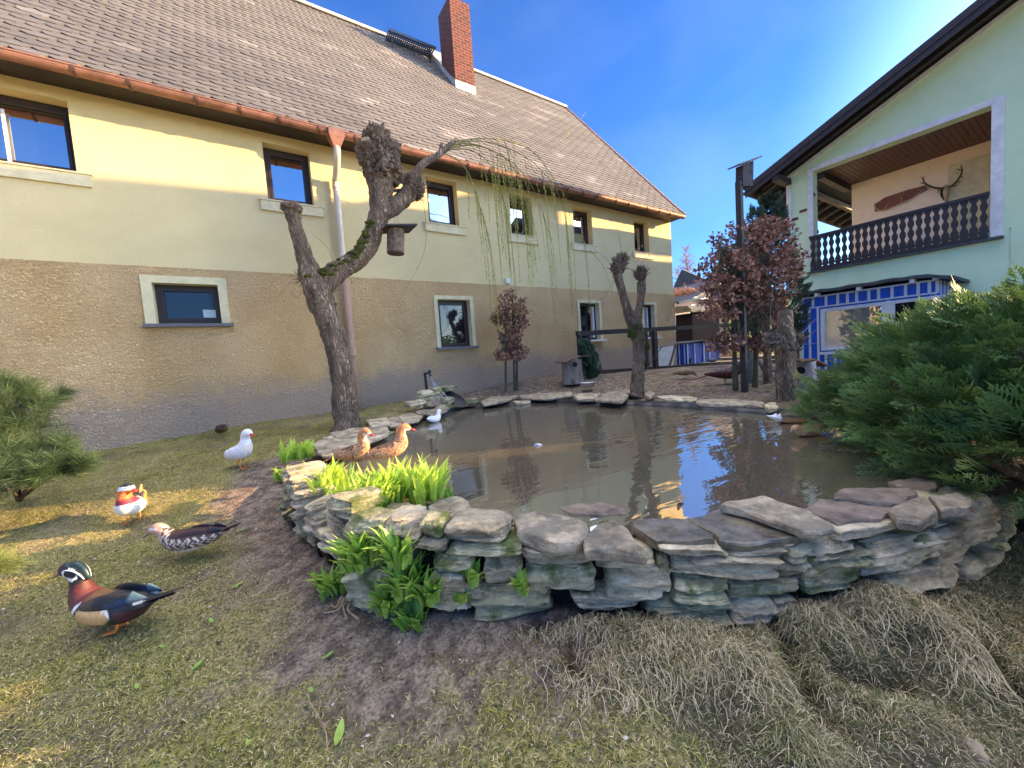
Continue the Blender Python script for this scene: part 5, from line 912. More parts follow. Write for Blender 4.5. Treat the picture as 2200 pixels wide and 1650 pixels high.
for i, (pl_, z_, l_) in enumerate([
    ([(668, 952), (700, 940), (760, 948), (740, 975), (690, 978)], .59, 'pale flat stone left of the two brown ducks'),
    ([(690, 940), (730, 930), (800, 922), (835, 930), (790, 950), (735, 952)], .585, 'flat stone just behind the two brown ducks'),
    ([(710, 930), (760, 918), (830, 915), (838, 925), (800, 935), (725, 940)], .60, 'long pale slab at the foot of the tall forked willow'),
    ([(785, 902), (830, 895), (838, 910), (800, 916)], .60, 'dark layered stone right of the tall willow trunk'),
    ([(832, 900), (845, 893), (868, 900), (862, 915), (838, 915)], .57, 'small dark rim stone, second right of the tall willow'),
    ([(855, 895), (880, 884), (912, 887), (900, 902), (868, 908)], .58, 'slanted dark rim stone left of the swimming white duck'),
    ([(888, 878), (915, 868), (945, 872), (962, 880), (930, 890), (895, 888)], .60, 'flat buff stone behind the swimming white duck'),
    ([(980, 862), (1010, 853), (1028, 858), (1020, 868), (992, 870)], .56, 'greenish flat stone right of the little waterfall'),
    ([(1032, 862), (1060, 850), (1110, 843), (1112, 852), (1075, 862), (1040, 868)], .60, 'long grey slab below the young beech'),
    ([(1100, 860), (1140, 853), (1140, 862), (1110, 866)], .55, 'dark wet slab at the water below the young beech'),
    ([(1115, 846), (1160, 838), (1225, 838), (1232, 848), (1180, 855), (1120, 854)], .60, 'wide flat stone right of the young beech'),
    ([(1232, 848), (1265, 843), (1290, 845), (1280, 856), (1240, 857)], .60, 'flat stone under the round bowl'),
    ([(1278, 857), (1300, 843), (1345, 836), (1350, 850), (1335, 862)], .62, 'pale pink square slab left of the small pollard willow'),
    ([(1320, 838), (1350, 832), (1362, 840), (1350, 845)], .60, 'thin light slab behind the pink square one'),
    ([(1384, 848), (1396, 838), (1408, 846), (1396, 852)], .63, 'small upright stone right of the small pollard willow'),
    ([(1408, 850), (1440, 848), (1500, 853), (1490, 862), (1430, 858)], .58, 'long thin slab right of the small pollard willow'),
    ([(1490, 858), (1560, 856), (1640, 862), (1640, 872), (1560, 868), (1500, 866)], .585, 'long dark slab on the far rim before the black pole'),
    ([(1640, 868), (1665, 863), (1672, 874), (1650, 878)], .59, 'short dark slab left of the willow stump'),
    ([(1705, 876), (1725, 866), (1760, 868), (1750, 878), (1720, 882)], .59, 'pale flat stone right of the willow stump')]):
    slab('rim_stone', pl_, z_, .05 if i > 6 else .04, (m_slab, m_stone, m_slab, m_stone)[i % 4], 40+i, l_, LG, (0, 0), .05)
# liner showing round the far rim
mb = MB(); n = 0; V = []; Fq = []
LP = [at(*q, z=ZW+.03) for q in [(940, 893), (965, 884), (1000, 872), (1060, 868), (1130, 862), (1200, 862), (1300, 866), (1370, 868), (1420, 870), (1500, 875), (1600, 882), (1700, 890), (1760, 897)]]; P, _ = resample(np.array(LP), np.zeros(len(LP)), .04)
for i, p in enumerate(P):
    w_ = np.array([noise.noise(Vector((i*.21, 0, 3)))*.04, noise.noise(Vector((i*.25, 5, 3)))*.03, 0]); out_ = np.array([.5, .85, 0]) if i < len(P)*.5 else np.array([1, .3, 0]); out_ /= np.linalg.norm(out_)
    for j, (o_, z_) in enumerate(((-.03, -.06), (0, .0), (.03, .03), (.08, .045+.012*noise.noise(Vector((i*.3, 0, 0)))), (.16, .035))): V.append(p+w_+out_*o_+np.array([0, 0, z_-.01]))
for i in range(len(P)-1):
    for j in range(4): Fq.append((i*5+j, i*5+j+1, (i+1)*5+j+1, (i+1)*5+j))
o = link('pond_liner', V, Fq, m_liner, None, True); tag(o, 'black shiny pond liner showing along the far rim of the pond', 'pond liner')
# ------------------------------------------------------------------ waterfall corner with tap
WF = thing('rock_cascade', at(950, 868, z=.55), 'heap of mossy rocks at the far left corner of the pond, water running down it', 'rockery')
for i, (a, b_, w_, h_, m__) in enumerate([(925, 855, 60, 22, m_stone2), (915, 848, 40, 20, m_stone), (938, 843, 36, 20, m_stone2), (958, 862, 34, 18, m_stone2), (928, 867, 46, 12, m_brick), (948, 878, 40, 16, m_stone2), (962, 834, 44, 12, m_stone2), (1012, 862, 28, 12, m_stone2), (905, 866, 34, 18, m_stone), (885, 868, 30, 14, m_stone)]):
    p = at(a, b_, y=5.95-.0*i-(b_-834)*.006); d_ = depth(p); mb = MB(); stone(mb, p, (.9, .3+.1*(i % 3)), w_/FPX*d_, .2, h_/FPX*d_, 80+i, 4, .15, 5, 6); mb.build('rock', m__ if m__ is not m_brick else m_red, WF)
V = [at(a, b_, y=yy) for a, b_, yy in ((944, 836, 6.0), (962, 838, 6.05), (984, 845, 6.0), (958, 858, 5.85), (978, 852, 5.85), (1000, 858, 5.8), (972, 872, 5.7), (990, 876, 5.65), (1006, 872, 5.65))]
o = link('liner_apron', V, [(0, 3, 4, 1), (1, 4, 5, 2), (3, 6, 7, 4), (4, 7, 8, 5)], m_liner, WF, True); md = o.modifiers.new('sub', 'SUBSURF'); md.levels = md.render_levels = 3
m_fall = mat('running_water', lin(210, 216, 224), rough=.1, bump=.4, bscale=50)
mb = MB(); [mb.tube([at(930+k*2, 822, y=5.9), at(932+k*5, 833, y=5.88), at(936+k*9, 846, y=5.8), at(945+k*10, 858, y=5.72)], .006, 5, step=.03, wob=.4, seed=k) for k in range(3)]; mb.build('running_water', m_fall, WF)
tp = thing('standpipe_tap', at(917, 845, y=5.95), 'old dark standpipe tap pouring water over the rock heap', 'tap')
MB().tube([at(918, 850, y=5.95), at(913, 802, y=5.95)], .022, 8).tube([at(911, 803, y=5.95), at(922, 802, y=5.9), at(926, 808, y=5.9)], [.02, .016, .014], 8).build('pipe', m_black, tp, True)
MB().beam(at(920, 802, y=5.92), at(925, 796, y=5.92), .015, .05).build('handle', m_black, tp)
MB().tube([at(926, 808, y=5.9), at(929, 818, y=5.9), at(931, 828, y=5.88)], .006, 6).build('water_jet', m_fall, tp, True)
# ------------------------------------------------------------------ bulb leaves
def clump(px_, py_, z, n, h, spread, seed, label, lean=(0, 0), y=None, m=None, wd=.0125):
    """strap-leaved shoots"""
    q = random.Random(seed); c = at(px_, py_, z=z) if y is None else at(px_, py_, y=y); V = []; Fs = []
    fans = max(3, n//7)
    for f_ in range(fans):
        fa = q.uniform(0, 6.28); fr_ = spread*math.sqrt(q.random()); fc = c+np.array([math.cos(fa)*fr_, math.sin(fa)*fr_*.8, -.01])
        az0 = q.uniform(0, 3.14)
        for k in range(7):
            az = az0+(0 if k % 2 else math.pi)+q.gauss(0, .35); L_ = h*q.uniform(.55, 1.15)*(1-.05*k); cu = q.uniform(.25, 1.1); w_ = wd*q.uniform(.7, 1.3); dh = np.array([math.cos(az), math.sin(az), 0]); sd_ = np.array([-math.sin(az), math.cos(az), 0]); b0 = fc+dh*.004*k; n0 = len(V); ang = q.uniform(.05, .3)
            p = b0.copy(); S = 7
            for s in range(S+1):
                t = s/S; ww = w_*(.55+.9*t*(1-t)*2)*(1 if t < .72 else max(.08, (1-t)/.28)); dirv = dh*math.sin(ang)+np.array([lean[0]*t, lean[1]*t, math.cos(ang)]); dirv /= np.linalg.norm(dirv)
                V += [p-sd_*ww, p+(-dh*math.cos(ang)+np.array([0, 0, math.sin(ang)]))*(-ww*.35), p+sd_*ww]; p = p+dirv*L_/S; ang += cu/S*(1+t)
            for s in range(S): a = n0+s*3; Fs += [(a, a+1, a+4, a+3), (a+1, a+2, a+5, a+4)]
    o = link('shoot_clump', V, Fs, m or m_leaf, None, True); tag(o, label, 'plant', 'clumps of fresh green bulb leaves on the wall'); return o
m_leaf2 = mat('sunlit_bulb_leaf', lin(216, 234, 110), lin(170, 208, 80), scale=9, rough=.42, bump=.05, trans=.42)  # brighter copy of the bulb leaf, sunlit tone put into the colour
clump(640, 985, .52, 120, .22, .12, 1, 'bright leafy clump at the upper left end of the wall', m=m_leaf2)
clump(600, 1032, .40, 70, .15, .09, 2, 'small low leafy clump at the outer left foot of the wall', m=m_leaf2)
clump(676, 1010, .52, 21, .06, .05, 21, 'tiny leaf tuft on the flat stones left of the brown ducks', m=m_leaf2)
clump(712, 1056, .54, 190, .22, .14, 3, 'dense bright clump below the left brown duck', m=m_leaf2, lean=(-.1, 0))
clump(790, 1090, .53, 230, .25, .13, 4, 'largest bright clump in the middle of the wall top', m=m_leaf2)
clump(860, 1070, .53, 150, .27, .12, 5, 'bright clump right of the largest one', m=m_leaf2)
clump(915, 1072, .53, 130, .26, .09, 6, 'right-hand bright clump next to the rounded grey capstone', m=m_leaf2, lean=(.1, 0))
clump(968, 1064, .51, 21, .09, .04, 7, 'small separate tuft at the water edge')
def wall_clump(px_, py_, n, h, sp, seed, label, lean=(-.25, -.25)):
    p, _t = on_wall(px_, py_); q = np.array(p)-np.array([.75, .6, 0])*.03; c = q
    return clump(0, 0, 0, n, h, sp, seed, label, lean, y=None) if False else clump_at(q, n, h, sp, seed, label, lean)
def clump_at(p, n, h, sp, seed, label, lean):
    h *= 1.3
    global at
    keep = at; at = lambda *a, **k: np.array(p)
    try: return clump(0, 0, 0, n, h, sp, seed, label, lean)
    finally: at = keep
for a in ((790, 1205, 98, .16, .06, 11, 'leafy clump hanging over the wall face above the tilted foot stones'), (735, 1265, 84, .14, .06, 12, 'lowest left clump growing out of the foot of the wall'), (870, 1200, 70, .16, .04, 13, 'tall narrow clump between two wall stones, upper part'), (885, 1265, 84, .14, .045, 14, 'middle part of the leafy column on the wall face'), (845, 1300, 56, .12, .04, 15, 'clump at the left foot of the leafy column'), (895, 1340, 70, .12, .05, 16, 'clump standing on the soil under the leafy column'), (930, 1280, 49, .13, .03, 17, 'clump at the right side of the leafy column'), (1022, 1245, 21, .10, .02, 18, 'sparse shoots sprouting from a joint of the wall'), (1125, 1258, 21, .08, .02, 19, 'single small shoot in the middle of the wall face'), (995, 1280, 14, .05, .015, 20, 'tiny leaf tuft low on the wall face')): wall_clump(*a)
# ------------------------------------------------------------------ birds
def bird(name, label, cat, pos, ang, k, spine, colf, wing=None, legs=None, bill=None, eye=None, headyaw=0, squat=0, neck=None, pitch=0, wingcol=None, tail=None):
    """spine: (x, z, halfwidth, halfheight) in cm, tail to crown; ang = heading in plan; k = scale to metres"""
    T = thing(name, pos, label, cat, None); pos = np.array(pos, float); ca, sa = math.cos(ang), math.sin(ang)
    def W3(x, y, z):
        z = z-squat*min(1, max(0, (z-.6)/8))
        if headyaw and neck:
            s = float(sstep(neck[1]-2.5, neck[1]+2.5, z)) if x > neck[2] else 0
            if s > 0: a = headyaw*s; dx = x-neck[0]; x, y = neck[0]+dx*math.cos(a)-y*math.sin(a), dx*math.sin(a)+y*math.cos(a)
        if pitch: x, z = x*math.cos(pitch)-(z-8)*math.sin(pitch), 8+x*math.sin(pitch)+(z-8)*math.cos(pitch)
        return pos+np.array([ca*x-sa*y, sa*x+ca*y, z])*k
    P = np.array([(s[0], s[1], s[2]) for s in spine], float); R2 = np.array([s[3] for s in spine], float)
    out = []; hw = []; hh = []
    m = len(P)
    for i in range(m-1):
        a0, a1, a2, a3 = (np.array([*P[j], R2[j]]) for j in (max(0, i-1), i, i+1, min(m-1, i+2))); st = max(2, int(np.hypot(*(P[i+1]-P[i])[:2])/.45))
        for j in range(st): t = j/st; v = .5*((2*a1)+(-a0+a2)*t+(2*a0-5*a1+4*a2-a3)*t*t+(-a0+3*a1-3*a2+a3)*t**3); out.append(v)
    out.append(np.array([*P[-1], R2[-1]])); out = np.array(out); n = len(out); T_ = np.gradient(out[:, :2], axis=0); T_ /= np.maximum(1e-6, np.linalg.norm(T_, axis=1))[:, None]
    for _ in range(3): T_[1:-1] = (T_[:-2]+T_[1:-1]*2+T_[2:])/4
    T_ /= np.maximum(1e-6, np.linalg.norm(T_, axis=1))[:, None]
    V = []; C = []; sd_ = 40
    for i in range(n):
        x, z, w_, h_ = out[i]; tx, tz = T_[i]
        for j in range(sd_):
            th = 2*math.pi*j/sd_; c_, s_ = math.cos(th), math.sin(th); yy = max(.05, w_)*c_; u = max(.05, h_)*s_; X = x-tz*u; Z = z+tx*u; V.append(W3(X, yy, Z)); fe = 1 if i/n > .6 else .86+.22*abs(math.sin(X*1.5+(1.57 if int(th*6) % 2 else 0)))*abs(math.sin(th*6)); C.append(tuple(a_*fe for a_ in colf(X, Z, yy, i/n, s_)))
    Fq = [(i*sd_+j, i*sd_+(j+1) % sd_, (i+1)*sd_+(j+1) % sd_, (i+1)*sd_+j) for i in range(n-1) for j in range(sd_)]+[tuple(range(sd_))[::-1], tuple((n-1)*sd_+j for j in range(sd_))]
    link('body', V, Fq, m_feather, T, True, C)
    if wing:
        x0, x1, zc0, zc1, y0, hgt, thk = wing
        for s in (-1, 1):
            V = []; C = []; nu, nv = 40, 14
            for i in range(nu+1):
                t = i/nu; xx = x0+(x1-x0)*t; prof_ = math.sin(math.pi*min(1, t*1.15+.08))**.6 if t < .75 else max(.04, (1-t)/.25)**.8*.93; zc_ = zc0+(zc1-zc0)*t; yb = y0*(1-.55*t**1.6)
                for j in range(nv):
                    th = 2*math.pi*j/nv; dz_ = math.sin(th)*hgt*prof_; dy_ = math.cos(th)*thk*prof_-.12*abs(dz_)-(.055*dz_*dz_ if dz_ > 0 else 0); Z = zc_+dz_; V.append(W3(xx, s*(yb+dy_), Z)); C.append((wingcol or colf)(xx, Z, s*yb, .4, dz_/hgt))
            Fq = [(i*nv+j, i*nv+(j+1) % nv, (i+1)*nv+(j+1) % nv, (i+1)*nv+j) for i in range(nu) for j in range(nv)]; link('wing', V, Fq, m_feather, T, True, C)
    if tail:
        (xa, za_, xb_, zb_, wa, wb_, tcol) = tail; V = []; C = []
        for s in range(9):
            t = s/8; xx = xa+(xb_-xa)*t; zz = za_+(zb_-za_)*t; ww = wa+(wb_-wa)*t
            for j in range(7): u = -1+2*j/6; V.append(W3(xx, u*ww, zz-.5*u*u-(.25 if j % 2 else 0)*t)); C.append(tcol)
        nn = len(V)
        for s in range(9):
            t = s/8; xx = xa+(xb_-xa)*t; zz = za_+(zb_-za_)*t; ww = wa+(wb_-wa)*t
            for j in range(7): u = -1+2*j/6; V.append(W3(xx, u*ww*.96, zz-.9-.5*u*u)); C.append(tcol)
        Fq = [(o_+s*7+j, o_+s*7+j+1, o_+(s+1)*7+j+1, o_+(s+1)*7+j) for o_ in (0, nn) for s in range(8) for j in range(6)]+[(8*7+j, 8*7+j+1, nn+8*7+j+1, nn+8*7+j) for j in range(6)]
        link('tail', V, Fq, m_feather, T, True, C)
    if bill:
        pts, ws, hs, bm_ = bill; V = []; 
        for (x, z), w_, h_ in zip(pts, ws, hs):
            for j in range(10): th = 2*math.pi*j/10; V.append(W3(x+.15*math.sin(th)*h_, w_*math.cos(th), z+h_*math.sin(th)))
        nb_ = len(pts); Fq = [(i*10+j, i*10+(j+1) % 10, (i+1)*10+(j+1) % 10, (i+1)*10+j) for i in range(nb_-1) for j in range(10)]+[tuple(range((nb_-1)*10, nb_*10))]; link('bill', V, Fq, bm_, T, True)
    if eye:
        x, y, z, r, em = eye
        for s in (-1, 1):
            mb = MB(); c = W3(x, s*y, z); mb.tube([W3(x, s*(y-.3), z), W3(x, s*(y+.02), z), W3(x, s*(y+.12), z)], [r*k, r*k, r*k*.55], 12); e = mb.build('eye', em, T, True)
            MB().tube([W3(x, s*(y+.1), z), W3(x, s*(y+.16), z)], [r*k*.5, r*k*.3], 10).build('pupil', m_eye, e, True)
    if legs:
        for (x, y, ft, top), in [((l_),) for l_ in legs[0]]:
            mb = MB(); a = W3(x, y, top); kn = W3(x-.9, y, top*.5); f_ = W3(x+ft, y, .45); mb.tube([a, kn, f_], np.array([.75, .42, .42])*k, 7, step=.01)
            for s in (-1, 0, 1): mb.tube([f_, W3(x+ft+2.2, y+s*1.3, .35), W3(x+ft+4.3, y+s*2.1, .15)], np.array([.35, .26, .15])*k, 5)
            mb.tube([f_, W3(x+ft-1.2, y, .2)], np.array([.25, .12])*k, 5)
            b_ = [W3(x+ft, y, .3), W3(x+ft+3.7, y-1.8, .2), W3(x+ft+3.6, y, .25), W3(x+ft+3.7, y+1.8, .2)]; mb.add(b_, [(0, 1, 2), (0, 2, 3)])
            mb.build('leg', legs[1], T, False)
    return T, W3
c_ = lambda r, g, b: lin(r, g, b)[:3]
def inpoly(x, z, P):
    ins = False; n = len(P)
    for i in range(n):
        a, b_ = P[i], P[(i+1) % n]
        if (a[1] > z) != (b_[1] > z) and x < (b_[0]-a[0])*(z-a[1])/(b_[1]-a[1])+a[0]: ins = not ins
    return ins
def hd(p): # plan heading that shows as left in the picture at point p
    return p
duck = [(-24, 16.5, 1.2, .5), (-20, 15.4, 3.2, 1.5), (-14, 14, 5.6, 3.6), (-6, 12.9, 7.3, 5.6), (3, 12.4, 7.9, 6.3), (10, 13, 7.2, 6.4), (15, 15.3, 5.8, 5.6), (17.2, 19, 4.3, 4.6), (17.8, 23, 3.1, 3.6), (18.6, 26.4, 2.9, 3.4), (21, 28.6, 3.1, 3.5), (24, 28.6, 2.6, 2.9), (26.2, 27.6, 1.5, 1.7)]
# --- wood duck, drake
# picture coordinates of the side view -> body centimetres
def wk_(a, b_): return (18.2-(a-560)*.0300, 28.5-(b_-470)*.0300-1.0)
WP1 = {k: [wk_(*p) for p in v] for k, v in dict(
    flank=[(700, 1010), (800, 900), (860, 850), (1000, 840), (1180, 860), (1290, 910), (1335, 960), (1320, 1000), (1240, 1060), (1050, 1100), (800, 1090)],
    white1=[(590, 1010), (700, 880), (770, 810), (810, 815), (760, 900), (660, 1020), (610, 1050)], black1=[(660, 1010), (760, 890), (810, 820), (860, 840), (790, 910), (700, 1030)],
    whiteup=[(860, 850), (970, 820), (1180, 820), (1290, 870), (1350, 930), (1345, 970), (1290, 915), (1180, 868), (1000, 850), (890, 870)],
    cheek=[(400, 470), (450, 465), (445, 400), (480, 390), (478, 470), (500, 490), (540, 505), (600, 510), (630, 480), (640, 510), (590, 555), (530, 540), (480, 500)],
    sweep=[(520, 375), (620, 395), (700, 445), (775, 530), (755, 545), (690, 480), (610, 415)], sweep2=[(668, 342), (712, 385), (790, 470), (812, 520), (796, 525), (745, 460), (692, 390)],
    crest=[(380, 330), (450, 270), (600, 250), (720, 280), (760, 360), (700, 400), (640, 370), (560, 360)]).items()}
def woodc(X, Z, Y, s, u):
    n = noise.noise(Vector((X*.9, Z*.9, Y*.5)))
    if s > .66 and X > 14.5 and Z > 23.5:
        if inpoly(X, Z, WP1['cheek']): return c_(236, 236, 236)
        if inpoly(X, Z, WP1['sweep']) or inpoly(X, Z, WP1['sweep2']): return c_(232, 232, 228)
        if inpoly(X, Z, WP1['crest']): return c_(16, 58, 58) if Z > 28.5 else c_(14, 26, 34)
        return c_(22, 18, 26)
    if X > 14.5 and Z > 22: return c_(74, 30, 30)
    if inpoly(X, Z, WP1['black1']): return c_(12, 10, 12)
    if inpoly(X, Z, WP1['white1']): return c_(225, 222, 216)
    if inpoly(X, Z, WP1['whiteup']): return c_(232, 226, 216)
    if inpoly(X, Z, WP1['flank']): k = .88+.16*n; return tuple(a*k for a in c_(220, 174, 116))
    if Z < 8.2: return c_(222, 206, 180)
    if X > 10.5-(Z-14)*.15: k = 1+.25*n+(.25 if noise.noise(Vector((X*3, Z*3, 0))) > .35 else 0); return tuple(a*k for a in c_(84, 36, 34))
    if Z > 17 and X > 3: return c_(84, 64, 42)
    if X < -7 and Z < 14.6: return c_(58, 24, 36)
    if Z > 16.2: return c_(30, 34, 44)
    return c_(24, 24, 32)
def woodw(X, Z, Y, s, u):
    if X < -14 and u < -.15: return c_(228, 232, 236)
    if X < -11 and u > .1: return c_(78, 104, 112)
    if X < -2 and -.35 < u < .35: return c_(24, 50, 82)
    if u < -.45 and X < 2: return c_(26, 40, 84)
    if u > .35 and X < 0: return c_(20, 20, 24)
    return c_(28, 26, 32) if X < 3 else c_(66, 52, 38)
def facing(p, deg=0):
    """heading at right angles to the line of sight, i.e. the bird seen in profile looking left, plus a turn"""
    return math.atan2(-_r[1], -_r[0])+math.radians(deg)
def put(px_, py_): 
    z = .25
    for _ in range(12): p = at(px_, py_, z=z); z = .5*z+.5*gz(p[0], p[1])
    return np.array([p[0], p[1], gz(p[0], p[1])])
m_billd = mat('grey_pink_bill', lin(150, 132, 126), lin(96, 80, 78), rough=.4, bump=0); m_billr = mat('red_bill', lin(190, 48, 56), rough=.4, bump=0); m_red_eye = mat('red_eye', lin(220, 40, 30), rough=.2, bump=0)
p = put(262, 1352); K1 = .0105
spine = [(-17, 17.5, 1.6, .8)]+[(-16, 15.8, 4.0, 1.8), (-11, 14.6, 5.9, 4.0)]+duck[3:]
_wd = bird('wood_duck', 'wood duck drake with maroon breast, tan flank and white striped dark green head', 'duck', p, facing(p, -8), K1, spine, woodc, (9.5, -19, 15.6, 18.6, 6.2, 4.0, 1.5), ([(-1, 2.6, 1.5, 9), (2, -2.6, -1.5, 9)], m_orange),
     ([(25, 28), (27, 27.3), (29.2, 26.2), (31.2, 25.2)], [1.5, 1.35, 1.35, 1.0], [1.5, 1.1, .7, .35], m_billd), (23.2, 2.45, 29.6, .75, m_red_eye), wingcol=woodw, tail=(-14, 16.5, -31, 21.5, 3.0, 2.0, c_(18, 17, 20)), squat=2.6)
T, W3 = _wd; MB().tube([W3(22.5, 0, 31.0), W3(18.4, 0, 31.0), W3(15.4, 0, 29.2), W3(13.6, 0, 26.4), W3(13.2, 0, 24.4)], np.array([.9, 1.55, 1.5, 1.1, .4])*K1, 14, step=.006).build('crest', mat('dark_green_crest', lin(20, 60, 56), lin(26, 30, 44), rough=.4, bump=.2), T, True)
def addpart(T, name, W3, secs, col, m=None, sd_=14):
    """extra tapered part given in bird centimetres"""
    return None
mb = MB(); [mb.tube([W3(20.5, s*2.75, 29.9), W3(17.4, s*2.3, 29.4), W3(15.0, s*1.75, 27.6), W3(13.6, s*1.2, 25.2)], np.array([.22, .34, .36, .2])*K1, 6, step=.005) for s in (-1, 1)]; mb.build('head_stripes', m_white, T, True)
# --- mandarin drake, seen from the front, head turned to its left
def mandc(X, Z, Y, s, u):
    n = noise.noise(Vector((X, Z, Y)))
    if s > .60 and Z > 21.5 and X > 10:
        if Z > 30.2: return c_(24, 32, 44)
        if Z > 27.6 and abs(Y) > .8 or (Z > 29): return c_(238, 238, 240)
        return c_(206, 108, 52) if n > -.3 else c_(226, 140, 84)
    if X > 10 and Z > 20.5: return c_(214, 74, 34)
    if X > 8 and Z > 15.6: return c_(128, 46, 74) if Z > 17.2 else (c_(236, 232, 232))
    if 4 < X <= 10 and Z > 13.5 and abs(Y) > 4.4:
        b_ = (X-4)/6; return c_(240, 240, 240) if (.12 < b_ < .36 or .62 < b_ < .85) else c_(22, 18, 30)
    if Z < 15.8 and X > 3: return c_(240, 236, 230)
    if Z < 9: return c_(240, 236, 230)
    if Z < 15: return c_(212, 140, 66)
    return c_(72, 62, 56)
spf = [(-21, 16.5, 1.2, .6), (-16, 15.4, 4, 2.5), (-8, 13.8, 7, 5), (0, 13.2, 8.4, 6.6), (7, 13.4, 8.4, 7.2), (12, 15.2, 7.0, 6.6), (14, 19, 5.2, 5.2), (14.4, 23, 4.2, 4.4), (15, 26, 3.7, 4.2), (17.2, 28.2, 3.5, 4.0), (20, 28.2, 2.8, 3.2), (22, 27.2, 1.6, 1.8)]
p = put(290, 1118); K2 = .0096; toc = math.atan2(-p[1], -p[0])
bird('mandarin_drake', 'mandarin drake with white breast, orange cheeks and a red bill standing in the sun patch', 'duck', p, toc+math.radians(-14), K2, spf, mandc, (8, -18, 14.5, 18, 7.2, 4.2, 1.4), ([(1, 3.4, 2, 9), (1, -3.4, 2, 9)], m_orange),
     ([(21, 27.6), (23, 27), (25.2, 26.2)], [1.5, 1.2, .9], [1.5, 1.0, .5], m_billr), (19.5, 2.85, 29.2, .5, m_eye), headyaw=math.radians(52), neck=(14.5, 22, 9), wingcol=lambda X, Z, Y, s, u: c_(226, 146, 70) if u < .5 else c_(60, 60, 70), tail=(-15, 16, -24, 18, 2.4, 1.6, c_(50, 46, 46)))
T = COL.objects['mandarin_drake']
def W3f(T, ang, k):
    ca, sa = math.cos(ang), math.sin(ang); L0 = np.array(T.location); return lambda x, y, z: L0+np.array([ca*x-sa*y, sa*x+ca*y, z])*k
W3 = W3f(T, toc+math.radians(-14), K2)
for s in (-1, 1):   # upright orange sail feathers
    V = [W3(-2, s*4.2, 18), W3(-8, s*4.4, 18.5), W3(-8.5, s*4.8, 24.5), W3(-6, s*4.9, 25.5), W3(-2.5, s*4.6, 22), W3(-2, s*3.5, 18), W3(-8, s*3.7, 18.5), W3(-8.5, s*4.3, 24.5), W3(-6, s*4.4, 25.5), W3(-2.5, s*4.0, 22)]
    link('sail_feather', V, [(0, 1, 2, 3, 4), (9, 8, 7, 6, 5)]+[(i, (i+1) % 5, 5+(i+1) % 5, 5+i) for i in range(5)], m_feather, T, False, [c_(228, 150, 92)]*10)
# --- mandarin hen, leaning forward
def henc(X, Z, Y, s, u):
    if s > .62 and X > 17:
        d = math.hypot(X-23.2, (Z-22.6)*1.2)
        if .6 < d < 1.25 or (X < 23 and abs(Z-22.8+.04*(23-X)) < .35 and X > 19): return c_(236, 228, 222)
        return c_(196, 156, 136) if Z < 22.8 else c_(172, 140, 124)
    v = noise.noise(Vector((X*.55+3, Z*.9, Y*.7))); w_ = math.sin(X*1.9+1.2*math.sin(Z*1.6))*math.sin(Z*2.3+X*.5)
    if Z < 9.6-.08*X: return c_(232, 228, 224)
    if Z > 16.8 and X < 12: return tuple(a*(1+.5*v) for a in c_(54, 32, 30))
    return c_(222, 198, 178) if w_ > .12 else c_(84, 68, 62)
sph = [(-21, 17.5, 1.0, .6), (-17, 16.4, 3.2, 2.0), (-11, 14.8, 5.6, 4.0), (-3, 13.4, 7.2, 5.6), (5, 12.8, 7.4, 6.0), (11, 13.4, 6.4, 5.6), (15, 15.6, 4.8, 4.6), (17.4, 18.4, 3.4, 3.8), (19, 20.6, 2.9, 3.3), (21.6, 21.9, 3.0, 3.2), (24.2, 21.4, 2.5, 2.6), (26.2, 20.2, 1.4, 1.5)]
p = put(425, 1200); sph = [(a_, b_, c__*1.14, d_*1.14) for a_, b_, c__, d_ in sph]; bird('mandarin_hen', 'speckled grey brown mandarin hen leaning forward, second duck from the front on the lawn', 'duck', p, facing(p, 4), .0092, sph, henc, (9, -18, 15.4, 18.4, 5.8, 4.2, 1.4), ([(-3, 2.2, 3, 9), (-1, -2.2, 2, 9)], m_darkleg),
     ([(25.4, 20.4), (27.4, 19.2), (29.8, 17.6), (31, 16.8)], [1.4, 1.2, 1.1, .7], [1.4, 1.0, .6, .3], m_billd), (23.2, 2.35, 22.6, .5, m_eye), wingcol=lambda X, Z, Y, s, u: tuple(a*(1+.5*noise.noise(Vector((X*.8, Z, 2)))) for a in (c_(58, 34, 32) if X > -13 else c_(26, 28, 44))), tail=(-14, 17, -28, 21, 2.6, 1.6, c_(46, 30, 30)))
# --- white ducks
whc = lambda X, Z, Y, s, u: c_(238, 238, 244) if not (s > .55 and Z > 16 and X > 11 and Z < 22) else c_(240, 226, 214)
p = put(520, 1006); bird('white_duck', 'white duck with a red bill and orange feet standing on the lawn', 'duck', p, facing(p, 180-22), .0108, [(-19, 8, 1.2, .6), (-15, 9, 3.4, 2.2), (-9, 11.5, 6.2, 4.8), (-3, 13.6, 7.6, 6.4), (3, 15.6, 7.6, 6.8), (7, 19, 6.2, 6.2), (8.6, 23, 4.6, 5), (8.8, 26.5, 3.4, 4), (9.8, 29.6, 3.4, 4), (12.2, 31.6, 3.4, 3.7), (15, 31.4, 2.8, 3.1), (17, 30.6, 1.6, 1.8)], whc, (4, -18, 17, 12, 6.6, 4.4, 1.4), ([(-1, 2.6, 1, 9), (2, -2.6, 2, 9)], m_orange),
     ([(16.2, 30.8), (18.4, 30), (20.8, 29)], [1.4, 1.2, .9], [1.4, .9, .45], m_billr), (14, 2.75, 32.2, .5, m_eye))
sw = [(x, z-7.2, w_, h_) for x, z, w_, h_ in duck]
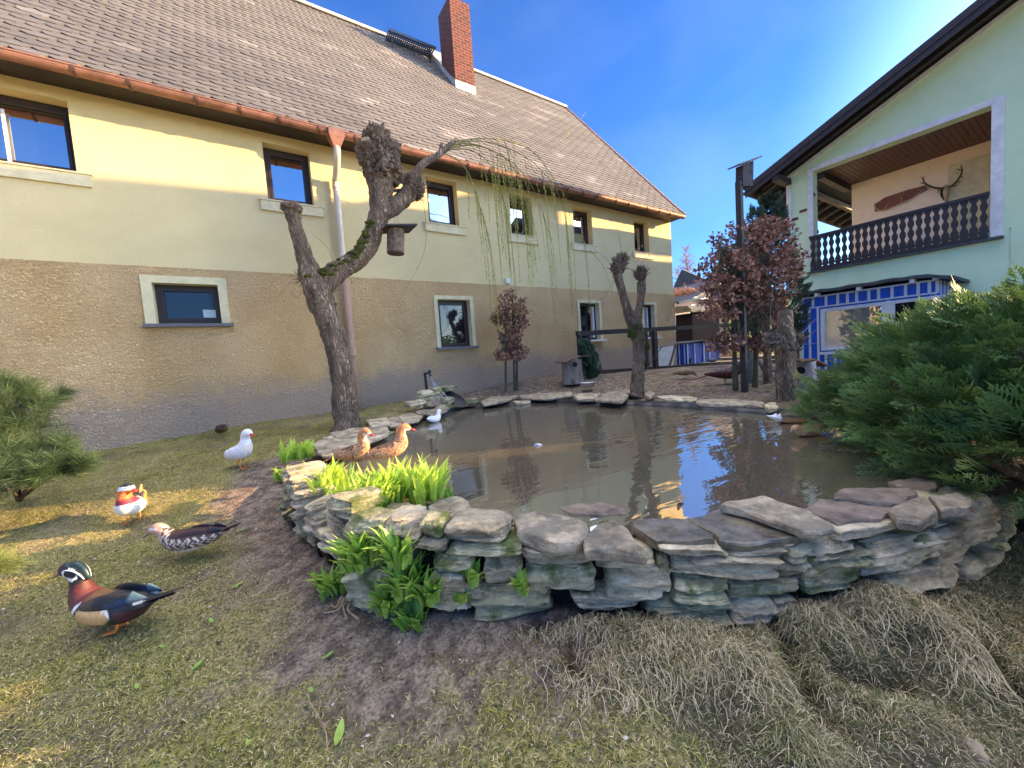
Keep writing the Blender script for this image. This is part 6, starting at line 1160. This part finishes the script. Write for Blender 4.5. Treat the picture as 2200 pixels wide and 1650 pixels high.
p = at(934, 907, z=ZW); bird('white_duck', 'small white duck swimming at the far left of the pond', 'duck', p, facing(p, 180+60), .0072, [(-20, 9, 1.2, .6), (-16, 8.4, 4, 2.2), (-8, 6.5, 7, 4.8), (0, 5.6, 8, 6), (7, 6.5, 7.2, 6.4), (11, 9.6, 5.4, 5.4), (12, 13.5, 4, 4.4), (12.4, 17, 3.2, 3.8), (14.6, 19.6, 3.2, 3.6), (17.4, 19.4, 2.4, 2.7), (19, 18.6, 1.4, 1.5)], lambda *a: c_(236, 236, 240), (6, -17, 9, 9.5, 6.4, 4, 1.3), None, ([(18.4, 18.8), (20.4, 18), (22.4, 17.2)], [1.3, 1.1, .8], [1.2, .8, .4], m_orange), (16.4, 2.5, 20.2, .45, m_eye))
# --- two teal on the rim
def tealc(X, Z, Y, s, u):
    if s > .60 and Z > 24 and X > 9:
        return c_(244, 226, 206) if (Z < 30.2 and X > 14.6) else c_(188, 126, 82)
    v = noise.noise(Vector((X*1.6, Z*1.6, Y*1.2)))
    if Z > 17 and X < 6: return c_(58, 42, 34) if v > -.1 else c_(150, 112, 78)
    k = c_(206, 154, 110); return k if v < .12 else c_(112, 76, 54)
spt = [(-25, 9, 1.0, .6), (-19, 10, 3.4, 2.0), (-11, 11.8, 6.2, 4.4), (-3, 13, 7.4, 6.0), (5, 14.4, 7.4, 6.6), (10, 17.4, 5.8, 6.2), (11.4, 21.5, 4.4, 5), (11, 25.5, 3.2, 3.8), (12, 29, 3.2, 3.8), (14.6, 30.8, 3.1, 3.4), (17.2, 30.2, 2.4, 2.7), (19, 29, 1.4, 1.5)]
m_tw = lambda X, Z, Y, s, u: (c_(44, 34, 30) if math.sin(Z*3.1+X*.6) > -.1 else c_(176, 138, 98))
for px_, py_, yw, lab in ((762, 1008, 158, 'left of the two sunlit brown ducks sitting on the pond rim'), (836, 1003, 192, 'right of the two sunlit brown ducks on the pond rim, bill in profile')):
    p = at(px_, py_, z=.57); bird('brown_duck', lab, 'duck', p, facing(p, yw), .0090, spt, tealc, (7, -21, 16, 11, 6.0, 4.6, 1.3), ([(2, 2.6, 1, 8), (4, -2.6, 1, 8)], m_darkleg), ([(18, 29.4), (20.4, 28.6), (23, 28)], [1.3, 1.1, .9], [1.3, .8, .45], m_billr), (16, 2.6, 31.2, .45, m_eye), tail=(-18, 10.5, -30, 7, 2.6, 1.0, c_(190, 128, 92)))
# --- brown duck rooting at the wall
p = put(478, 940); bird('brown_duck', 'dark brown duck seen from behind beside the farmhouse wall', 'duck', p, facing(p, -60), .0088, [(-16, 15, 1.5, .8), (-13, 14, 5, 3), (-6, 13, 7.4, 5.6), (4, 13, 7.6, 6.2), (11, 13, 6, 5.2), (16, 12, 3.6, 3.8), (19, 10.6, 2.8, 3), (22, 9, 2.2, 2.3)], lambda X, Z, Y, s, u: tuple(a*(1+.4*noise.noise(Vector((X, Z, Y)))) for a in (c_(74, 52, 42) if Z < 16 else c_(52, 34, 30))), (8, -17, 15, 16, 5.8, 4, 1.3), ([(0, 2.4, 1, 8), (0, -2.4, 1, 8)], m_darkleg), ([(21.6, 9), (24, 7.4), (26, 6)], [1.2, 1, .6], [1, .8, .4], m_billd), (20.6, 2.2, 10.8, .4, m_eye))
# --- ducks partly under the juniper
p = at(1700, 908, z=ZW); bird('swimming_duck', 'grey and tan duck swimming below the juniper with a pale raised tail', 'duck', p, facing(p, 180), .0095, [(-24, 8.5, 1.4, .5), (-19, 7.2, 3.6, 1.6), (-10, 5, 6, 3.8), (0, 4, 7, 5), (8, 4.6, 6.6, 5), (13, 7, 5, 4.6), (15, 10.5, 3.4, 4), (16, 13.8, 3, 3.6), (18.6, 15.6, 3, 3.2), (21.4, 15, 2, 2.2)], lambda X, Z, Y, s, u: c_(232, 234, 240) if X < -13 else (c_(196, 142, 104) if Z < 5.4 else c_(112, 96, 88)), (6, -18, 7, 8, 5.4, 3, 1.2), None, ([(20.8, 14.8), (23, 14), (25.4, 13.2)], [1.3, 1.1, .8], [1.2, .8, .4], m_billd), (19.6, 2.5, 16.2, .45, m_eye))
p = at(1742, 934, z=ZW); bird('swimming_duck', 'buff headed duck half hidden under the lowest juniper twigs', 'duck', p, facing(p, 20), .0095, [(-22, 7, 1.4, .5), (-16, 6, 4, 2.4), (-8, 4.4, 6, 3.8), (2, 4, 7, 5), (9, 4.4, 6.2, 4.6), (13, 5.6, 4.4, 4), (16, 7, 3.2, 3.4), (19, 8, 3, 3.2), (22, 7.6, 2, 2.2)], lambda X, Z, Y, s, u: c_(206, 160, 118) if X > 12 else c_(150, 122, 98), None, None, ([(21.6, 7.2), (24, 6.6), (26, 6)], [1.3, 1.1, .8], [1.2, .8, .4], m_billd), (20, 2.5, 8.8, .45, m_eye))
# --- pheasants
def phc(X, Z, Y, s, u):
    v = noise.noise(Vector((X*1.2, Z*1.2, Y)))
    if s > .80: return c_(28, 36, 58) if Z < 21 or X < 19 else c_(120, 20, 24)
    if Z > 15 and X < 6: return c_(74, 44, 44) if v < .1 else c_(152, 132, 128)
    return c_(104, 44, 30) if v < .15 else c_(52, 26, 24)
spp = [(-23, 13, 1, .8), (-17, 13.4, 3.6, 3), (-8, 13.6, 7, 5.8), (2, 13.4, 8, 7), (9, 14.4, 6.8, 6.4), (13, 17, 4.6, 5), (15.4, 20.6, 2.8, 3), (17.4, 23.4, 2.3, 2.4), (20, 24, 1.9, 2), (21.6, 23.6, 1.1, 1.2)]
p = put(1560, 826); bird('cock_pheasant', 'dark chestnut cock pheasant with a long tail on the far bank', 'pheasant', p, facing(p, 180-8), .0145, spp, phc, (7, -15, 15.5, 14.5, 6.4, 4.4, 1.4), ([(1, 2.4, 0, 9), (-2, -2.4, -1, 9)], m_darkleg), ([(21.2, 23.6), (23, 23), (24, 22.4)], [.9, .6, .2], [.8, .5, .2], m_bone), (20, 1.9, 24.5, .35, m_eye), pitch=.0, tail=(-18, 13, -52, 5, 2.2, .4, c_(150, 84, 58)))
p = put(1472, 815); bird('hen_pheasant', 'mottled straw brown hen pheasant with lowered head on the far bank', 'pheasant', p, facing(p, 180-4), .0115, [(-21, 11.5, 1, .8), (-16, 12, 3.6, 2.6), (-8, 12.8, 6.4, 5.2), (2, 13, 7, 6.2), (9, 12.6, 5.8, 5.2), (13, 10.6, 3.4, 3.6), (16, 8, 2.1, 2.3), (18, 6, 1.7, 1.8)], lambda X, Z, Y, s, u: c_(172, 146, 104) if noise.noise(Vector((X*1.5, Z*1.5, Y*1.5))) < .05 else c_(96, 76, 54), (7, -15, 14, 13, 5.6, 4, 1.2), ([(0, 2.2, 0, 8), (2, -2.2, 0, 8)], m_darkleg), ([(17.8, 6), (19.2, 4.6), (20, 3.8)], [.8, .5, .2], [.8, .5, .2], m_bone), (17, 1.7, 7.2, .35, m_eye), tail=(-16, 12, -40, 6.5, 2, .5, c_(150, 126, 92)))
p = at(1530, 783, y=5.75); bird('bantam_hen', 'small grey hen standing by the bottom rail in front of the blue coop', 'hen', p, facing(p, 180), .0095, [(-14, 20, 1.2, 3), (-12, 16, 3, 4.5), (-6, 12.6, 5.4, 5.2), (2, 12, 6.2, 5.8), (8, 13.4, 5, 5.4), (11, 17.4, 3, 3.6), (12, 21, 2.3, 2.6), (14, 23, 2.1, 2.3), (16, 22.6, 1.3, 1.4)], lambda X, Z, Y, s, u: c_(128, 132, 142) if noise.noise(Vector((X*1.5, Z*1.5, Y*1.5))) < .1 else c_(70, 70, 80), (6, -9, 13, 14, 5, 3.6, 1.2), ([(0, 2, 0, 8), (0, -2, 0, 8)], m_darkleg), ([(15.6, 22.6), (17, 22), (18, 21.4)], [.8, .5, .2], [.7, .4, .2], m_bone), (14.6, 1.9, 23.6, .35, m_eye))
# ------------------------------------------------------------------ log nest houses, roots, bowl
def nesthouse(name, label, px_, py_, y, w_px, h_px, hole, roof, m, seed):
    base = at(px_, py_, y=y); d_ = depth(base); Wd = w_px/FPX*d_; Hh = h_px/FPX*d_; T = thing(name, base, label, 'nest box'); mb = MB(); n = 28; secs = 14; V = []; rr = random.Random(seed)
    for i in range(secs+1):
        t = i/secs; fl = 1+.16*(1-t)**3
        for j in range(n): th = 2*math.pi*j/n; r = Wd/2*fl*(1+.06*noise.noise(Vector((math.cos(th)*2, math.sin(th)*2, t*2+seed)))+.03*noise.noise(Vector((math.cos(th)*7, math.sin(th)*7, t*5)))); V.append(base+np.array([math.cos(th)*r, math.sin(th)*r*.9, t*Hh]))
    mb.add(V, [(i*n+j, i*n+(j+1) % n, (i+1)*n+(j+1) % n, (i+1)*n+j) for i in range(secs) for j in range(n)]); mb.build('log_body', m, T, True)
    toc_ = np.array([0, 0, 0.])-base; toc_[2] = 0; toc_ /= np.linalg.norm(toc_); hp = at(hole[0], hole[1], y=y-Wd*.40); hr = hole[2]/2/FPX*d_; sdv = np.array([-toc_[1], toc_[0], 0])
    rt_ = base+toc_*Wd*.5; cc = base+np.array([0, 0, hp[2]-base[2]])+sdv*float((hp-base)@sdv); off = math.sqrt(max(.01, (Wd*.5)**2-float((hp-base)@sdv)**2)); cc = cc+toc_*(off*.97+.012); cc = np.array([cc[0], cc[1], hp[2]])
    mb = MB(); vv = [cc-toc_*.03+(sdv*math.cos(a)+np.array([0, 0, math.sin(a)]))*hr for a in np.linspace(0, 2*math.pi, 22)[:-1]]; vv2 = [v+toc_*.035 for v in vv]; mb.add(vv+vv2, [tuple(range(21, 42))]+[(i, (i+1) % 21, 21+(i+1) % 21, 21+i) for i in range(21)]); mb.build('entrance_hole', m_dark, T)
    mb = MB(); 
    for i in range(24):
        a0, a1 = 2*math.pi*i/24, 2*math.pi*(i+1)/24; mb.tube([cc+toc_*.004+(sdv*math.cos(a)+np.array([0, 0, math.sin(a)]))*hr*1.06 for a in (a0, a1)], .010, 5, cap=False)
    mb.build('hole_rim', m, T)
    rl = [at(a, b_, y=y) for a, b_ in roof]; mb = MB()
    for k in range(len(rl)-1): mb.beam(rl[k]+toc_*.02, rl[k+1]+toc_*.02, Wd*.8, .022)
    mb.build('roof_board', m_brownw if seed > 5 else m_knob, T); return T, base, Wd, Hh, toc_, sdv, d_
T, base, Wd, Hh, tc_, sv, d_ = nesthouse('log_nest_house', 'grey hollow log nest house with round hole and bark roof near the farmhouse wall', 1231, 824, 5.6, 44, 52, (1235, 783, 12), [(1205, 779), (1215, 772), (1235, 766), (1256, 765)], m_grey, 3)
MB().tube([base+tc_*Wd*.5+sv*.02+np.array([0, 0, .02]), base+tc_*Wd*.6+np.array([0, 0, .12]), base+tc_*Wd*.52-sv*.03+np.array([0, 0, .2])], [.03, .028, .01], 8, step=.02, wob=.2).build('branch_stub', m_grey, T, True)
T, base, Wd, Hh, tc_, sv, d_ = nesthouse('pale_nest_house', 'whitish log nest house with big dark hole and brown roof beside the willow stump', 1732, 838, 2.15, 40, 62, (1719, 800, 18), [(1700, 776), (1730, 772), (1762, 786)], mat('whitewashed_log', lin(176, 168, 166), lin(132, 120, 116), scale=10, bump=.5, bscale=30, stretch=(1, 1, .3)), 7)
MB().box(tuple(base+np.array([-Wd*.7, -Wd*.7, -.05])), tuple(base+np.array([Wd*.7, Wd*.7, -.001]))).build('base_slab', m_slab, T)
mb = MB(); p = at(1716, 812, y=2.15)+tc_*Wd*.5; MB().beam(p-sv*.05, p+sv*.05, .05, .05).build('door_step', m_grey, T)
T = thing('twisted_root', at(1650, 815, y=3.0), 'twisted pale driftwood root with a hollow ring end, between the beech and the willow stump', 'driftwood')
k = at(1658, 806, y=2.95); ring = [k+(_r*math.cos(a)+np.array([0, 0, 1])*math.sin(a))*.105*(1+.1*math.sin(3*a)) for a in np.linspace(0, 5.9, 16)]
MB().tube(ring, np.linspace(.045, .03, 16), 10, step=.02, wob=.35, ridge=.2).tube([at(1634, 776, y=3.05), at(1640, 790, y=3.0), at(1652, 800, y=2.95)], [.03, .04, .03], 9, step=.02, wob=.3).build('root', m_grey, T, True)
T = thing('hollow_stump_nest', at(1612, 822, y=3.2), 'hollow driftwood stump with a dark round opening behind the beech stems', 'driftwood')
limb_ = MB(); P_w = lambda *pts: [at(a, b_, y=3.15) for a, b_ in pts]; limb_.tube(P_w((1610, 824), (1608, 800), (1606, 780), (1605, 752)), [.13, .10, .11, .10], 16, step=.02, ridge=.2, wob=.2); limb_.tube(P_w((1610, 790), (1620, 776), (1628, 764)), [.05, .04, .02], 9, step=.02, wob=.3); limb_.build('stump', m_grey, T, True)
p = at(1602, 766, y=3.03); MB().tube([p, p-_f*.012], .045, 16).build('opening', m_dark, T)
p = at(1262, 832, y=5.05); T = thing('metal_bowl', p, 'round pale metal bowl on a flat rim stone left of the small pollard willow', 'bowl')
r = 15/FPX*depth(p); MB().tube([p+np.array([0, 0, .0]), p+np.array([0, 0, .015]), p+np.array([0, 0, .075]), p+np.array([0, 0, .085])], [r*.86, r*.98, r, r*1.07], 28, cap=True).build('bowl', mat('dull_aluminium', lin(168, 158, 150), rough=.5, metal=.4, bump=.05), T, True)
MB().tube([p+np.array([0, 0, .0855]), p+np.array([0, 0, .087])], r*.98, 28).build('water_surface', m_bwhite, T)
# pole with nest box
yP = 2.72; T = thing('nest_box_pole', at(1590, 838, y=yP), 'tall square black pole rising through the big beech with a dark nest box on top', 'pole')
mb = MB(); a, b_ = at(1590, 840, y=yP), at(1598, 395, y=yP); xx = (a[0]+b_[0])/2; mb.box((xx-.035, yP-.035, .55), (xx+.035, yP+.035, b_[2])); mb.build('pole', m_bwood, T)
c = b_+np.array([0, 0, 0]); q0, q1, q2, q3 = at(1588, 402, y=yP), at(1610, 402, y=yP), at(1611, 349, y=yP), at(1589, 357, y=yP)
bx = MB(); w2 = .05; bx.prism([(q0[0], q0[2]), (q1[0], q1[2]), (q2[0], q2[2]), (q3[0], q3[2])], 1, yP-w2, yP+w2); bx.build('nest_box', mat('dark_box_wood', lin(74, 70, 76), lin(48, 44, 50), scale=9, bump=.3), T)
a, b_ = at(1577, 358, y=yP), at(1624, 341, y=yP); MB().beam(a, b_, .17, .018).build('lid', m_grey, T)
# greenery leaning on the fence, black figure
T = thing('cut_conifer_branches', at(1260, 800, y=5.6), 'drooping bundle of cut dark green conifer branches leaning on the fence post', 'branches')
P = []; D = []
for k in range(420):
    t = nrs.random(); u = nrs.random(); a = 1243+14*t+(16+12*math.sin(t*3))*u; b_ = 722+76*t; P.append(at(a, b_, y=5.65+.12*nrs.random())); D.append([.25*nrs.normal()+.15, -.3+.2*nrs.normal(), -1])
V, F_, C = sprays(5, np.array(P), np.array(D), .16, 6, .07, ((.012, .05, .03), (.04, .10, .05))); link('needles', V, F_, m_jun, T, False, C); MB().tube([at(1244, 716, y=5.7), at(1262, 750, y=5.7), at(1268, 800, y=5.7)], .02, 6).build('stems', m_bark, T)
p = at(1286, 806, y=5.7); T = thing('black_duck_figure', p, 'small black bird shape sitting right of the cut conifer branches', 'ornament'); mb = MB(); e = _r*.001
mb.tube([at(1279, 803, y=5.7), at(1284, 797, y=5.7), at(1290, 793, y=5.7), at(1289, 787, y=5.7), at(1291, 783, y=5.7)], [.05, .075, .05, .03, .015], 10, step=.02); mb.build('body', m_black, T, True)
# ------------------------------------------------------------------ small floating and fallen things
m_dead = mat('dead_leaf', lin(184, 158, 128), lin(140, 112, 88), scale=20, bump=.2)
def leafy(name, p, L_, w_, az, m, label, group=None, curl=.25, cat='leaf'):
    V = []; S = 8; d = np.array([math.cos(az), math.sin(az), 0]); s = np.array([-d[1], d[0], 0])
    for i in range(S+1):
        t = i/S; ww = w_*math.sin(math.pi*(.04+.92*t))**.8/2; c = np.array(p)+d*L_*(t-.5)+np.array([0, 0, curl*L_*(2*t-1)**2*.4]); V += [c-s*ww+np.array([0, 0, ww*.3]), c, c+s*ww+np.array([0, 0, ww*.3])]
    F_ = [f_ for i in range(S) for f_ in ((i*3, i*3+1, i*3+4, i*3+3), (i*3+1, i*3+2, i*3+5, i*3+4))]; o = link(name, V, F_, m, None, True); return tag(o, label, cat, group)
p = at(1462, 1076, z=ZW+.006); leafy('floating_leaf', p, .10, .03, .3, m_dead, 'curled brown leaf floating on the bright part of the pond', None, .5)
p = at(1155, 957, z=ZW); o = MB().tube([p+_r*-.03, p, p+_r*.04], [.012, .02, .01], 10, step=.01).build('pond_float', mat('blue_white_plastic', lin(60, 90, 150), lin(220, 224, 230), scale=30, bump=0), None, True); tag(o, 'tiny blue and white float in the middle of the pond', 'float')
GL = 'green leaves dropped on the lawn'
for i, (a, b_, L_, az, lab) in enumerate([(424, 1437, .055, 1.0, 'bright green leaf lying below the wood duck drake tail, largest one'), (455, 1340, .05, 1.9, 'narrow green leaf right of the wood duck drake'), (350, 1395, .04, 2.2, 'pale green leaf in front of the wood duck feet'), (518, 1143, .06, .2, 'narrow green leaf right of the mandarin hen'), (510, 1262, .06, .6, 'thin green leaf between the mandarin hen and the wall foot'), (295, 1482, .04, 1.9, 'green leaf in the lower left lawn'), (705, 1415, .05, .4, 'thin green leaf on the bare soil'), (730, 1585, .09, 1.2, 'long narrow green leaf at the bottom of the picture'), (670, 1490, .035, 1.7, 'small green leaf on the soil edge'), (533, 1603, .03, 1.7, 'tiny yellow green leaf near the bottom')]):
    p = put(a, b_); leafy('fallen_leaf', p+np.array([0, 0, .012]), L_, L_*.3, az, m_leaf, lab, GL)
p = put(2095, 1610); mb = MB(); stone(mb, p+np.array([0, 0, .0]), (1, .4), .07, .04, .025, 3, 4, .15, 5, 6); tag(mb.build('pebble', m_slab), 'pale stone chip in the dead grass at the lower right', 'stone')
mb = MB(); mb.tube([put(640, 1527)+np.array([0, 0, .01]), put(662, 1524)+np.array([0, 0, .03]), put(682, 1545)+np.array([0, 0, .02]), put(700, 1580)+np.array([0, 0, .015]), put(704, 1620)+np.array([0, 0, .01])], .0022, 5, step=.01, wob=.4); tag(mb.build('fallen_twig', m_cut), 'pale curved twig on the soil near the bottom', 'twig')
mb = MB(); [mb.tube([put(a, b_)+np.array([0, 0, .03]), put(a-12, b_+18)+np.array([0, 0, .02]), put(c, d)+np.array([0, 0, .0])], .004, 6, step=.01, wob=.5, seed=a) for a, b_, c, d in ((740, 1300, 695, 1318), (750, 1290, 745, 1330), (760, 1300, 770, 1330), (735, 1295, 712, 1300))]; tag(mb.build('bare_roots', m_cut), 'bare roots at the foot of the wall under the lowest leafy clump', 'roots')
# ------------------------------------------------------------------ turf, thatch and litter
def blades(name, label, N_, region, hgt, wid, lean, seed, dens, colfn, curl=1.0, mlt=None):
    r_ = np.random.RandomState(seed); x = r_.uniform(region[0], region[1], N_*4); y = r_.uniform(region[2], region[3], N_*4); px_, py_ = mask_grass(x, y); vis = (px_ > -120) & (px_ < 2320) & (py_ > 500) & (py_ < 1800)
    x, y, px_, py_ = x[vis], y[vis], px_[vis], py_[vis]; k = (r_.random(len(x)) < dens(x, y, px_, py_)) & (sdist(x, y, WP) > .12); s_ = sdist(x, y, np.array(list(WB)+[WP[10], WP[9], WP[5], WP[1]])); k &= ~((s_ < .0) & (y < 3.4) & (x < 4)); k &= y < 6.76; x, y = x[k][:N_], y[k][:N_]; n = len(x); z = ground(x, y)
    az = r_.uniform(0, 2*np.pi, n); h = hgt*r_.uniform(.5, 1.3, n)*(mlt(x, y) if mlt else 1); ln = lean*r_.uniform(.3, 1.5, n); d = np.stack([np.cos(az), np.sin(az), np.zeros(n)], 1); s = np.stack([-d[:, 1], d[:, 0], np.zeros(n)], 1)*(wid*r_.uniform(.6, 1.4, n))[:, None]
    p0 = np.stack([x, y, z-.004], 1); up = np.array([0, 0, 1.0]); hh = h[:, None]; l_ = ln[:, None]; tw_ = r_.normal(0, .5, (n, 1))*s/np.maximum(1e-6, np.linalg.norm(s, axis=1))[:, None]
    p1 = p0+(up*.50+d*l_*.45)*hh+tw_*hh*.3; p2 = p0+(up*(.72-.25*curl*l_)+d*l_*1.0)*hh+tw_*hh*.9
    p2 = p0+(up*np.maximum(.05, .78-.42*curl*l_)+d*l_)*hh+tw_*hh*.9
    V = np.stack([p0-s*.5, p0+s*.5, p1-s*.45, p1+s*.45, p2-s*.12, p2+s*.12], 1).reshape(-1, 3); b_ = np.arange(n)*6; F_ = np.concatenate([np.stack([b_, b_+1, b_+3, b_+2], 1), np.stack([b_+2, b_+3, b_+5, b_+4], 1)]); C = np.repeat(colfn(x, y, r_), 6, 0)
    o = link(name, V, F_, m_blade, None, False, C); tag(o, label, 'grass', None, 'stuff'); return o
m_blade = mat('turf_blades', (1, 1, 1, 1), None, attr=True, rough=.8, bump=0, trans=.25)
def pick(cols, w):
    cols = np.array([lin(*c)[:3] for c in cols]); w = np.cumsum(np.array(w)/sum(w))
    return lambda x, y, r_: cols[np.searchsorted(w, r_.random(len(x)))]*r_.uniform(.7, 1.25, (len(x), 1))
lawn = pick([(166, 164, 76), (122, 130, 58), (204, 186, 122), (228, 210, 164), (78, 82, 42)], [5, 4, 4, 2.4, 4])
straw = pick([(222, 208, 172), (176, 162, 122), (124, 116, 80), (98, 118, 54), (80, 72, 54)], [3, 4, 3, 3.5, 2])
rt_side = lambda x, y: sstep(.60, .85, x-.30*y)
blades('lawn_grass', 'short mossy turf with dead stalks on the lawn', 240000, (-3.2, 1.2, .4, 6.8), .017, .0023, 1.5, 1, lambda x, y, a, b_: np.clip((1-soil_amount(x, y)*.93)*(1-rt_side(x, y))*(.6+.7*sstep(.35, .6, fbm(x*3, y*3, 77)))*np.clip(2.6/np.hypot(x, y), .15, 1), 0, 1), lawn)
blades('bank_grass', 'thin worn turf on the far bank', 26000, (1, 10, 1.2, 6.8), .022, .0045, 1.0, 2, lambda x, y, a, b_: .9*(sdist(x, y, WP) > .2)*sstep(.35, .6, fbm(x*1.7, y*1.7, 7)), pick([(146, 130, 104), (104, 102, 66), (90, 80, 64), (176, 158, 128)], [4, 2, 3, 3]))
blades('thatch_grass', 'matted dead grass heaped in mounds in front of the wall', 150000, (.25, 4.2, -.9, 1.45), .032, .0016, 1.3, 3, lambda x, y, a, b_: rt_side(x, y)*(1-gully(x, y)*1.3).clip(0, 1)*np.clip(.30+.9*sstep(.30, .6, fbm(x*5, y*5, 11)), 0, 1), straw, 1.3, lambda x, y: .65+.9*sstep(.45, .75, fbm(x*2.2, y*2.2, 61)))
blades('low_green_tufts', 'patches of short fresh green grass among the soil and thatch', 16000, (-1.5, 4, -.6, 3), .020, .0020, .8, 4, lambda x, y, a, b_: .8*sstep(.60, .70, fbm(x*3.4, y*3.4, 93)), pick([(66, 104, 46), (86, 118, 50), (54, 86, 40)], [1, 1, 1]))
# long draped strands on the tussocks at the wall foot
V = []; C = []; r_ = np.random.RandomState(9); cols = [np.array(lin(*c)[:3]) for c in ((214, 198, 164), (176, 160, 124), (108, 116, 62), (130, 116, 88), (74, 66, 50))]
for (px_, py_, sx_, sy_, n, L_) in [(1240, 1345, 90, 16, 500, .06), (1450, 1350, 120, 14, 600, .06), (1630, 1320, 36, 22, 400, .08), (1760, 1310, 60, 30, 900, .09), (1880, 1300, 80, 36, 1200, .10), (2010, 1300, 60, 34, 1000, .09), (1560, 1420, 120, 40, 1000, .08), (1350, 1430, 140, 50, 1200, .075), (2080, 1370, 60, 40, 700, .10)]:
    for k in range(n):
        a, b_ = px_+r_.normal()*sx_*.6, py_+r_.normal()*sy_*.7; p = at(a, b_, z=.24); zz = gz_fast(p[0], p[1]) if False else .0; V.append((p[0], p[1], L_*r_.uniform(.35, .95))); C.append(cols[min(4, int(r_.exponential(1.9)))]*r_.uniform(.75, 1.2))
Q_ = np.array(V); kq = gully(Q_[:, 0], Q_[:, 1]) < .35; Q_ = Q_[kq]; C = [c for c, k in zip(C, kq) if k]; zg = ground(Q_[:, 0], Q_[:, 1]); n = len(Q_); az = r_.normal(0, 1.5, n)+math.atan2(-.85, -.30); d = np.stack([np.cos(az), np.sin(az), np.zeros(n)], 1); s = np.stack([-d[:, 1], d[:, 0], np.zeros(n)], 1)*.0009; L_ = Q_[:, 2:3]; ro = r_.uniform(.01, .05, (n, 1)); p0 = np.stack([Q_[:, 0], Q_[:, 1], zg], 1); pts = []; wv = r_.normal(0, .85, (n, 3))
for t in (0, .25, .5, .75, 1.0):
    p = p0+d*L_*t+np.array([0, 0, 1])*(ro*np.sin(np.pi*min(1, t*1.1+.15)))+wv*L_*t*(1-t)*1.6*np.array([1, 1, .4])+wv[:, ::-1]*L_*t*t*.3*np.array([1, 1, .1]); 
    g = ground(p[:, 0], p[:, 1]); p[:, 2] = np.maximum(p[:, 2]-p0[:, 2]*0, g+.004+.012*r_.random(n)); p[:, 2] = np.minimum(p[:, 2], g+.05); pts += [p-s, p+s]
V = np.stack(pts, 1).reshape(-1, 3); b_ = np.arange(n)*10; F_ = np.concatenate([np.stack([b_+2*i, b_+2*i+1, b_+2*i+3, b_+2*i+2], 1) for i in range(4)]); o = link('draped_grass', V, F_, m_blade, None, False, np.repeat(np.array(C), 10, 0)); tag(o, 'long dead grass strands draping from tussocks at the foot of the wall', 'grass', None, 'stuff')
# specks of litter, seed and gravel
V = []; C = []; r_ = np.random.RandomState(15); n = 15000; x = r_.uniform(-2.2, 3.2, n*3); y = r_.uniform(-.2, 5.5, n*3); px_, py_ = mask_grass(x, y); k = (px_ > -50) & (px_ < 2250) & (py_ < 1750) & (py_ > 850) & (sdist(x, y, np.array(list(WB)+[WP[10], WP[9], WP[5], WP[1]])) > .03); x, y = x[k][:n], y[k][:n]; n = len(x); z = ground(x, y)+.003; a = r_.uniform(0, 6.28, n); s = r_.uniform(.0010, .0042, n)*np.where(r_.random(n) < .06, 2.6, 1); el = r_.uniform(.3, 1, n)
q4 = []
for j in range(4): th = a+j*np.pi/2; kx = np.where(j % 2 == 0, 1, el); q4.append(np.stack([x+np.cos(th)*s*kx, y+np.sin(th)*s*kx, z+r_.uniform(0, .004, n)], 1))
tp_ = np.stack([x, y, z+s*.7], 1); V = np.stack(q4+[tp_], 1).reshape(-1, 3); b_ = np.arange(n)*5; F_ = np.concatenate([np.stack([b_+i, b_+(i+1) % 4, b_+4], 1) for i in range(4)]); cc = np.array([lin(*c)[:3] for c in ((216, 204, 192), (150, 136, 118), (112, 98, 88), (60, 52, 46), (70, 60, 52), (84, 72, 62), (184, 158, 126))]); C = np.repeat(cc[r_.randint(0, 7, n)], 5, 0)
o = link('litter', V, F_, m_blade, None, False, C); tag(o, 'scattered bits of gravel, seed husks and dead leaf on soil and lawn', 'litter', None, 'stuff')
